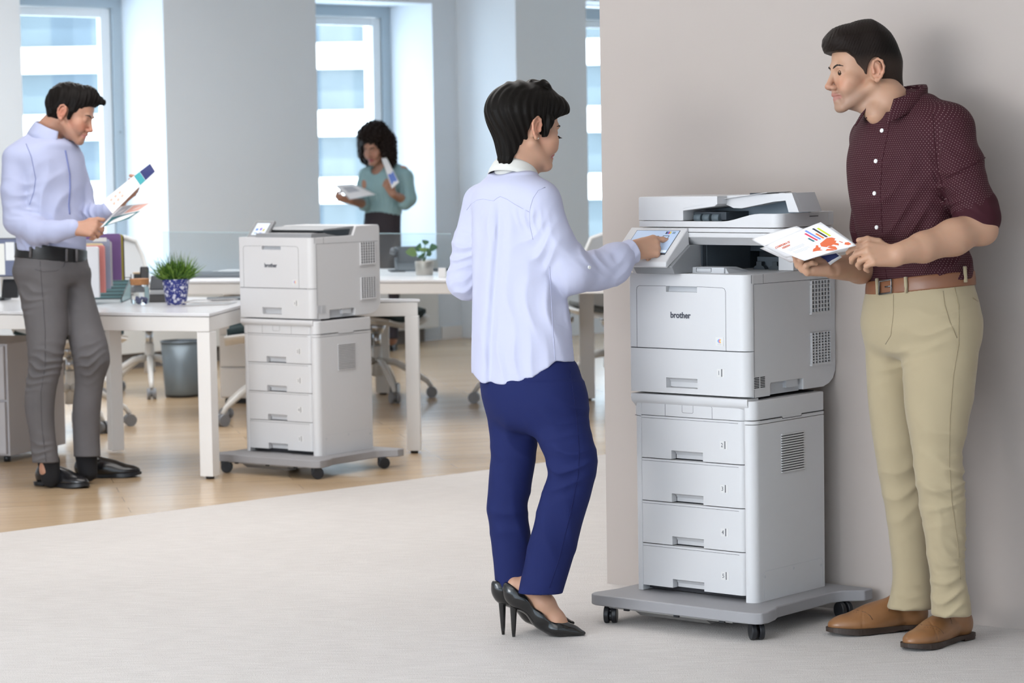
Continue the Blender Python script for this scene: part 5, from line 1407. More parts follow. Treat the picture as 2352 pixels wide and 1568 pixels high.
# ------------------------------------------------------------------ woman at the copier
def woman_front():
    e = person((1235, 1460), None, 'person in a white blouse and navy trousers touching the copier screen, seen from behind')
    B = Field(); d0 = 7.48
    hA = frame((.845, .52, -.14)); s = .985; ho = J(1238, 296, 7.42)-hA[0]*(.076*s)
    Pf = head(B, ho, hA, s, jaw=.92, nose=.86, cheek=1.18, lips=1.05, open_eye=False, ear=1.0, smile=.004)
    B.chain([ho+hA[1]*(-.030)+hA[2]*(-.030), J(1196, 372, 7.50), J(1178, 430, 7.50)], [.048, .0475, .055], .03)
    B.chain([J(1178, 440, 7.50), J(1185, 640, 7.50), J(1215, 820, 7.50)], [.065, .065, .06], .03)
    B.chain([J(1178, 450, 7.50), J(1235, 470, 7.42), J(1312, 628, 7.44), J(1368, 612, 7.49), J(1448, 578, 7.545)], [.05, .038, .034, .032, .024], .02)
    B.chain([J(1178, 450, 7.50), J(1095, 480, 7.59), J(1060, 640, 7.62), J(1130, 650, 7.78)], [.05, .036, .032, .026], .02)
    hand(B, J(1135, 648, 7.79), (.8, .5, .1), (-.1, .2, .9), right=False, s=.84)
    # pointing hand
    w = J(1449, 573, 7.555)
    tips, _ = hand(B, w, (.86, .40, .13), (-.35, -.85, .40), right=True, curl=((5, 8, 5), (62, 78, 40), (68, 82, 42), (72, 84, 44)), thumb=((.20, .65, -.70), (-.40, .70, -.60), (-.60, .75, -.30)), s=.95, r=1.0, spread=(-.22, -.02, -.05, -.10))
    # legs and feet
    B.chain([J(1215, 820, 7.50), J(1272, 900, 7.45), J(1305, 1050, 7.41), J(1255, 1300, 7.44)], [.06, .055, .045, .030], .03)
    B.chain([J(1215, 820, 7.50), J(1180, 900, 7.54), J(1178, 1060, 7.54), J(1174, 1300, 7.55)], [.06, .05, .042, .030], .03)
    PUMPS = []
    for (hx_, hy_, tx_, ty_) in ((1176, 1462, 1333, 1459), (1152, 1457, 1308, 1436)):
        a_ = from_world(np.array(G(hx_, hy_))); t_ = from_world(np.array(G(tx_, ty_))); L_ = np.linalg.norm(t_-a_); A_ = frame(t_-a_); PUMPS.append((a_, A_, L_))
        Pq = lambda x, y, z: a_+np.array([x, y*L_, z])@A_
        kn_ = J(1255, 1300, 7.44) if hx_ > 1160 else J(1174, 1300, 7.55)
        B.chain([kn_, Pq(0, .38, .215), Pq(0, .36, .165)], [.028, .028, .028], .02)
        B.chain([Pq(0, .06, .150), Pq(0, .26, .140), Pq(0, .48, .092), Pq(0, .66, .045), Pq(0, .80, .022)], [.022, .026, .028, .0225, .010], .025)
    col = skin_col((.50, .285, .19), ho, hA, s, lipc=(.50, .17, .17), blush=.30)
    body = field_obj('body', B, (J(1020, 0, 7.5)[0], 7.25, J(0, 1475, 7.45)[2]), (J(1560, 0, 7.6)[0], 7.95, J(0, 180, 7.4)[2]), .0027, M['skin'], e, color=col)
    nails(tips[:1], np.array([-.3, -.85, .45]), e, M['nail'], B)
    eyebrow(e, B, Pf, hA, s, 1, w=.0022)
    # lashes
    b = MB(); 
    for q in (1,):
        for k in range(9):
            a = -.6+k*.16; p0 = Pf(q*(.0325+.0125*math.sin(a)), .0905, -.001); p1 = Pf(q*(.0345+.017*math.sin(a)), .1015, -.0065); b.tube([W2(e, p0), W2(e, (p0+p1)/2+hA[2]*-.001), W2(e, p1)], .0006, 4)
    b.build('eyelashes', M['brow'], e)
    p = Pf(.0800, -.003, -.028); b = MB(); b.lathe([(0, -.003), (.003, -.002), (.0038, 0), (.003, .002), (0, .003)], W2(e, p), 12); b.build('earring', mat('pearl', (.75, .68, .60), .2), e)
    def hf(P):
        x, y, z = P.T
        crown = smin(ELL(P, (0, -.022, .052), (.088, .106, .090)), ELL(P, (0, .035, .075), (.070, .072, .062)), .03)
        back = CAPS(P, (0, -.040, .03), (0, -.046, -.090), .080, .030)
        d = smin(crown, back, .03)
        d = smin(d, ELL(P, (.015, .070, .075), (.064, .050, .042)), .02)
        d = smin(d, ELL(P, (.012, .020, .136), (.040, .034, .016))+.0022*np.sin(x*260+y*90), .012)
        sb = np.minimum(CAPS(P, (.072, .030, .03), (.070, .024, -.022), .018, .006), CAPS(P, (-.072, .030, .03), (-.070, .024, -.022), .018, .006))
        d = smin(d, sb, .008)
        ang = np.arctan2(x, -y+.02); el = z
        d = d-.0018*np.sin(ang*34+3*np.sin(z*28)+z*22)*np.clip((.12-z)/.05, 0, 1)-.0022*np.sin(y*120+x*90+2*np.sin(z*90))*np.clip((z-.10)/.03, 0, 1)
        # face opening
        yc = cutf(y, z, [-.13, -.10, -.06, -.028, -.026, .0, .030, .050, .066, .082, .10, .2], [-.055, -.045, -.036, -.026, .034, .040, .052, .070, .110, .14, .2, .2])
        d = smax(d, yc, .006)
        earc = np.where(np.abs(x) > .055, -ELL(P, (0, -.009, .002), (1.0, .0225, .0335)), -1)
        d = smax(d, earc, .004)
        return smax(d, -.118+.0-z+.02*np.sin(x*150)*.2, .012)
    hair_obj(e, hf, ho, hA, s, .0024, lambda P: np.tile(np.array([.009, .0075, .0065]), (len(P), 1)))
    # blouse
    S = Field(); yaw = math.radians(-37)
    rows = [(405, 1130, 1226, 0, .85), (425, 1106, 1246, 0, .75), (450, 1090, 1258), (500, 1088, 1262), (560, 1087, 1268), (640, 1088, 1285), (720, 1087, 1302), (800, 1086, 1312), (850, 1086, 1317), (886, 1088, 1322)]
    S.loft(sil(d0, rows, .66, 2.3, yaw), .02, cap=.004)
    S.cap(J(1150, 432, 7.51), J(1108, 462, 7.57), .045, .045, .04); S.cap(J(1200, 428, 7.46), J(1240, 462, 7.41), .046, .050, .04)
    S.cap(J(1240, 464, 7.41), J(1272, 560, 7.40), .054, .060, .035); S.chain([J(1272, 560, 7.40), J(1312, 622, 7.42)], [.060, .064], .012)
    S.chain([J(1312, 622, 7.42), J(1365, 622, 7.475), J(1415, 598, 7.52), J(1440, 582, 7.54)], [.064, .054, .050, .034], .02)
    S.ell(J(1400, 628, 7.50), (.052, .04, .036), None, .03)
    S.chain([J(1105, 466, 7.57), J(1085, 560, 7.60), J(1071, 640, 7.62)], [.052, .055, .055], .018)
    S.chain([J(1071, 645, 7.62), J(1110, 660, 7.74), J(1135, 655, 7.78)], [.053, .046, .040], .02)
    # hem: scooped on the sides
    hx = J(1087, 0, d0)[0]; 
    tab_x = [J(x, 0, d0)[0] for x in (1060, 1088, 1105, 1125, 1160, 1200, 1235, 1256, 1275, 1296, 1316, 1340)]; tab_z = [J(0, y, d0)[2] for y in (858, 862, 874, 880, 879, 872, 858, 842, 829, 829, 831, 836)]
    tab_z2 = [J(0, y, d0)[2] for y in (858, 850, 845, 845, 845, 845, 850, 850, 842, 850, 866, 870)]
    def hem(P):
        zf = np.interp(P[:, 0], tab_x, tab_z); zb_ = np.interp(P[:, 0], tab_x, tab_z2); t = np.clip((P[:, 1]-7.50)/.06, 0, 1)
        return (zf*(1-t)+zb_*t)-P[:, 2]
    S.add(hem, J(1200, 860, d0), .20, .003, 'i')
    # pleat and drape
    plx = [(452, 1133), (560, 1131), (700, 1120), (860, 1112)]
    def pleat(P):
        zs_ = np.array([J(0, y, d0)[2] for y, _ in plx])[::-1]; xs_ = np.array([J(x, 0, d0)[0] for _, x in plx])[::-1]
        xc = np.interp(P[:, 2], zs_, xs_); g = np.clip((zs_[-1]-P[:, 2])/.06, 0, 1)*(P[:, 1] < 7.52)
        u = P[:, 0]-xc
        return g*(.0060*np.exp(-((u-.018)/.010)**2)-.0050*np.exp(-((u+.006)/.016)**2)+.0035*np.exp(-((u+.034)/.009)**2)-.003*np.exp(-((u-.05)/.018)**2))
    S.add(pleat, J(1140, 660, 7.42), .28, 0, 'd')
    S.fold(J(1180, 830, 7.4), (1, 0, .05), .045, .0035, .15, .5, .08); S.fold(J(1250, 560, 7.38), (-.55, 0, .75), .045, .005, .07, .5); S.fold(J(1262, 700, 7.38), (1, 0, .1), .055, .004, .13, 1, .12)
    S.fold(J(1225, 500, 7.38), (1, 0, .1), .022, .0028, .05, 1, .1); S.fold(J(1100, 520, 7.42), (1, 0, -.1), .022, .0022, .06, .2, .1)
    S.fold(J(1060, 590, 7.57), (.25, 0, 1), .034, .0042, .07, .5); S.fold(J(1062, 660, 7.60), (-.5, 0, 1), .028, .004, .05, 1.5)
    S.fold(J(1350, 600, 7.42), (1, 0, .35), .034, .0055, .055, .3); S.fold(J(1420, 610, 7.5), (.8, 0, -.5), .030, .005, .045, 1.2); S.fold(J(1290, 540, 7.36), (.6, 0, 1), .06, .003, .07, 1.5)
    wp = J(1446, 578, 7.545)
    bl = bpy.data.materials.new('white_crepe_blouse'); bl.use_nodes = True; b_ = bl.node_tree.nodes['Principled BSDF']
    blm = cloth('pale_lilac_crepe', (.50, .51, .65), .75, 900, .08, sheen=0)
    so = field_obj('blouse', S, (J(1005, 0, 7.5)[0], 7.24, J(0, 900, d0)[2]), (J(1480, 0, 7.55)[0], 7.88, J(0, 385, d0)[2]), .0040, blm, e)
    C = Field(); C.chain([J(1434, 585, 7.535), J(1452, 577, 7.548)], [.0375, .0365], .01); C.fold(J(1440, 590, 7.50), (.8, 0, -.5), .025, .003, .04, 1)
    ax = nrmz(J(1452, 577, 7.548)-J(1434, 585, 7.535)); pc = J(1455, 576, 7.55); C.add(lambda P: (P-pc)@ax, pc, .06, .003, 'i')
    ps = J(1432, 586, 7.534); C.add(lambda P: -((P-ps)@ax), ps, .06, .004, 'i')
    field_obj('cuff', C, J(1445, 640, 7.54)-.08, J(1445, 540, 7.54)+.08, .003, blm, so)
    collar('collar', e, J(1180, 408, 7.495), np.array([nrmz((.80, -.60, 0)), nrmz((.60, .80, -.30)), nrmz((.18, .1, 1))]), .056, .058, .034, cloth('white_collar', (.66, .65, .61), .7, sheen=0), drop=.038, point=.02, gap=22, flare=.012)
    sl = cloth('lilac_seam', (.46, .47, .63), .8, sheen=0)
    surf_line('yoke_seam', S, [(1072, 482), (1082, 468), (1096, 459), (1110, 457), (1124, 460), (1134, 461), (1141, 455), (1149, 451), (1165, 458), (1182, 469), (1200, 479), (1216, 487)], 7.2, 7.6, .0011, sl, so, 6)
    surf_line('armhole_seam', S, [(1252, 430), (1236, 437), (1224, 455), (1218, 475), (1216, 490), (1217, 520), (1224, 550)], 7.2, 7.6, .0013, sl, so, 6)
    surf_line('side_seam', S, [(1262, 612), (1266, 680), (1270, 760), (1275, 826)], 7.2, 7.7, .0012, sl, so)
    disc('button', S, 1353, 614, 7.25, 7.6, .0055, .003, M['button'], so)
    # trousers
    T = Field(); nv = cloth('navy_wool', (.010, .016, .085), .8, 600, .12, sheen=0)
    T.loft(sil(d0, [(820, 1104, 1318), (870, 1107, 1334), (920, 1113, 1346), (965, 1135, 1335), (995, 1165, 1310)], .75, 2.2, yaw), .04, cap=.03)
    T.loft(sil(d0, [(880, 1150, 1336, -.03), (930, 1188, 1347, -.04), (1000, 1228, 1360, -.06), (1045, 1249, 1372, -.07), (1080, 1258, 1371, -.07), (1110, 1252, 1364, -.06), (1160, 1238, 1350, -.05), (1230, 1218, 1331, -.035), (1300, 1203, 1311, -.02), (1345, 1193, 1297, -.02), (1362, 1190, 1292, -.02)], .92, 2.1), .02, cap=.003)
    T.loft(sil(d0, [(880, 1109, 1250, .05), (960, 1120, 1238, .06), (1040, 1127, 1232, .06), (1120, 1121, 1220, .065), (1160, 1119, 1213, .065), (1230, 1126, 1219, .07), (1300, 1134, 1219, .07), (1345, 1137, 1213, .07), (1362, 1137, 1208, .07)], .95, 2.1), .02, cap=.003)
    T.fold(J(1300, 1070, 7.35), (.12, 0, 1), .05, .004, .09, .7); T.fold(J(1300, 960, 7.35), (.3, 0, 1), .05, .0028, .09, .7); T.fold(J(1175, 1180, 7.45), (.5, 0, 1), .08, .0035, .12, .2); T.fold(J(1170, 960, 7.45), (1, 0, .6), .055, .003, .12, 2)
    T.fold(J(1250, 1200, 7.4), (1, 0, .2), .07, .003, .16, 1, .08)
    zc1 = J(0, 1366, 7.46)[2]
    to = field_obj('trousers', T, (J(1085, 0, 7.5)[0], 7.2, J(0, 1385, d0)[2]), (J(1392, 0, 7.4)[0], 7.75, J(0, 800, d0)[2]), .0042, nv, e)
    ns = cloth('navy_seam', (.008, .012, .07), .8, sheen=0)
    surf_line('side_seam', T, [(1310, 850), (1322, 940), (1330, 1030), (1328, 1090), (1310, 1180), (1285, 1280), (1262, 1350)], 7.1, 7.7, .0012, ns, to)
    # court shoes with stiletto heels
    lea = mat('black_patent', (.008, .008, .008), .16, coat=.5); ins = mat('shoe_lining', (.35, .17, .09), .5)
    def pump(hx_, hy_, tx_, ty_, hb, d_off, name='court_shoe'):
        o, A, L = hb
        q = Field(); P = lambda x, y, z: o+np.array([x, y*L, z])@A
        # foot cup: heel high, toe at ground
        q.chain([P(0, .03, .128), P(0, .20, .105), P(0, .45, .055), P(0, .68, .024), P(0, .90, .0125), P(0, 1.02, .007)], [.026, .0275, .030, .0265, .0135, .004], .02)
        q.cap(P(0, -.02, .150), P(0, .06, .112), .014, .022, .03)
        q.cap(P(0, .66, .020), P(0, 1.03, .0065), .030, .004, .02, flat=(A[2], .45))
        q.chain([P(0, .045, .175), P(0, .20, .160), P(0, .42, .115), P(0, .60, .072), P(0, .68, .056)], [.0225, .0275, .0315, .0285, .020], .02, op='s')
        gz = (o@A[2])+.0015; q.add(lambda Q: gz-Q@A[2], P(0, .6, .02), .2, .001, 'i')
        lo = np.min([P(-.05, -.1, 0), P(.05, 1.1, .2), P(-.05, 1.1, 0), P(.05, -.1, .2)], 0)-.01; hi = np.max([P(-.05, -.1, 0), P(.05, 1.1, .2), P(-.05, 1.1, 0), P(.05, -.1, .2)], 0)+.01
        oo = field_obj(name, q, lo, hi, .0022, lea, e)
        b = MB(); b.tube([W2(e, P(0, .02, .112)), W2(e, P(0, .030, .09)), W2(e, P(0, .028, .055)), W2(e, P(0, .026, .02)), W2(e, P(0, .025, 0))], .013, 12, .0045); b.build('stiletto_heel', lea, oo)
        return oo
    pump(0, 0, 0, 0, PUMPS[0], 0); pump(0, 0, 0, 0, PUMPS[1], 0)
    return e
WF = woman_front()

# ------------------------------------------------------------------ man at the white desk
def man_left():
    e = person((165, 1112), None, 'person in a pale blue shirt and grey jeans reading a brochure beside the white desk')
    B = Field(); d0 = 11.08
    hA = frame((.93, -.12, -.36)); s = .985; ho = J(148, 261, 11.00)-hA[0]*(.076*s)
    Pf = head(B, ho, hA, s, jaw=1.0, nose=1.02, open_eye=False, ear=1.02)
    B.chain([ho+hA[1]*(-.035)+hA[2]*(-.04), J(118, 296, 11.10), J(104, 340, 11.10)], [.052, .052, .06], .03)
    B.chain([J(104, 350, 11.10), J(112, 460, 11.10), J(122, 560, 11.10), J(125, 600, 11.10)], [.08, .08, .08, .06], .03)
    B.chain([J(90, 350, 11.05), J(38, 372, 10.98), J(32, 500, 10.98), J(90, 528, 10.92), J(168, 524, 10.86)], [.06, .045, .042, .038, .026], .02)
    tr, _ = hand(B, J(170, 523, 10.86), (.96, -.15, -.05), (-.10, -.80, .45), right=True, curl=((46, 52, 28), (52, 58, 30), (56, 62, 32), (60, 66, 34)), thumb=((.60, .75, .05), (.25, .95, -.05), (.0, .99, -.10)), s=.97, r=1.05)
    B.chain([J(110, 350, 11.15), J(168, 372, 11.20), J(188, 480, 11.22), J(232, 500, 11.10), J(276, 462, 10.98)], [.06, .045, .042, .036, .027], .02)
    tl, _ = hand(B, J(277, 463, 10.98), (.72, -.20, .52), (.60, .35, -.50), right=False, curl=((38, 50, 30),)*4, thumb=((.7, .6, -.1), (.3, .9, -.2), (.1, .98, -.2)), s=.95, r=1.05)
    B.chain([J(125, 600, 11.10), J(104, 700, 11.02), J(96, 880, 11.0), J(108, 1080, 11.02)], [.06, .05, .042, .032], .03)
    B.chain([J(125, 600, 11.10), J(176, 700, 11.14), J(200, 870, 11.10), J(200, 1060, 11.16)], [.06, .05, .042, .032], .03)
    col = skin_col((.44, .235, .16), ho, hA, s, stubble=.14, lipc=(.46, .20, .17), blush=.3)
    field_obj('body', B, (J(0, 0, 11.1)[0]-.08, 10.68, J(0, 1092, 11.1)[2]), (J(350, 0, 11)[0], 11.40, J(0, 175, 11)[2]), .0036, M['skin'], e, color=col)
    eyebrow(e, B, Pf, hA, s, -1, w=.0026)
    eyebrow(e, B, Pf, hA, s, 1, w=.0026)
    def hf(P):
        x, y, z = P.T
        c = smin(ELL(P, (0, -.018, .050), (.083, .103, .088)), ELL(P, (0, .030, .080), (.066, .062, .056)), .03)
        c = smin(c, CAPS(P, (0, -.040, .0), (0, -.050, -.055), .070, .042), .03)
        q = CAPS(P, (.0, .055, .112), (-.005, .118, .102), .034, .012)
        d = smin(c, q, .03)
        d = smin(d, np.minimum(CAPS(P, (.072, .020, .02), (.068, .020, -.018), .014, .006), CAPS(P, (-.072, .020, .02), (-.068, .020, -.018), .014, .006)), .008)
        d = d-.0022*np.sin(y*150+z*60+2*np.sin(x*70))*np.sin(x*130+z*50)-.001*np.sin(y*300-x*280)
        yc = cutf(y, z, [-.12, -.085, -.05, -.028, -.026, .0, .03, .060, .074, .084, .095, .2], [-.07, -.065, -.050, -.034, .030, .034, .048, .070, .095, .16, .2, .2])
        d = smax(d, yc, .006)
        d = smax(d, np.where(np.abs(x) > .055, -ELL(P, (0, -.009, .002), (1.0, .0225, .0335)), -1), .004)
        return smax(d, -.100-z, .010)
    hair_obj(e, hf, ho, hA, s, .0030, lambda P: np.tile(np.array([.008, .0065, .006]), (len(P), 1)))
    S = Field(); yaw = math.radians(54)
    S.loft(sil(d0, [(312, 84, 142, 0, .9), (328, 56, 170, 0, .8), (350, 38, 180), (400, 40, 186), (450, 46, 185), (500, 48, 186), (545, 46, 189), (585, 48, 190)], .66, 2.25, yaw), .02)
    S.cap(J(82, 330, 11.06), J(40, 362, 10.99), .055, .058, .04); S.cap(J(125, 332, 11.13), J(162, 362, 11.2), .05, .05, .03)
    S.chain([J(38, 366, 10.99), J(34, 440, 10.97), J(40, 505, 10.97)], [.060, .058, .058], .012)
    S.chain([J(42, 508, 10.97), J(85, 532, 10.92), J(125, 532, 10.89), J(166, 524, 10.865)], [.058, .052, .044, .0375], .02)
    S.chain([J(164, 366, 11.2), J(186, 440, 11.23), J(196, 490, 11.20), J(232, 494, 11.10), J(252, 482, 11.03)], [.050, .050, .050, .044, .036], .015)
    for (c, dr, lam, am, R_, ph) in (((50, 440), (.2, 0, 1), .05, .005, .07, 1), ((60, 500), (.7, 0, 1), .035, .006, .06, 0), ((100, 520), (1, 0, .6), .04, .005, .08, 2), ((110, 450), (.8, 0, -.5), .07, .005, .12, .5), ((150, 520), (.7, 0, .8), .05, .005, .08, 1), ((95, 560), (1, 0, .2), .035, .006, .08, .3), ((120, 380), (.9, 0, .3), .06, .004, .08, 2), ((215, 485), (1, 0, .3), .03, .004, .06, 1)):
        S.fold(J(c[0], c[1], 10.97 if c[0] < 200 else 11.1), dr, lam, am, R_, ph)
    S.ell(J(124, 306, 11.05), (.045, .05, .04), None, .006, 's')
    zb_ = J(0, 583, d0)[2]; xb_ = J(118, 0, d0)[0]; S.add(lambda P: (zb_-.10*(P[:, 0]-xb_))-P[:, 2], J(118, 583, d0), .22, .004, 'i')
    pb = cloth('pale_blue_poplin', (.40, .43, .60), .8, 700, .1, sheen=0)
    so = field_obj('shirt', S, (J(0, 0, 11.1)[0]-.09, 10.70, J(0, 600, 11.1)[2]), (J(285, 0, 11)[0], 11.42, J(0, 280, 11)[2]), .005, pb, e)
    bs = cloth('blue_seam', (.16, .19, .38), .8, sheen=0)
    surf_line('placket', S, [(150, 345), (160, 400), (161, 430), (158, 470), (160, 492)], 10.6, 11.4, .0045, bs, so, 6)
    surf_line('armhole_seam', S, [(60, 330), (72, 360), (82, 410), (78, 440), (68, 470)], 10.6, 11.4, .0016, bs, so, 6)
    collar('collar', e, J(114, 310, 11.07), np.array([nrmz((-.55, -.83, 0)), nrmz((.80, -.52, -.28)), nrmz((.28, 0, 1))]),   .066, .070, .040, pb, drop=.060, point=.020, gap=24, flare=.020)
    T = Field(); dn = cloth('grey_denim', (.115, .108, .112), .85, 500, .25, sheen=0, noise=(9, .22))
    T.loft(sil(d0, [(572, 47, 190), (600, 42, 194), (630, 38, 200), (655, 50, 192)], .75, 2.3, yaw), .03, cap=.02)
    T.loft(sil(d0, [(620, 40, 156, -.05), (660, 42, 155, -.06), (700, 50, 152, -.07), (760, 60, 154, -.08), (810, 64, 146, -.09), (850, 65, 140, -.09), (880, 60, 132, -.09), (930, 57, 125, -.08), (1000, 68, 127, -.07), (1062, 75, 136, -.06)], 1.0, 2.1), .02, cap=.003)
    T.loft(sil(d0, [(620, 118, 202, .04), (650, 132, 208, .04), (680, 145, 216, .04), (740, 150, 233, .02), (800, 162, 249, .0), (830, 168, 252, .0), (870, 172, 240, .02), (940, 167, 231, .04), (1000, 168, 229, .06), (1048, 170, 231, .06)], 1.0, 2.1), .02, cap=.003)
    for (c, dr, lam, am, R_, ph) in (((100, 840), (.25, 0, 1), .035, .006, .10, 1), ((210, 830), (-.35, 0, 1), .035, .006, .10, 0), ((70, 680), (.4, 0, 1), .04, .004, .08, 1), ((100, 1040), (.2, 0, 1), .035, .004, .06, 0), ((200, 1020), (.2, 0, 1), .035, .004, .06, 0), ((180, 680), (.5, 0, 1), .04, .004, .08, 1)):
        T.fold(J(c[0], c[1], 10.95), dr, lam, am, R_, ph)
    to = field_obj('jeans', T, (J(10, 0, 11.1)[0], 10.75, J(0, 1085, 11.1)[2]), (J(275, 0, 11.1)[0], 11.40, J(0, 560, 11.1)[2]), .005, dn, e)
    ds = cloth('denim_seam', (.07, .065, .07), .85, sheen=0)
    surf_line('side_seam', T, [(92, 600), (98, 680), (104, 760), (104, 840), (94, 900), (96, 980), (106, 1060)], 10.6, 11.4, .0013, ds, to)
    surf_line('pocket_edge', T, [(80, 618), (100, 624), (130, 622), (146, 612), (150, 600)], 10.6, 11.4, .0014, ds, to)
    Bt = Field(); k_ = sil(d0, [(566, 46, 190), (582, 46, 190), (600, 44, 192)], .75, 2.3, yaw); Bt.loft([(z, a, b_, c+.005, d_+.005, y_, n_) for (z, a, b_, c, d_, y_, n_) in k_], 0, cap=.003)
    bz = J(0, 583, d0)[2]; bx = J(118, 0, d0)[0]
    B2 = Field(); B2.add(lambda P: Bt(P+np.stack([0*P[:, 0], 0*P[:, 0], .10*(P[:, 0]-bx)], 1)), J(118, 583, d0), .20, 0)
    bo = field_obj('belt', B2, (J(30, 0, d0)[0], 10.8, J(0, 625, d0)[2]), (J(205, 0, d0)[0], 11.35, J(0, 545, d0)[2]), .0045, mat('black_belt', (.012, .012, .013), .4), e)
    W_ = Field(); W_.add(lambda P: B2(P)-.004, J(118, 583, d0), .20, 0)
    for px_ in (70, 153, 176): surf_line('belt_loop', W_, [(px_, 566+(px_-60)*.06), (px_, 600)], 10.6, 11.4, .006, dn, to)
    blk = mat('black_dress_leather', (.010, .010, .012), .22, coat=.3)
    def foot(a, b_, L, wd): 
        a = from_world(np.array(G(*a))); b_ = from_world(np.array(G(*b_))); return shoe(e, a, b_-a, blk, M['caster'], L=L, wide=wd, h=.0042)
    foot((84, 1113), (210, 1122), .285, 1.08); foot((170, 1098), (318, 1094), .29, 1.08)
    for (x_, y_, d_) in ((112, 1075, 11.03), (198, 1062, 11.15)):
        K = Field(); K.cap(J(x_, y_-15, d_), J(x_+4, y_+22, d_), .047, .040, 0); field_obj('sock', K, J(x_-35, y_+60, d_)-.06, J(x_+35, y_-50, d_)+.06, .004, mat('black_sock', (.008, .008, .010), .9), e)
    return e, tr, tl
ML, mtr, mtl = man_left()

# ------------------------------------------------------------------ woman by the window
def woman_back():
    e = person((905, 800), None, 'person with curly dark hair and teal blouse reading papers by the middle window')
    B = Field(); d0 = 18.15
    hA = frame((-.50, -.80, -.36)); s = .98; ho = J(864, 340, 18.1)
    Pf = head(B, ho, hA, s, jaw=.92, open_eye=False)
    B.chain([ho+hA[1]*(-.02)+hA[2]*(-.05), J(874, 372, 18.15), J(882, 405, 18.15)], [.048, .046, .055], .03)
    B.chain([J(882, 405, 18.15), J(880, 480, 18.15), J(880, 530, 18.15)], [.07, .07, .08], .03)
    B.chain([J(882, 405, 18.15), J(925, 395, 18.10), J(934, 462, 18.05), J(903, 446, 17.90)], [.05, .04, .036, .024], .02)
    hand(B, J(903, 446, 17.90), (-.45, -.2, .85), (.2, -.85, .1), right=False, s=.88, curl=((40, 60, 30),)*4)
    B.chain([J(882, 405, 18.15), J(840, 400, 18.18), J(836, 468, 18.10), J(806, 462, 17.92)], [.05, .04, .034, .024], .02)
    hand(B, J(806, 462, 17.92), (-.9, -.3, .25), (-.1, -.5, -.8), right=True, s=.88, curl=((40, 60, 30),)*4)
    B.chain([J(880, 530, 18.15), J(895, 640, 18.15), J(900, 780, 18.2)], [.08, .055, .038], .03); B.chain([J(880, 530, 18.15), J(872, 640, 18.2), J(872, 775, 18.3)], [.08, .055, .038], .03)
    col = skin_col((.36, .19, .13), ho, hA, s, lipc=(.30, .08, .09), blush=.1)
    field_obj('body', B, (J(765, 0, 18)[0], 17.7, J(0, 800, 18)[2]), (J(960, 0, 18)[0], 18.5, J(0, 270, 18)[2]), .005, M['skin'], e, color=col)
    for q in (-1, 1): eyebrow(e, B, Pf, hA, s, q, w=.003)
    H = Field()
    for (x, y, z, r) in ((0, -.02, .085, .105), (.075, -.02, .04, .075), (-.075, -.02, .04, .075), (.10, -.01, -.04, .062), (-.10, .0, -.04, .060), (.085, -.03, -.10, .052), (-.095, .01, -.105, .045), (0, -.07, -.02, .095), (0, .035, .115, .070), (.045, .055, .105, .048), (-.05, .05, .10, .05), (0, -.06, -.10, .07)):
        H.ell(ho+np.array([x, y, z])@hA*s, (r, r, r), None, .03)
    H.add(lambda P: .010*np.sin(P[:, 0]*150+2*np.sin(P[:, 2]*90))*np.sin(P[:, 2]*140+P[:, 1]*60)+.006*np.sin(P[:, 0]*330+P[:, 1]*250)*np.sin(P[:, 2]*310), ho, .26, 0, 'd')
    fc = ho+np.array([-.0, .10, -.03])@hA; H.ell(fc, (.062, .06, .080), hA, .02, 's')
    field_obj('hair', H, ho-.26, ho+.26, .005, M['hair'], e, color=lambda P: np.tile(np.array([.018, .013, .012]), (len(P), 1)))
    S = Field(); yaw = math.radians(-28)
    S.loft(sil(d0, [(384, 862, 902, 0, .9), (392, 845, 918, 0, .7), (420, 838, 926), (460, 840, 922), (490, 838, 922), (498, 842, 920)], .68, 2.3, yaw), .03, cap=.01)
    S.chain([J(912, 394, 18.12), J(930, 408, 18.08), J(938, 455, 18.04), J(930, 466, 18.02)], [.055, .058, .056, .05], .02); S.chain([J(858, 396, 18.17), J(842, 402, 18.18), J(838, 425, 18.18), J(836, 468, 18.10)], [.052, .052, .055, .05], .02)
    for k, x_ in enumerate((850, 866, 884, 902)): S.fold(J(x_, 460, 18.0), (1, 0, .1), .03, .007, .10, k*.9, .1)
    cut = ho+np.array([0, .04, -.14])@hA; S.ell(cut, (.045, .06, .05), None, .01, 's')
    field_obj('blouse', S, (J(815, 0, 18)[0], 17.7, J(0, 510, 18)[2]), (J(955, 0, 18)[0], 18.5, J(0, 375, 18)[2]), .006, cloth('teal_satin', (.23, .36, .38), .5, sheen=0), e)
    T = Field(); T.loft(sil(d0, [(486, 838, 921), (520, 835, 920), (560, 833, 921), (600, 836, 920), (700, 852, 917), (778, 860, 915)], .7, 2.2, yaw), .02, cap=.004)
    field_obj('trousers', T, (J(820, 0, 18)[0], 17.8, J(0, 790, 18)[2]), (J(935, 0, 18)[0], 18.5, J(0, 478, 18)[2]), .007, cloth('charcoal_trousers', (.035, .030, .036), .8, sheen=0), e)
    for (x_, y_) in ((900, 801), (868, 795)):
        a = from_world(np.array(G(x_+6, y_))); b_ = from_world(np.array(G(x_-8, y_+7))); shoe(e, a, b_-a, mat('black_pump', (.01, .01, .01), .4), M['caster'], L=.24, wide=.95, lace=False, h=.006)
    b = MB(); p = hit(S, 862, 394, 17.6, 18.4); b.lathe([(0, -.010), (.010, -.006), (.012, 0), (.010, .006), (0, .010)], W2(e, p+np.array([0, -.01, 0])), 14); b.build('pendant', mat('silver_pendant', (.7, .7, .7), .2, .6), e)
    return e
WB_ = woman_back()
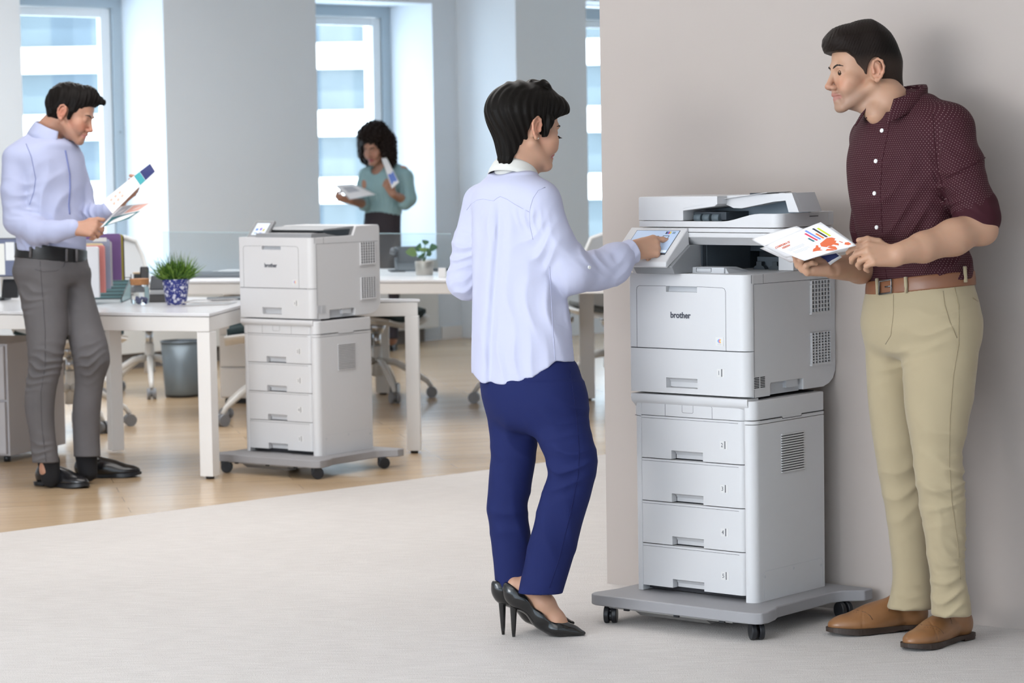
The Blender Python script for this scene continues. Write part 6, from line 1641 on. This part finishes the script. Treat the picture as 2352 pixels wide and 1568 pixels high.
# ------------------------------------------------------------------ papers in hands
PM = {'ink_grey': mat('print_grey', (.45, .46, .50), .6), 'red': mat('print_red', (.62, .12, .04), .6), 'teal': mat('print_teal', (.02, .14, .16), .6), 'crim': mat('print_crimson', (.60, .03, .09), .6), 'blue': mat('print_blue', (.15, .24, .62), .6), 'orng': mat('print_orange', (.66, .15, .03), .6), 'blk': mat('print_black', (.02, .025, .04), .6), 'lime': mat('print_lime', (.50, .55, .02), .6), 'navy': mat('print_navy', (.02, .03, .13), .6), 'aqua': mat('print_aqua', (.05, .32, .36), .6), 'pink': mat('print_salmon', (.75, .42, .35), .6)}
pap = M['paper'] = mat('printed_page', (.60, .595, .605), .6)
def corners(L): return [J(*q) for q in L]
def deco1(quad, S_):
    R = lambda u0, u1, v0, v1, m, n='printed_mark': quad([(u0, v0), (u1, v0), (u1, v1), (u0, v1)], PM[m], n)
    for k, (c, h) in enumerate((('teal', .16), ('crim', .34), ('blue', .42), ('orng', .22), ('blk', .40), ('lime', .36))):
        u = .56+k*.058; R(u, u+.034, .50-h, .50, c, 'chart_bar')
        R(u+.004, u+.028, .53, .54, 'ink_grey', 'chart_label')
    for k in range(7): R(.50, .512, .12+k*.06, .13+k*.06, 'ink_grey', 'chart_label')
    for r, n in ((.44, 9), (.475, 9), (.51, 8), (.58, 9), (.615, 9), (.65, 7)): R(.10, .10+.035*n, r, r+.010, 'ink_grey', 'text_line')
    blobs = [[(.33, .80), (.40, .72), (.46, .70), (.52, .63), (.54, .66), (.50, .72), (.52, .76), (.47, .80), (.49, .86), (.44, .84), (.40, .82)],
             [(.50, .90), (.56, .86), (.62, .90), (.64, .97), (.58, .95)],
             [(.55, .72), (.60, .62), (.68, .58), (.80, .52), (.86, .56), (.88, .62), (.83, .66), (.85, .70), (.80, .74), (.82, .80), (.78, .86), (.73, .78), (.68, .80), (.64, .78), (.60, .80), (.57, .76)],
             [(.60, .81), (.68, .80), (.72, .86), (.69, .95), (.65, .97), (.62, .88)], [(.87, .88), (.92, .82), (.97, .84), (.97, .92), (.91, .93)], [(.86, .74), (.88, .73), (.90, .80), (.88, .81)]]
    for bl in blobs: quad(bl[::-1], PM['red'], 'map_landmass')
    R(.52, .74, .985, .992, 'ink_grey', 'text_line')
p1 = sheet('white printed page with bar chart and red world map held by person in maroon shirt', corners([(1757, 564, 7.19), (1885, 510, 7.08), (1965, 563, 6.975), (1846, 598, 7.085)]), deco=deco1, curl=.006)
A_, B_, D_ = [J(*q) for q in ((1757, 564, 7.19), (1885, 510, 7.08), (1846, 598, 7.085))]
ex_ = nrmz(B_-A_); ey_ = nrmz((A_-D_)-ex_*np.dot(A_-D_, ex_)); ez_ = np.cross(ex_, ey_)
if ez_[1] > 0: ez_ = -ez_
for word, (u, v) in (('CORPORATE', (.165, .24)), ('VISION', (.155, .345))):
    q = A_+(B_-A_)*u+(D_-A_)*v+ez_*.0040; Rm = np.array([ex_, ey_, np.cross(ex_, ey_)]) @ RMAT
    t = text_obj(word, .0085, PM['red'], p1, (0, 0, 0), (0, 0, 0), .0002, bold=.0002)
    mt = Matrix(((Rm[0][0], Rm[1][0], Rm[2][0], 0), (Rm[0][1], Rm[1][1], Rm[2][1], 0), (Rm[0][2], Rm[1][2], Rm[2][2], 0), (0, 0, 0, 1)))
    t.matrix_local = Matrix.Translation(Vector(to_world(q))-p1.location) @ mt
sheet('white page sticking out leftmost behind the chart page', corners([(1723, 549, 7.26), (1830, 519, 7.19), (1925, 560, 7.09), (1805, 592, 7.16)]), curl=.004, deco=lambda quad, S_: [quad([(.06, .5), (.13, .5), (.13, .53), (.06, .53)], PM['ink_grey'], 'text_line')])
sheet('white page showing beyond the top right edge of the chart page', corners([(1745, 570, 7.30), (1911, 522, 7.16), (1978, 570, 7.07), (1815, 602, 7.19)]), curl=.004)
sheet('navy printed card with white border under the chart page', corners([(1815, 572, 7.24), (1895, 556, 7.20), (1934, 590, 7.14), (1902, 612, 7.17)]), curl=.002, deco=lambda quad, S_: [quad([(.06, .08), (.94, .08), (.94, .90), (.06, .90)], PM['navy'], 'printed_panel')])
# brochure of the man on the left
sheet('long white leaflet with teal and blue end held up above the open brochure', corners([(235, 462, 10.86), (348, 373, 10.95), (359, 391, 10.88), (258, 490, 10.80)]), curl=.004, deco=lambda quad, S_: [quad([(.76, .04), (.97, .04), (.97, .96), (.76, .96)], PM['blue' if False else 'navy'], 'printed_panel'), quad([(.64, .04), (.755, .04), (.755, .96), (.64, .96)], PM['aqua'], 'printed_panel')]+[quad([(.10+.09*i, .25+.3*j), (.15+.09*i, .25+.3*j), (.14+.09*i, .40+.3*j), (.10+.09*i, .40+.3*j)], PM['pink'], 'printed_mark') for i in range(3) for j in range(2)]+[quad([(.38, .1+.1*k), (.60, .1+.1*k), (.60, .12+.1*k), (.38, .12+.1*k)], PM['ink_grey'], 'text_line') for k in range(6)])
sheet('open teal and white brochure held level by person in pale blue shirt', corners([(229, 523, 10.82), (277, 474, 10.95), (366, 460, 10.92), (302, 500, 10.80)]), curl=.003, deco=lambda quad, S_: [quad([(.0, .10), (.42, .10), (.42, .92), (.0, .92)], PM['teal'], 'printed_panel'), quad([(.44, .08), (.96, .08), (.96, .34), (.44, .34)], PM['ink_grey'], 'printed_panel'), quad([(.5, .4), (.9, .4), (.9, .8), (.5, .8)], PM['pink'], 'printed_panel')])
# papers of the woman at the window
sheet('flat white leaflet held in the lower hand of person by the window', corners([(769, 425, 17.85), (812, 422, 18.0), (864, 446, 17.9), (803, 458, 17.78)]), curl=.003, deco=lambda quad, S_: [quad([(.2, .2), (.7, .2), (.7, .6), (.2, .6)], PM['ink_grey'], 'printed_panel')])
sheet('narrow white leaflet held upright in front of the teal blouse', corners([(876, 364, 17.90), (888, 362, 17.94), (917, 418, 17.84), (900, 433, 17.80)]), curl=.003, deco=lambda quad, S_: [quad([(.1, .55), (.9, .55), (.9, .9), (.1, .9)], PM['blue'], 'printed_panel')])
# page lying in the document feeder
o_ = from_world(np.array(G(0, 0))) if False else None
def local_pt(which, x, y, z):
    a = which[2]; return Vector((which[0]+x*math.cos(a)-y*math.sin(a), which[1]+x*math.sin(a)+y*math.cos(a), z))
b = MB(); e0 = [(-.155, .088, 1.2410), (-.155, .215, 1.2410), (.010, .215, 1.2600), (.010, .088, 1.2600)]
for k, (dx, dz) in enumerate(((0, 0),)):
    P = [local_pt(PA, x, y, z) for x, y, z in e0]; b.add(P+[p+Vector((0, 0, .0012)) for p in P], [(3, 2, 1, 0), (4, 5, 6, 7), (0, 1, 5, 4), (1, 2, 6, 5), (2, 3, 7, 6), (3, 0, 4, 7)])
tag(b.build('paper_sheet', pap), 'white page lying in the document feeder on top of the copier', 'paper')

# ------------------------------------------------------------------ things on the front desk
ZA = .7155; ZB = .7305
def on(px_, py_, z): p = G(px_, py_, z); return Vector((p.x, p.y, z))
# glass jar with cork lid
p = on(322, 699, ZA); jr = empty('glass_jar', p); tag(jr, 'clear glass jar with cork lid and dark blue contents on the front desk', 'jar')
jg = mat('jar_glass', (.92, .96, .97), .05, trans=.92, ior=1.12)
b = MB(); b.lathe([(0, .002), (.036, .002), (.041, .008), (.043, .03), (.043, .072), (.040, .082), (.034, .086), (.034, .096)], n=28); b.build('jar_body', jg, jr)
b = MB(); b.cyl((0, 0, .090), (0, 0, .118), .042, .044, n=28); b.build('cork_lid', mat('cork', (.42, .20, .085), .8, noise=(120, .35)), jr, bev=.003)
b = MB(); rg = random.Random(2)
for i in range(26):
    a = rg.uniform(0, 6.28); r = rg.uniform(0, .027); z = .008+rg.uniform(0, .024); b.cyl((r*math.cos(a), r*math.sin(a), z-.004), (r*math.cos(a)+.004, r*math.sin(a), z+.006), .0055, n=8)
o = b.build('blue_contents', mat('dark_blue_beads', (.02, .03, .16), .4), jr); o['kind'] = 'stuff'
# grass plant in a blue floral pot
p = on(405, 699, ZA); pl = empty('potted_plant', p); tag(pl, 'bushy green grass plant in a blue and white floral pot on the front desk', 'plant')
fm = bpy.data.materials.new('blue_floral_glaze'); fm.use_nodes = True; nt = fm.node_tree; bb = nt.nodes['Principled BSDF']; bb.inputs['Roughness'].default_value = .25
tc = nt.nodes.new('ShaderNodeTexCoord'); vo = nt.nodes.new('ShaderNodeTexVoronoi'); vo.inputs['Scale'].default_value = 52; nt.links.new(tc.outputs['Object'], vo.inputs['Vector'])
vo2 = nt.nodes.new('ShaderNodeTexVoronoi'); vo2.inputs['Scale'].default_value = 130; nt.links.new(tc.outputs['Object'], vo2.inputs['Vector'])
l1 = nt.nodes.new('ShaderNodeMath'); l1.operation = 'LESS_THAN'; l1.inputs[1].default_value = .38; nt.links.new(vo.outputs['Distance'], l1.inputs[0])
l2 = nt.nodes.new('ShaderNodeMath'); l2.operation = 'LESS_THAN'; l2.inputs[1].default_value = .26; nt.links.new(vo2.outputs['Distance'], l2.inputs[0])
mxx = nt.nodes.new('ShaderNodeMath'); mxx.operation = 'MAXIMUM'; nt.links.new(l1.outputs[0], mxx.inputs[0]); nt.links.new(l2.outputs[0], mxx.inputs[1])
mx = nt.nodes.new('ShaderNodeMix'); mx.data_type = 'RGBA'; mx.inputs['A'].default_value = (.02, .03, .20, 1); mx.inputs['B'].default_value = (.62, .62, .72, 1); nt.links.new(mxx.outputs[0], mx.inputs['Factor']); nt.links.new(mx.outputs['Result'], bb.inputs['Base Color'])
b = MB(); b.lathe([(0, 0), (.044, 0), (.047, .004), (.062, .112), (.0625, .117), (.058, .117), (.055, .10), (0, .10)], n=32); b.build('pot', fm, pl)
b = MB(); b.cyl((0, 0, .098), (0, 0, .106), .0545, n=20); b.build('soil', mat('soil', (.03, .02, .012), .95), pl)
rg = random.Random(11); b = MB()
for i in range(520):
    a = rg.uniform(0, 2*math.pi); lean = rg.uniform(.05, 1.15); L = rg.uniform(.06, .16)*(1-.15*lean); r0 = rg.uniform(0, .045)
    p0 = Vector((r0*math.cos(a), r0*math.sin(a), .102)); d = Vector((math.cos(a)*math.sin(lean), math.sin(a)*math.sin(lean), math.cos(lean)))
    p1_ = p0+d*L*.55; d2 = (d+Vector((rg.uniform(-.4, .4), rg.uniform(-.4, .4), rg.uniform(-.35, .15)))).normalized(); p2 = p1_+d2*L*.45
    s = d.cross(Vector((rg.uniform(-1, 1), rg.uniform(-1, 1), .3))).normalized(); w = rg.uniform(.0014, .0030); b.m(rg.choice([0, 0, 1, 2]))
    b.add([p0-s*w*.5, p0+s*w*.5, p1_+s*w, p1_-s*w, p2], [(0, 1, 2, 3), (3, 2, 4)], True)
    for k in range(3):
        q0 = p0.lerp(p1_, .5+.2*k); dd = (d+Vector((rg.uniform(-.9, .9), rg.uniform(-.9, .9), rg.uniform(-.2, .6)))).normalized(); q1 = q0+dd*rg.uniform(.012, .028); ss = dd.cross(Vector((.3, 1, .2))).normalized()*.0018
        b.add([q0, (q0+q1)/2+ss, q1, (q0+q1)/2-ss], [(0, 1, 2, 3)], True)
gm = [mat('grass_green_mid', (.075, .17, .018), .55), mat('grass_green_dark', (.03, .09, .012), .6), mat('grass_green_light', (.18, .30, .04), .5)]
o = b.build('foliage', gm, pl); o['kind'] = 'stuff'
# folder sorter and folders
sp = on(246, 694, ZA); srt = empty('file_sorter', sp); tag(srt, 'black wire file sorter with teal tinted panel on the front desk', 'file sorter')
u_ = Vector((CR.x, CR.y, 0)).normalized(); v_ = Vector((-u_.y, u_.x, 0))
def SP(x, y, z): return u_*x+v_*y+Vector((0, 0, z))
b = MB()
for x in (-.16, .072):
    b.tube([SP(x, -.03, 0), SP(x, .30, 0)], .0022, 6); b.tube([SP(x, .29, 0), SP(x, .29, .115)], .0022, 6); b.tube([SP(x, -.03, 0), SP(x, -.03, .02), SP(x, .29, .105)], .0022, 6)
for k in range(7): b.tube([SP(-.16, -.02+k*.05, .018+k*.0137), SP(.072, -.02+k*.05, .018+k*.0137)], .0018, 6)
b.build('wire_frame', mat('black_wire', (.02, .02, .025), .4), srt)
b = MB(); b.prism([(-.03, 0), (.29, 0), (.29, .098), (-.03, .014)], lambda a, c: SP(.066, a, c), lambda a, c: SP(.069, a, c)); b.prism([(-.155, 0), (.066, 0), (.066, .09), (-.155, .09)], lambda a, c: SP(a, .283, c), lambda a, c: SP(a, .286, c))
b.build('teal_panel', mat('teal_tint', (.20, .36, .38), .3), srt)
def folder(label, px_r, py_t, py_b, d, th, col, w=.24, tab=None, grp=None):
    a = PW(px_r, py_b, d); t_ = PW(px_r, py_t, d); h = t_.z-a.z
    b = MB(); b.prism(rrect(-w, 0, 0, h, (0, .001, .012, .004), 4), lambda x, z: u_*x+v_*th+Vector((0, 0, z)), lambda x, z: u_*x+Vector((0, 0, z)))
    o = b.build('folder', mat('folder_'+label[:9].replace(' ', '_'), col, .6), bev=.001, loc=a); tag(o, label, 'folder', grp)
    if tab:
        b = MB(); b.prism([(tab[0], h-tab[2]), (tab[1], h-tab[2]), (tab[1], h-tab[2]+.018), (tab[0], h-tab[2]+.018)], lambda x, z: u_*x-v_*.0005+Vector((0, 0, z)), lambda x, z: u_*x-v_*.0015+Vector((0, 0, z))); b.build('index_label', M['label'], o)
folder('white box file at the front of the file sorter', 228, 566, 683, 11.93, .034, (.68, .69, .72), w=.20)
folder('salmon pink folder behind the white box file', 242, 563, 672, 11.985, .030, (.60, .22, .20), w=.20)
folder('pale yellow folder edge between the pink and blue-grey folders', 240, 558, 668, 12.022, .004, (.68, .60, .35), w=.19)
folder('blue-grey folder with white index label behind the pink folder', 254, 549, 663, 12.05, .014, (.29, .31, .42), w=.22, tab=(-.075, -.012, .010))
folder('pale grey folder just in front of the purple folder', 259, 553, 657, 12.085, .006, (.50, .48, .50), w=.2)
folder('purple folder, tallest in the file sorter', 279, 536, 643, 12.15, .016, (.17, .09, .24), w=.24)
folder('olive yellow folder behind the purple folder', 284, 537, 643, 12.185, .006, (.42, .36, .06), w=.24)
folder('dark brown folder at the back of the file sorter', 287, 539, 643, 12.20, .005, (.06, .035, .035), w=.24)
# black phone and card stand on the front desk
p = on(365, 694, ZA); ph = empty('desk_phone', p, math.atan2(u_.y, u_.x)); tag(ph, 'black desk phone with upright handset behind the cork-lidded jar', 'telephone')
b = MB(); b.px([(0, 0), (.16, 0), (.16, .07), (.02, .035)], -.050, .085); b.build('phone_base', M['caster'], ph, bev=.004)
b = MB(); b.px([(.03, .04), (.06, .04), (.11, .155), (.08, .165)], -.095, -.055); b.build('handset', mat('handset_black', (.02, .02, .024), .3), ph, bev=.008, seg=3)
b = MB(); b.px([(.02, .06), (.03, .055), (.10, .11), (.09, .12)], -.045, .08); b.build('keypad', mat('keypad_grey', (.05, .055, .065), .4), ph, bev=.002)
p = on(322, 668, ZA); cs = empty('card_holder', p, math.atan2(u_.y, u_.x)); tag(cs, 'small black angled card holder with tan edge above the jar', 'card holder')
b = MB(); b.px([(.0, 0), (.05, 0), (.02, .085), (-.01, .085)], -.030, .036); b.build('holder_body', mat('holder_black', (.035, .04, .04), .5), cs, bev=.003)
b = MB(); b.px([(-.012, .086), (.022, .086), (.022, .094), (-.012, .094)], -.034, .040); b.px([(-.014, .03), (-.002, .03), (-.010, .086), (-.020, .086)], .022, .040); b.build('tan_edge', mat('tan_leather_edge', (.48, .38, .26), .6), cs, bev=.002)
# glass tray and black tablet
p = on(462, 702, ZA); ty = empty('acrylic_tray', p, .30); tag(ty, 'clear acrylic tray on the front desk beside the floral pot', 'tray')
b = MB(); b.tube([(-.09, 0, .004), (-.085, 0, .016), (.12, 0, .016), (.20, .16, .016), (.0, .18, .016), (-.085, 0, .016)], .0022, 6); b.build('tray_rim', mat('acrylic_rim', (.45, .43, .42), .15), ty)
b = MB(); b.pz([(-.085, .003), (.12, .003), (.195, .155), (.0, .175)], .0005, .0035); b.build('tray_base', mat('acrylic_base', (.52, .50, .50), .12), ty)
p = on(525, 688, ZA); b = MB(); b.pz(rrect(-.09, .12, -.06, .08, .01), .0005, .010); o = b.build('tablet', M['mid_dark'], bev=.002, loc=p, rot=(0, 0, .3)); tag(o, 'black tablet lying on the front desk against the small printer', 'tablet')
# monitor at the left edge
p = on(-40, 690, ZA); mo = empty('monitor', p, math.atan2(u_.y, u_.x)-.1); tag(mo, 'dark framed monitor showing documents at the left edge behind the standing man', 'monitor')
b = MB(); b.pz(rrect(-.11, .11, -.02, .12, .02), 0, .012); b.build('monitor_base', M['caster'], mo, bev=.002)
b = MB(); b.px([(.05, .01), (.075, .01), (.055, .20), (.035, .20)], -.04, .06); b.px([(.0, .01), (.03, .01), (.06, .10), (.035, .10)], .09, .17); b.build('monitor_stand', M['caster'], mo, bev=.004)
b = MB(); b.box(-.26, .178, .000, .022, .112, .296); so_ = b.build('screen_frame', mat('monitor_navy', (.035, .04, .075), .35), mo, bev=.002)
b = MB(); b.box(-.25, .170, -.0014, .001, .118, .290); s_ = b.build('screen', mat('monitor_screen', (.05, .06, .11), .3, emit=((.10, .12, .22), .5)), so_)
b = MB(); b.box(-.24, .115, -.0026, -.0010, .122, .270); b.build('open_document', mat('document_grey', (.5, .5, .47), .5, emit=((.62, .62, .58), .55)), s_)
b = MB(); b.box(.12, .163, -.0026, -.0010, .19, .276); b.build('open_spreadsheet', mat('document_pale', (.5, .5, .5), .5, emit=((.62, .65, .66), .55)), s_)
# pedestal under the front desk at the left edge
p = G(24, 1062); pe = empty('drawer_pedestal', (p.x, p.y, 0), -.36); tag(pe, 'pale grey drawer pedestal under the front desk at the left edge', 'drawer unit')
b = MB(); b.box(-.42, 0, .0, .5, .03, .545); b.build('pedestal_body', mat('pedestal_grey', (.46, .44, .45), .5), pe, bev=.003)
b = MB(); b.box(-.41, -.01, -.018, -.001, .04, .28); b.build('drawer', mat('pedestal_grey', (.46, .44, .45)), pe, bev=.002)
b = MB(); b.box(-.41, -.01, -.018, -.001, .29, .535); b.build('drawer', mat('pedestal_grey', (.46, .44, .45)), pe, bev=.002)
for x, y in ((-.38, .04), (-.04, .04), (-.38, .46), (-.04, .46)): b = MB(); b.cyl((x, y, 0), (x, y, .031), .016, n=14); b.build('foot', M['caster'], pe)

# ------------------------------------------------------------------ things on the rear desk
p = on(975, 631, ZB); sp_ = empty('potted_plant', p); tag(sp_, 'small leafy seedling in a brushed silver pot on the rear desk', 'plant')
b = MB(); b.lathe([(0, 0), (.043, 0), (.046, .003), (.050, .072), (.048, .074), (.045, .068), (0, .066)], n=28); b.build('pot', M['metal_light'], sp_)
b = MB(); lf = [mat('leaf_deep_green', (.03, .13, .04), .45), mat('leaf_yellow_green', (.14, .24, .04), .45)]
st = MB()
for k, (x, y, z, w, c) in enumerate(((-.10, 0, .125, .028, 1), (-.045, .02, .15, .026, 0), (.015, -.02, .185, .020, 0), (.075, .0, .150, .022, 0), (.04, .02, .12, .026, 0), (-.02, -.03, .105, .026, 0), (.0, .01, .14, .03, 1))):
    q0 = Vector((0, 0, .066)); q1 = Vector((x*.35, y*.4, z*.85)); q2 = Vector((x, y, z)); st.tube([q0, (q0+q1)/2+Vector((0, 0, .012)), q1], .0022, 6)
    d = (q2-q1); s = Vector((-.1, 1, .5)).cross(d).normalized()*w; m_ = (q1+q2)/2+Vector((0, 0, .012)); b.m(c)
    b.add([q1, m_*.5+q1*.5+s*.8, m_+s, m_*.4+q2*.6+s*.6, q2, m_*.4+q2*.6-s*.6, m_-s, m_*.5+q1*.5-s*.8, m_+Vector((0, 0, .004))], [(0, 1, 8), (1, 2, 8), (2, 3, 8), (3, 4, 8), (4, 5, 8), (5, 6, 8), (6, 7, 8), (7, 0, 8)], True)
st.build('stem', lf[0], sp_); b.build('leaves', lf, sp_)
p = on(935, 622, ZB); dp = empty('desk_phone', p, .15); tag(dp, 'black desk phone with raised display beside the silver pot on the rear desk', 'telephone')
b = MB(); b.px([(-.09, .006), (.09, .006), (.09, .075), (-.08, .018)], -.06, .09); b.build('phone_base', M['mid_dark'], dp, bev=.005)
b = MB(); b.px([(.0, .045), (.02, .04), (.085, .125), (.06, .135)], -.05, .06); b.build('display', M['dark'], dp, bev=.004)
b = MB(); b.tube([(-.085, -.05, .100), (-.078, -.04, .118), (-.06, .02, .105), (-.05, .08, .115), (-.045, .095, .095)], .017, 10); b.build('handset', mat('handset_slate', (.07, .08, .095), .3), dp)
b = MB(); b.box(-.10, -.02, -.10, .06, 0, .008); b.build('phone_foot', M['dark'], dp, bev=.002)
p = on(1018, 622, ZB); b = MB(); b.pz(rrect(-.13, .06, -.05, .05, .012), .0005, .014); o = b.build('keyboard', M['dark'], bev=.002, loc=p, rot=(0, 0, -.3)); tag(o, 'thin black keyboard right of the silver pot on the rear desk', 'keyboard')
p = on(505, 636, ZB); b = MB(); b.px([(-.08, .0005), (.14, .0005), (.14, .024), (-.07, .018)], -.16, .22); o = b.build('laptop', M['mid_dark'], bev=.004, loc=p, rot=(0, 0, -.15)); tag(o, 'closed black laptop on the rear desk left of the small printer', 'laptop')

# ------------------------------------------------------------------ waste basket
p = G(421, 910); wb = empty('waste_basket', (p.x, p.y, 0)); tag(wb, 'grey mesh waste basket beyond the front desk', 'waste basket')
b = MB(); b.lathe([(0, .010), (.100, .010), (.104, .016), (.122, .318), (.1215, .318), (.1025, .018), (0, .016)], n=32)
mm = bpy.data.materials.new('wire_mesh'); mm.use_nodes = True; nt = mm.node_tree; bb = nt.nodes['Principled BSDF']; bb.inputs['Base Color'].default_value = (.25, .30, .34, 1); bb.inputs['Metallic'].default_value = .5; bb.inputs['Roughness'].default_value = .4; bb.inputs['Alpha'].default_value = .62
b.build('mesh_body', mm, wb)
b = MB(); b.lathe([(.119, .314), (.125, .314), (.126, .324), (.119, .324), (.119, .314)], n=32); b.build('rim', mat('basket_rim', (.16, .20, .24), .3, .5), wb)
b = MB(); b.lathe([(0, 0), (.100, 0), (.103, .012), (.103, .022), (0, .020)], n=32); b.build('basket_foot', M['caster'], wb)

# white pedestal by the rear desk
p = G(507, 926); pd = empty('drawer_pedestal', (p.x, p.y, 0), -.30); tag(pd, 'white drawer pedestal under the rear desk left of the small printer', 'drawer unit')
b = MB(); b.box(0, .42, 0, .5, .03, .60); b.build('pedestal_body', M['white_metal'], pd, bev=.003)
for z0, z1 in ((.04, .20), (.21, .38), (.39, .59)): b = MB(); b.box(.008, .412, -.018, -.001, z0, z1); b.build('drawer', M['white_metal'], pd, bev=.002)
b = MB(); b.box(.02, .40, .02, .48, 0, .031); b.build('plinth', M['caster'], pd)

# ------------------------------------------------------------------ office chairs
cw = mat('chair_white', (.70, .69, .67), .4); ct = mat('chair_teal_fabric', (.025, .045, .05), .8, bump=(500, .2, .001)); cg = mat('caster_grey', (.22, .23, .25), .4); ch = mat('chair_chrome', (.5, .52, .55), .2, .9)
def make_chair(p, rot, label, cushion=ct):
    c = empty('office_chair', (p.x, p.y, 0), rot); tag(c, label, 'chair', 'white office chairs around the desks')
    # seat shell: swept dish
    b = MB(); N = 10; vs_ = []; fs_ = []
    for k in (0, 1):
        for i in range(N+1):
            for j in range(N+1):
                x = -.235+.47*i/N; y = -.23+.46*j/N; rr = (x/.24)**2; z = .455+.03*rr-.02*max(0, -y/.23)**2-(.035 if k == 0 else 0)*(1-.6*rr)
                w = 1-.16*(abs(y)/.23)**3; vs_.append((x*w, y, z))
    w_ = (N+1)**2
    for i in range(N):
        for j in range(N): a = i*(N+1)+j; fs_ += [(a, a+1, a+N+2, a+N+1), (w_+a, w_+a+N+1, w_+a+N+2, w_+a+1)]
    for i in range(N):
        for a, d in ((i*(N+1), (i+1)*(N+1)), (i*(N+1)+N, (i+1)*(N+1)+N), (i, i+1), (N*(N+1)+i, N*(N+1)+i+1)): fs_.append((a, d, d+w_, a+w_))
    b.add(vs_, fs_, True); b.build('seat_shell', cw, c)
    b = MB(); b.add([(x*.92, y*.94, z+(.036 if k >= w_ else .030)) for k, (x, y, z) in enumerate(vs_)], fs_, True); b.build('seat_cushion', cushion, c)
    # back: rounded hoop with panel
    hoop = [(-.18, .20, .50), (-.205, .245, .64), (-.185, .28, .80), (-.15, .295, .885), (-.07, .30, .91), (.07, .30, .91), (.15, .295, .885), (.185, .28, .80), (.205, .245, .64), (.18, .20, .50)]
    b = MB(); b.tube(hoop, .014, 8); b.build('back_frame', cw, c)
    b = MB(); pv = []
    for (x, y, z) in hoop: pv.append((x*.97, y+.004, z)); 
    n = len(pv); b.add(pv+[(x, y+.006, z) for x, y, z in pv], [(i, i+1, n-2-i, n-1-i) for i in range(n//2-1)]+[(n+n-1-i, n+n-2-i, n+i+1, n+i) for i in range(n//2-1)], True); b.build('backrest', mat('chair_back_mesh', (.60, .61, .62), .6), c)
    b = MB(); b.tube([(0, .05, .43), (0, .20, .42), (0, .275, .52), (0, .29, .70)], .018, 8); b.build('back_support', cw, c)
    b = MB(); b.cyl((0, 0, .37), (0, 0, .43), .035, .06, n=18); b.cyl((0, 0, .29), (0, 0, .38), .022, n=16); b.build('seat_column', ch, c)
    b = MB(); b.cyl((0, 0, .13), (0, 0, .30), .032, .026, n=18); b.build('base_hub', cw, c)
    for k in range(5):
        a = 2*math.pi*k/5+.3; dx, dy = math.cos(a), math.sin(a)
        b = MB(); b.tube([(dx*.02, dy*.02, .215), (dx*.10, dy*.10, .205), (dx*.20, dy*.20, .150), (dx*.28, dy*.28, .095), (dx*.305, dy*.305, .06)], .021, 8, .012); lg = b.build('base_arm', cw, c)
        b = MB(); q = Vector((dx*.305, dy*.305, .031)); t = Vector((-dy, dx, 0)); b.cyl(q-t*.026, q-t*.006, .031, n=18); b.cyl(q+t*.006, q+t*.026, .031, n=18); b.cyl(q-t*.008, q+t*.008, .02, n=12); b.build('caster', cg, lg)
    return c
def gp(x, y): p = G(x, y); return Vector((p.x, p.y, 0))
make_chair(gp(165, 985), 2.6, 'white office chair with dark teal seat directly behind the man in grey jeans')
make_chair(gp(346, 905), .8, 'white office chair in front of the mesh waste basket')
make_chair(gp(625, 968), -1.5, 'white office chair with dark seat mostly hidden behind the small printer')
make_chair(gp(868, 915), 1.0, 'white office chair under the right end of the front desk')
make_chair(gp(1215, 925), .2, 'white office chair mostly hidden behind the woman in navy trousers')
make_chair(gp(1400, 895), 3.3, 'white office chair with grey seat partly hidden by the tan wall', mat('chair_grey_fabric', (.12, .125, .12), .8))

for o in bpy.data.objects:
    if '_base' in o: del o['_base']
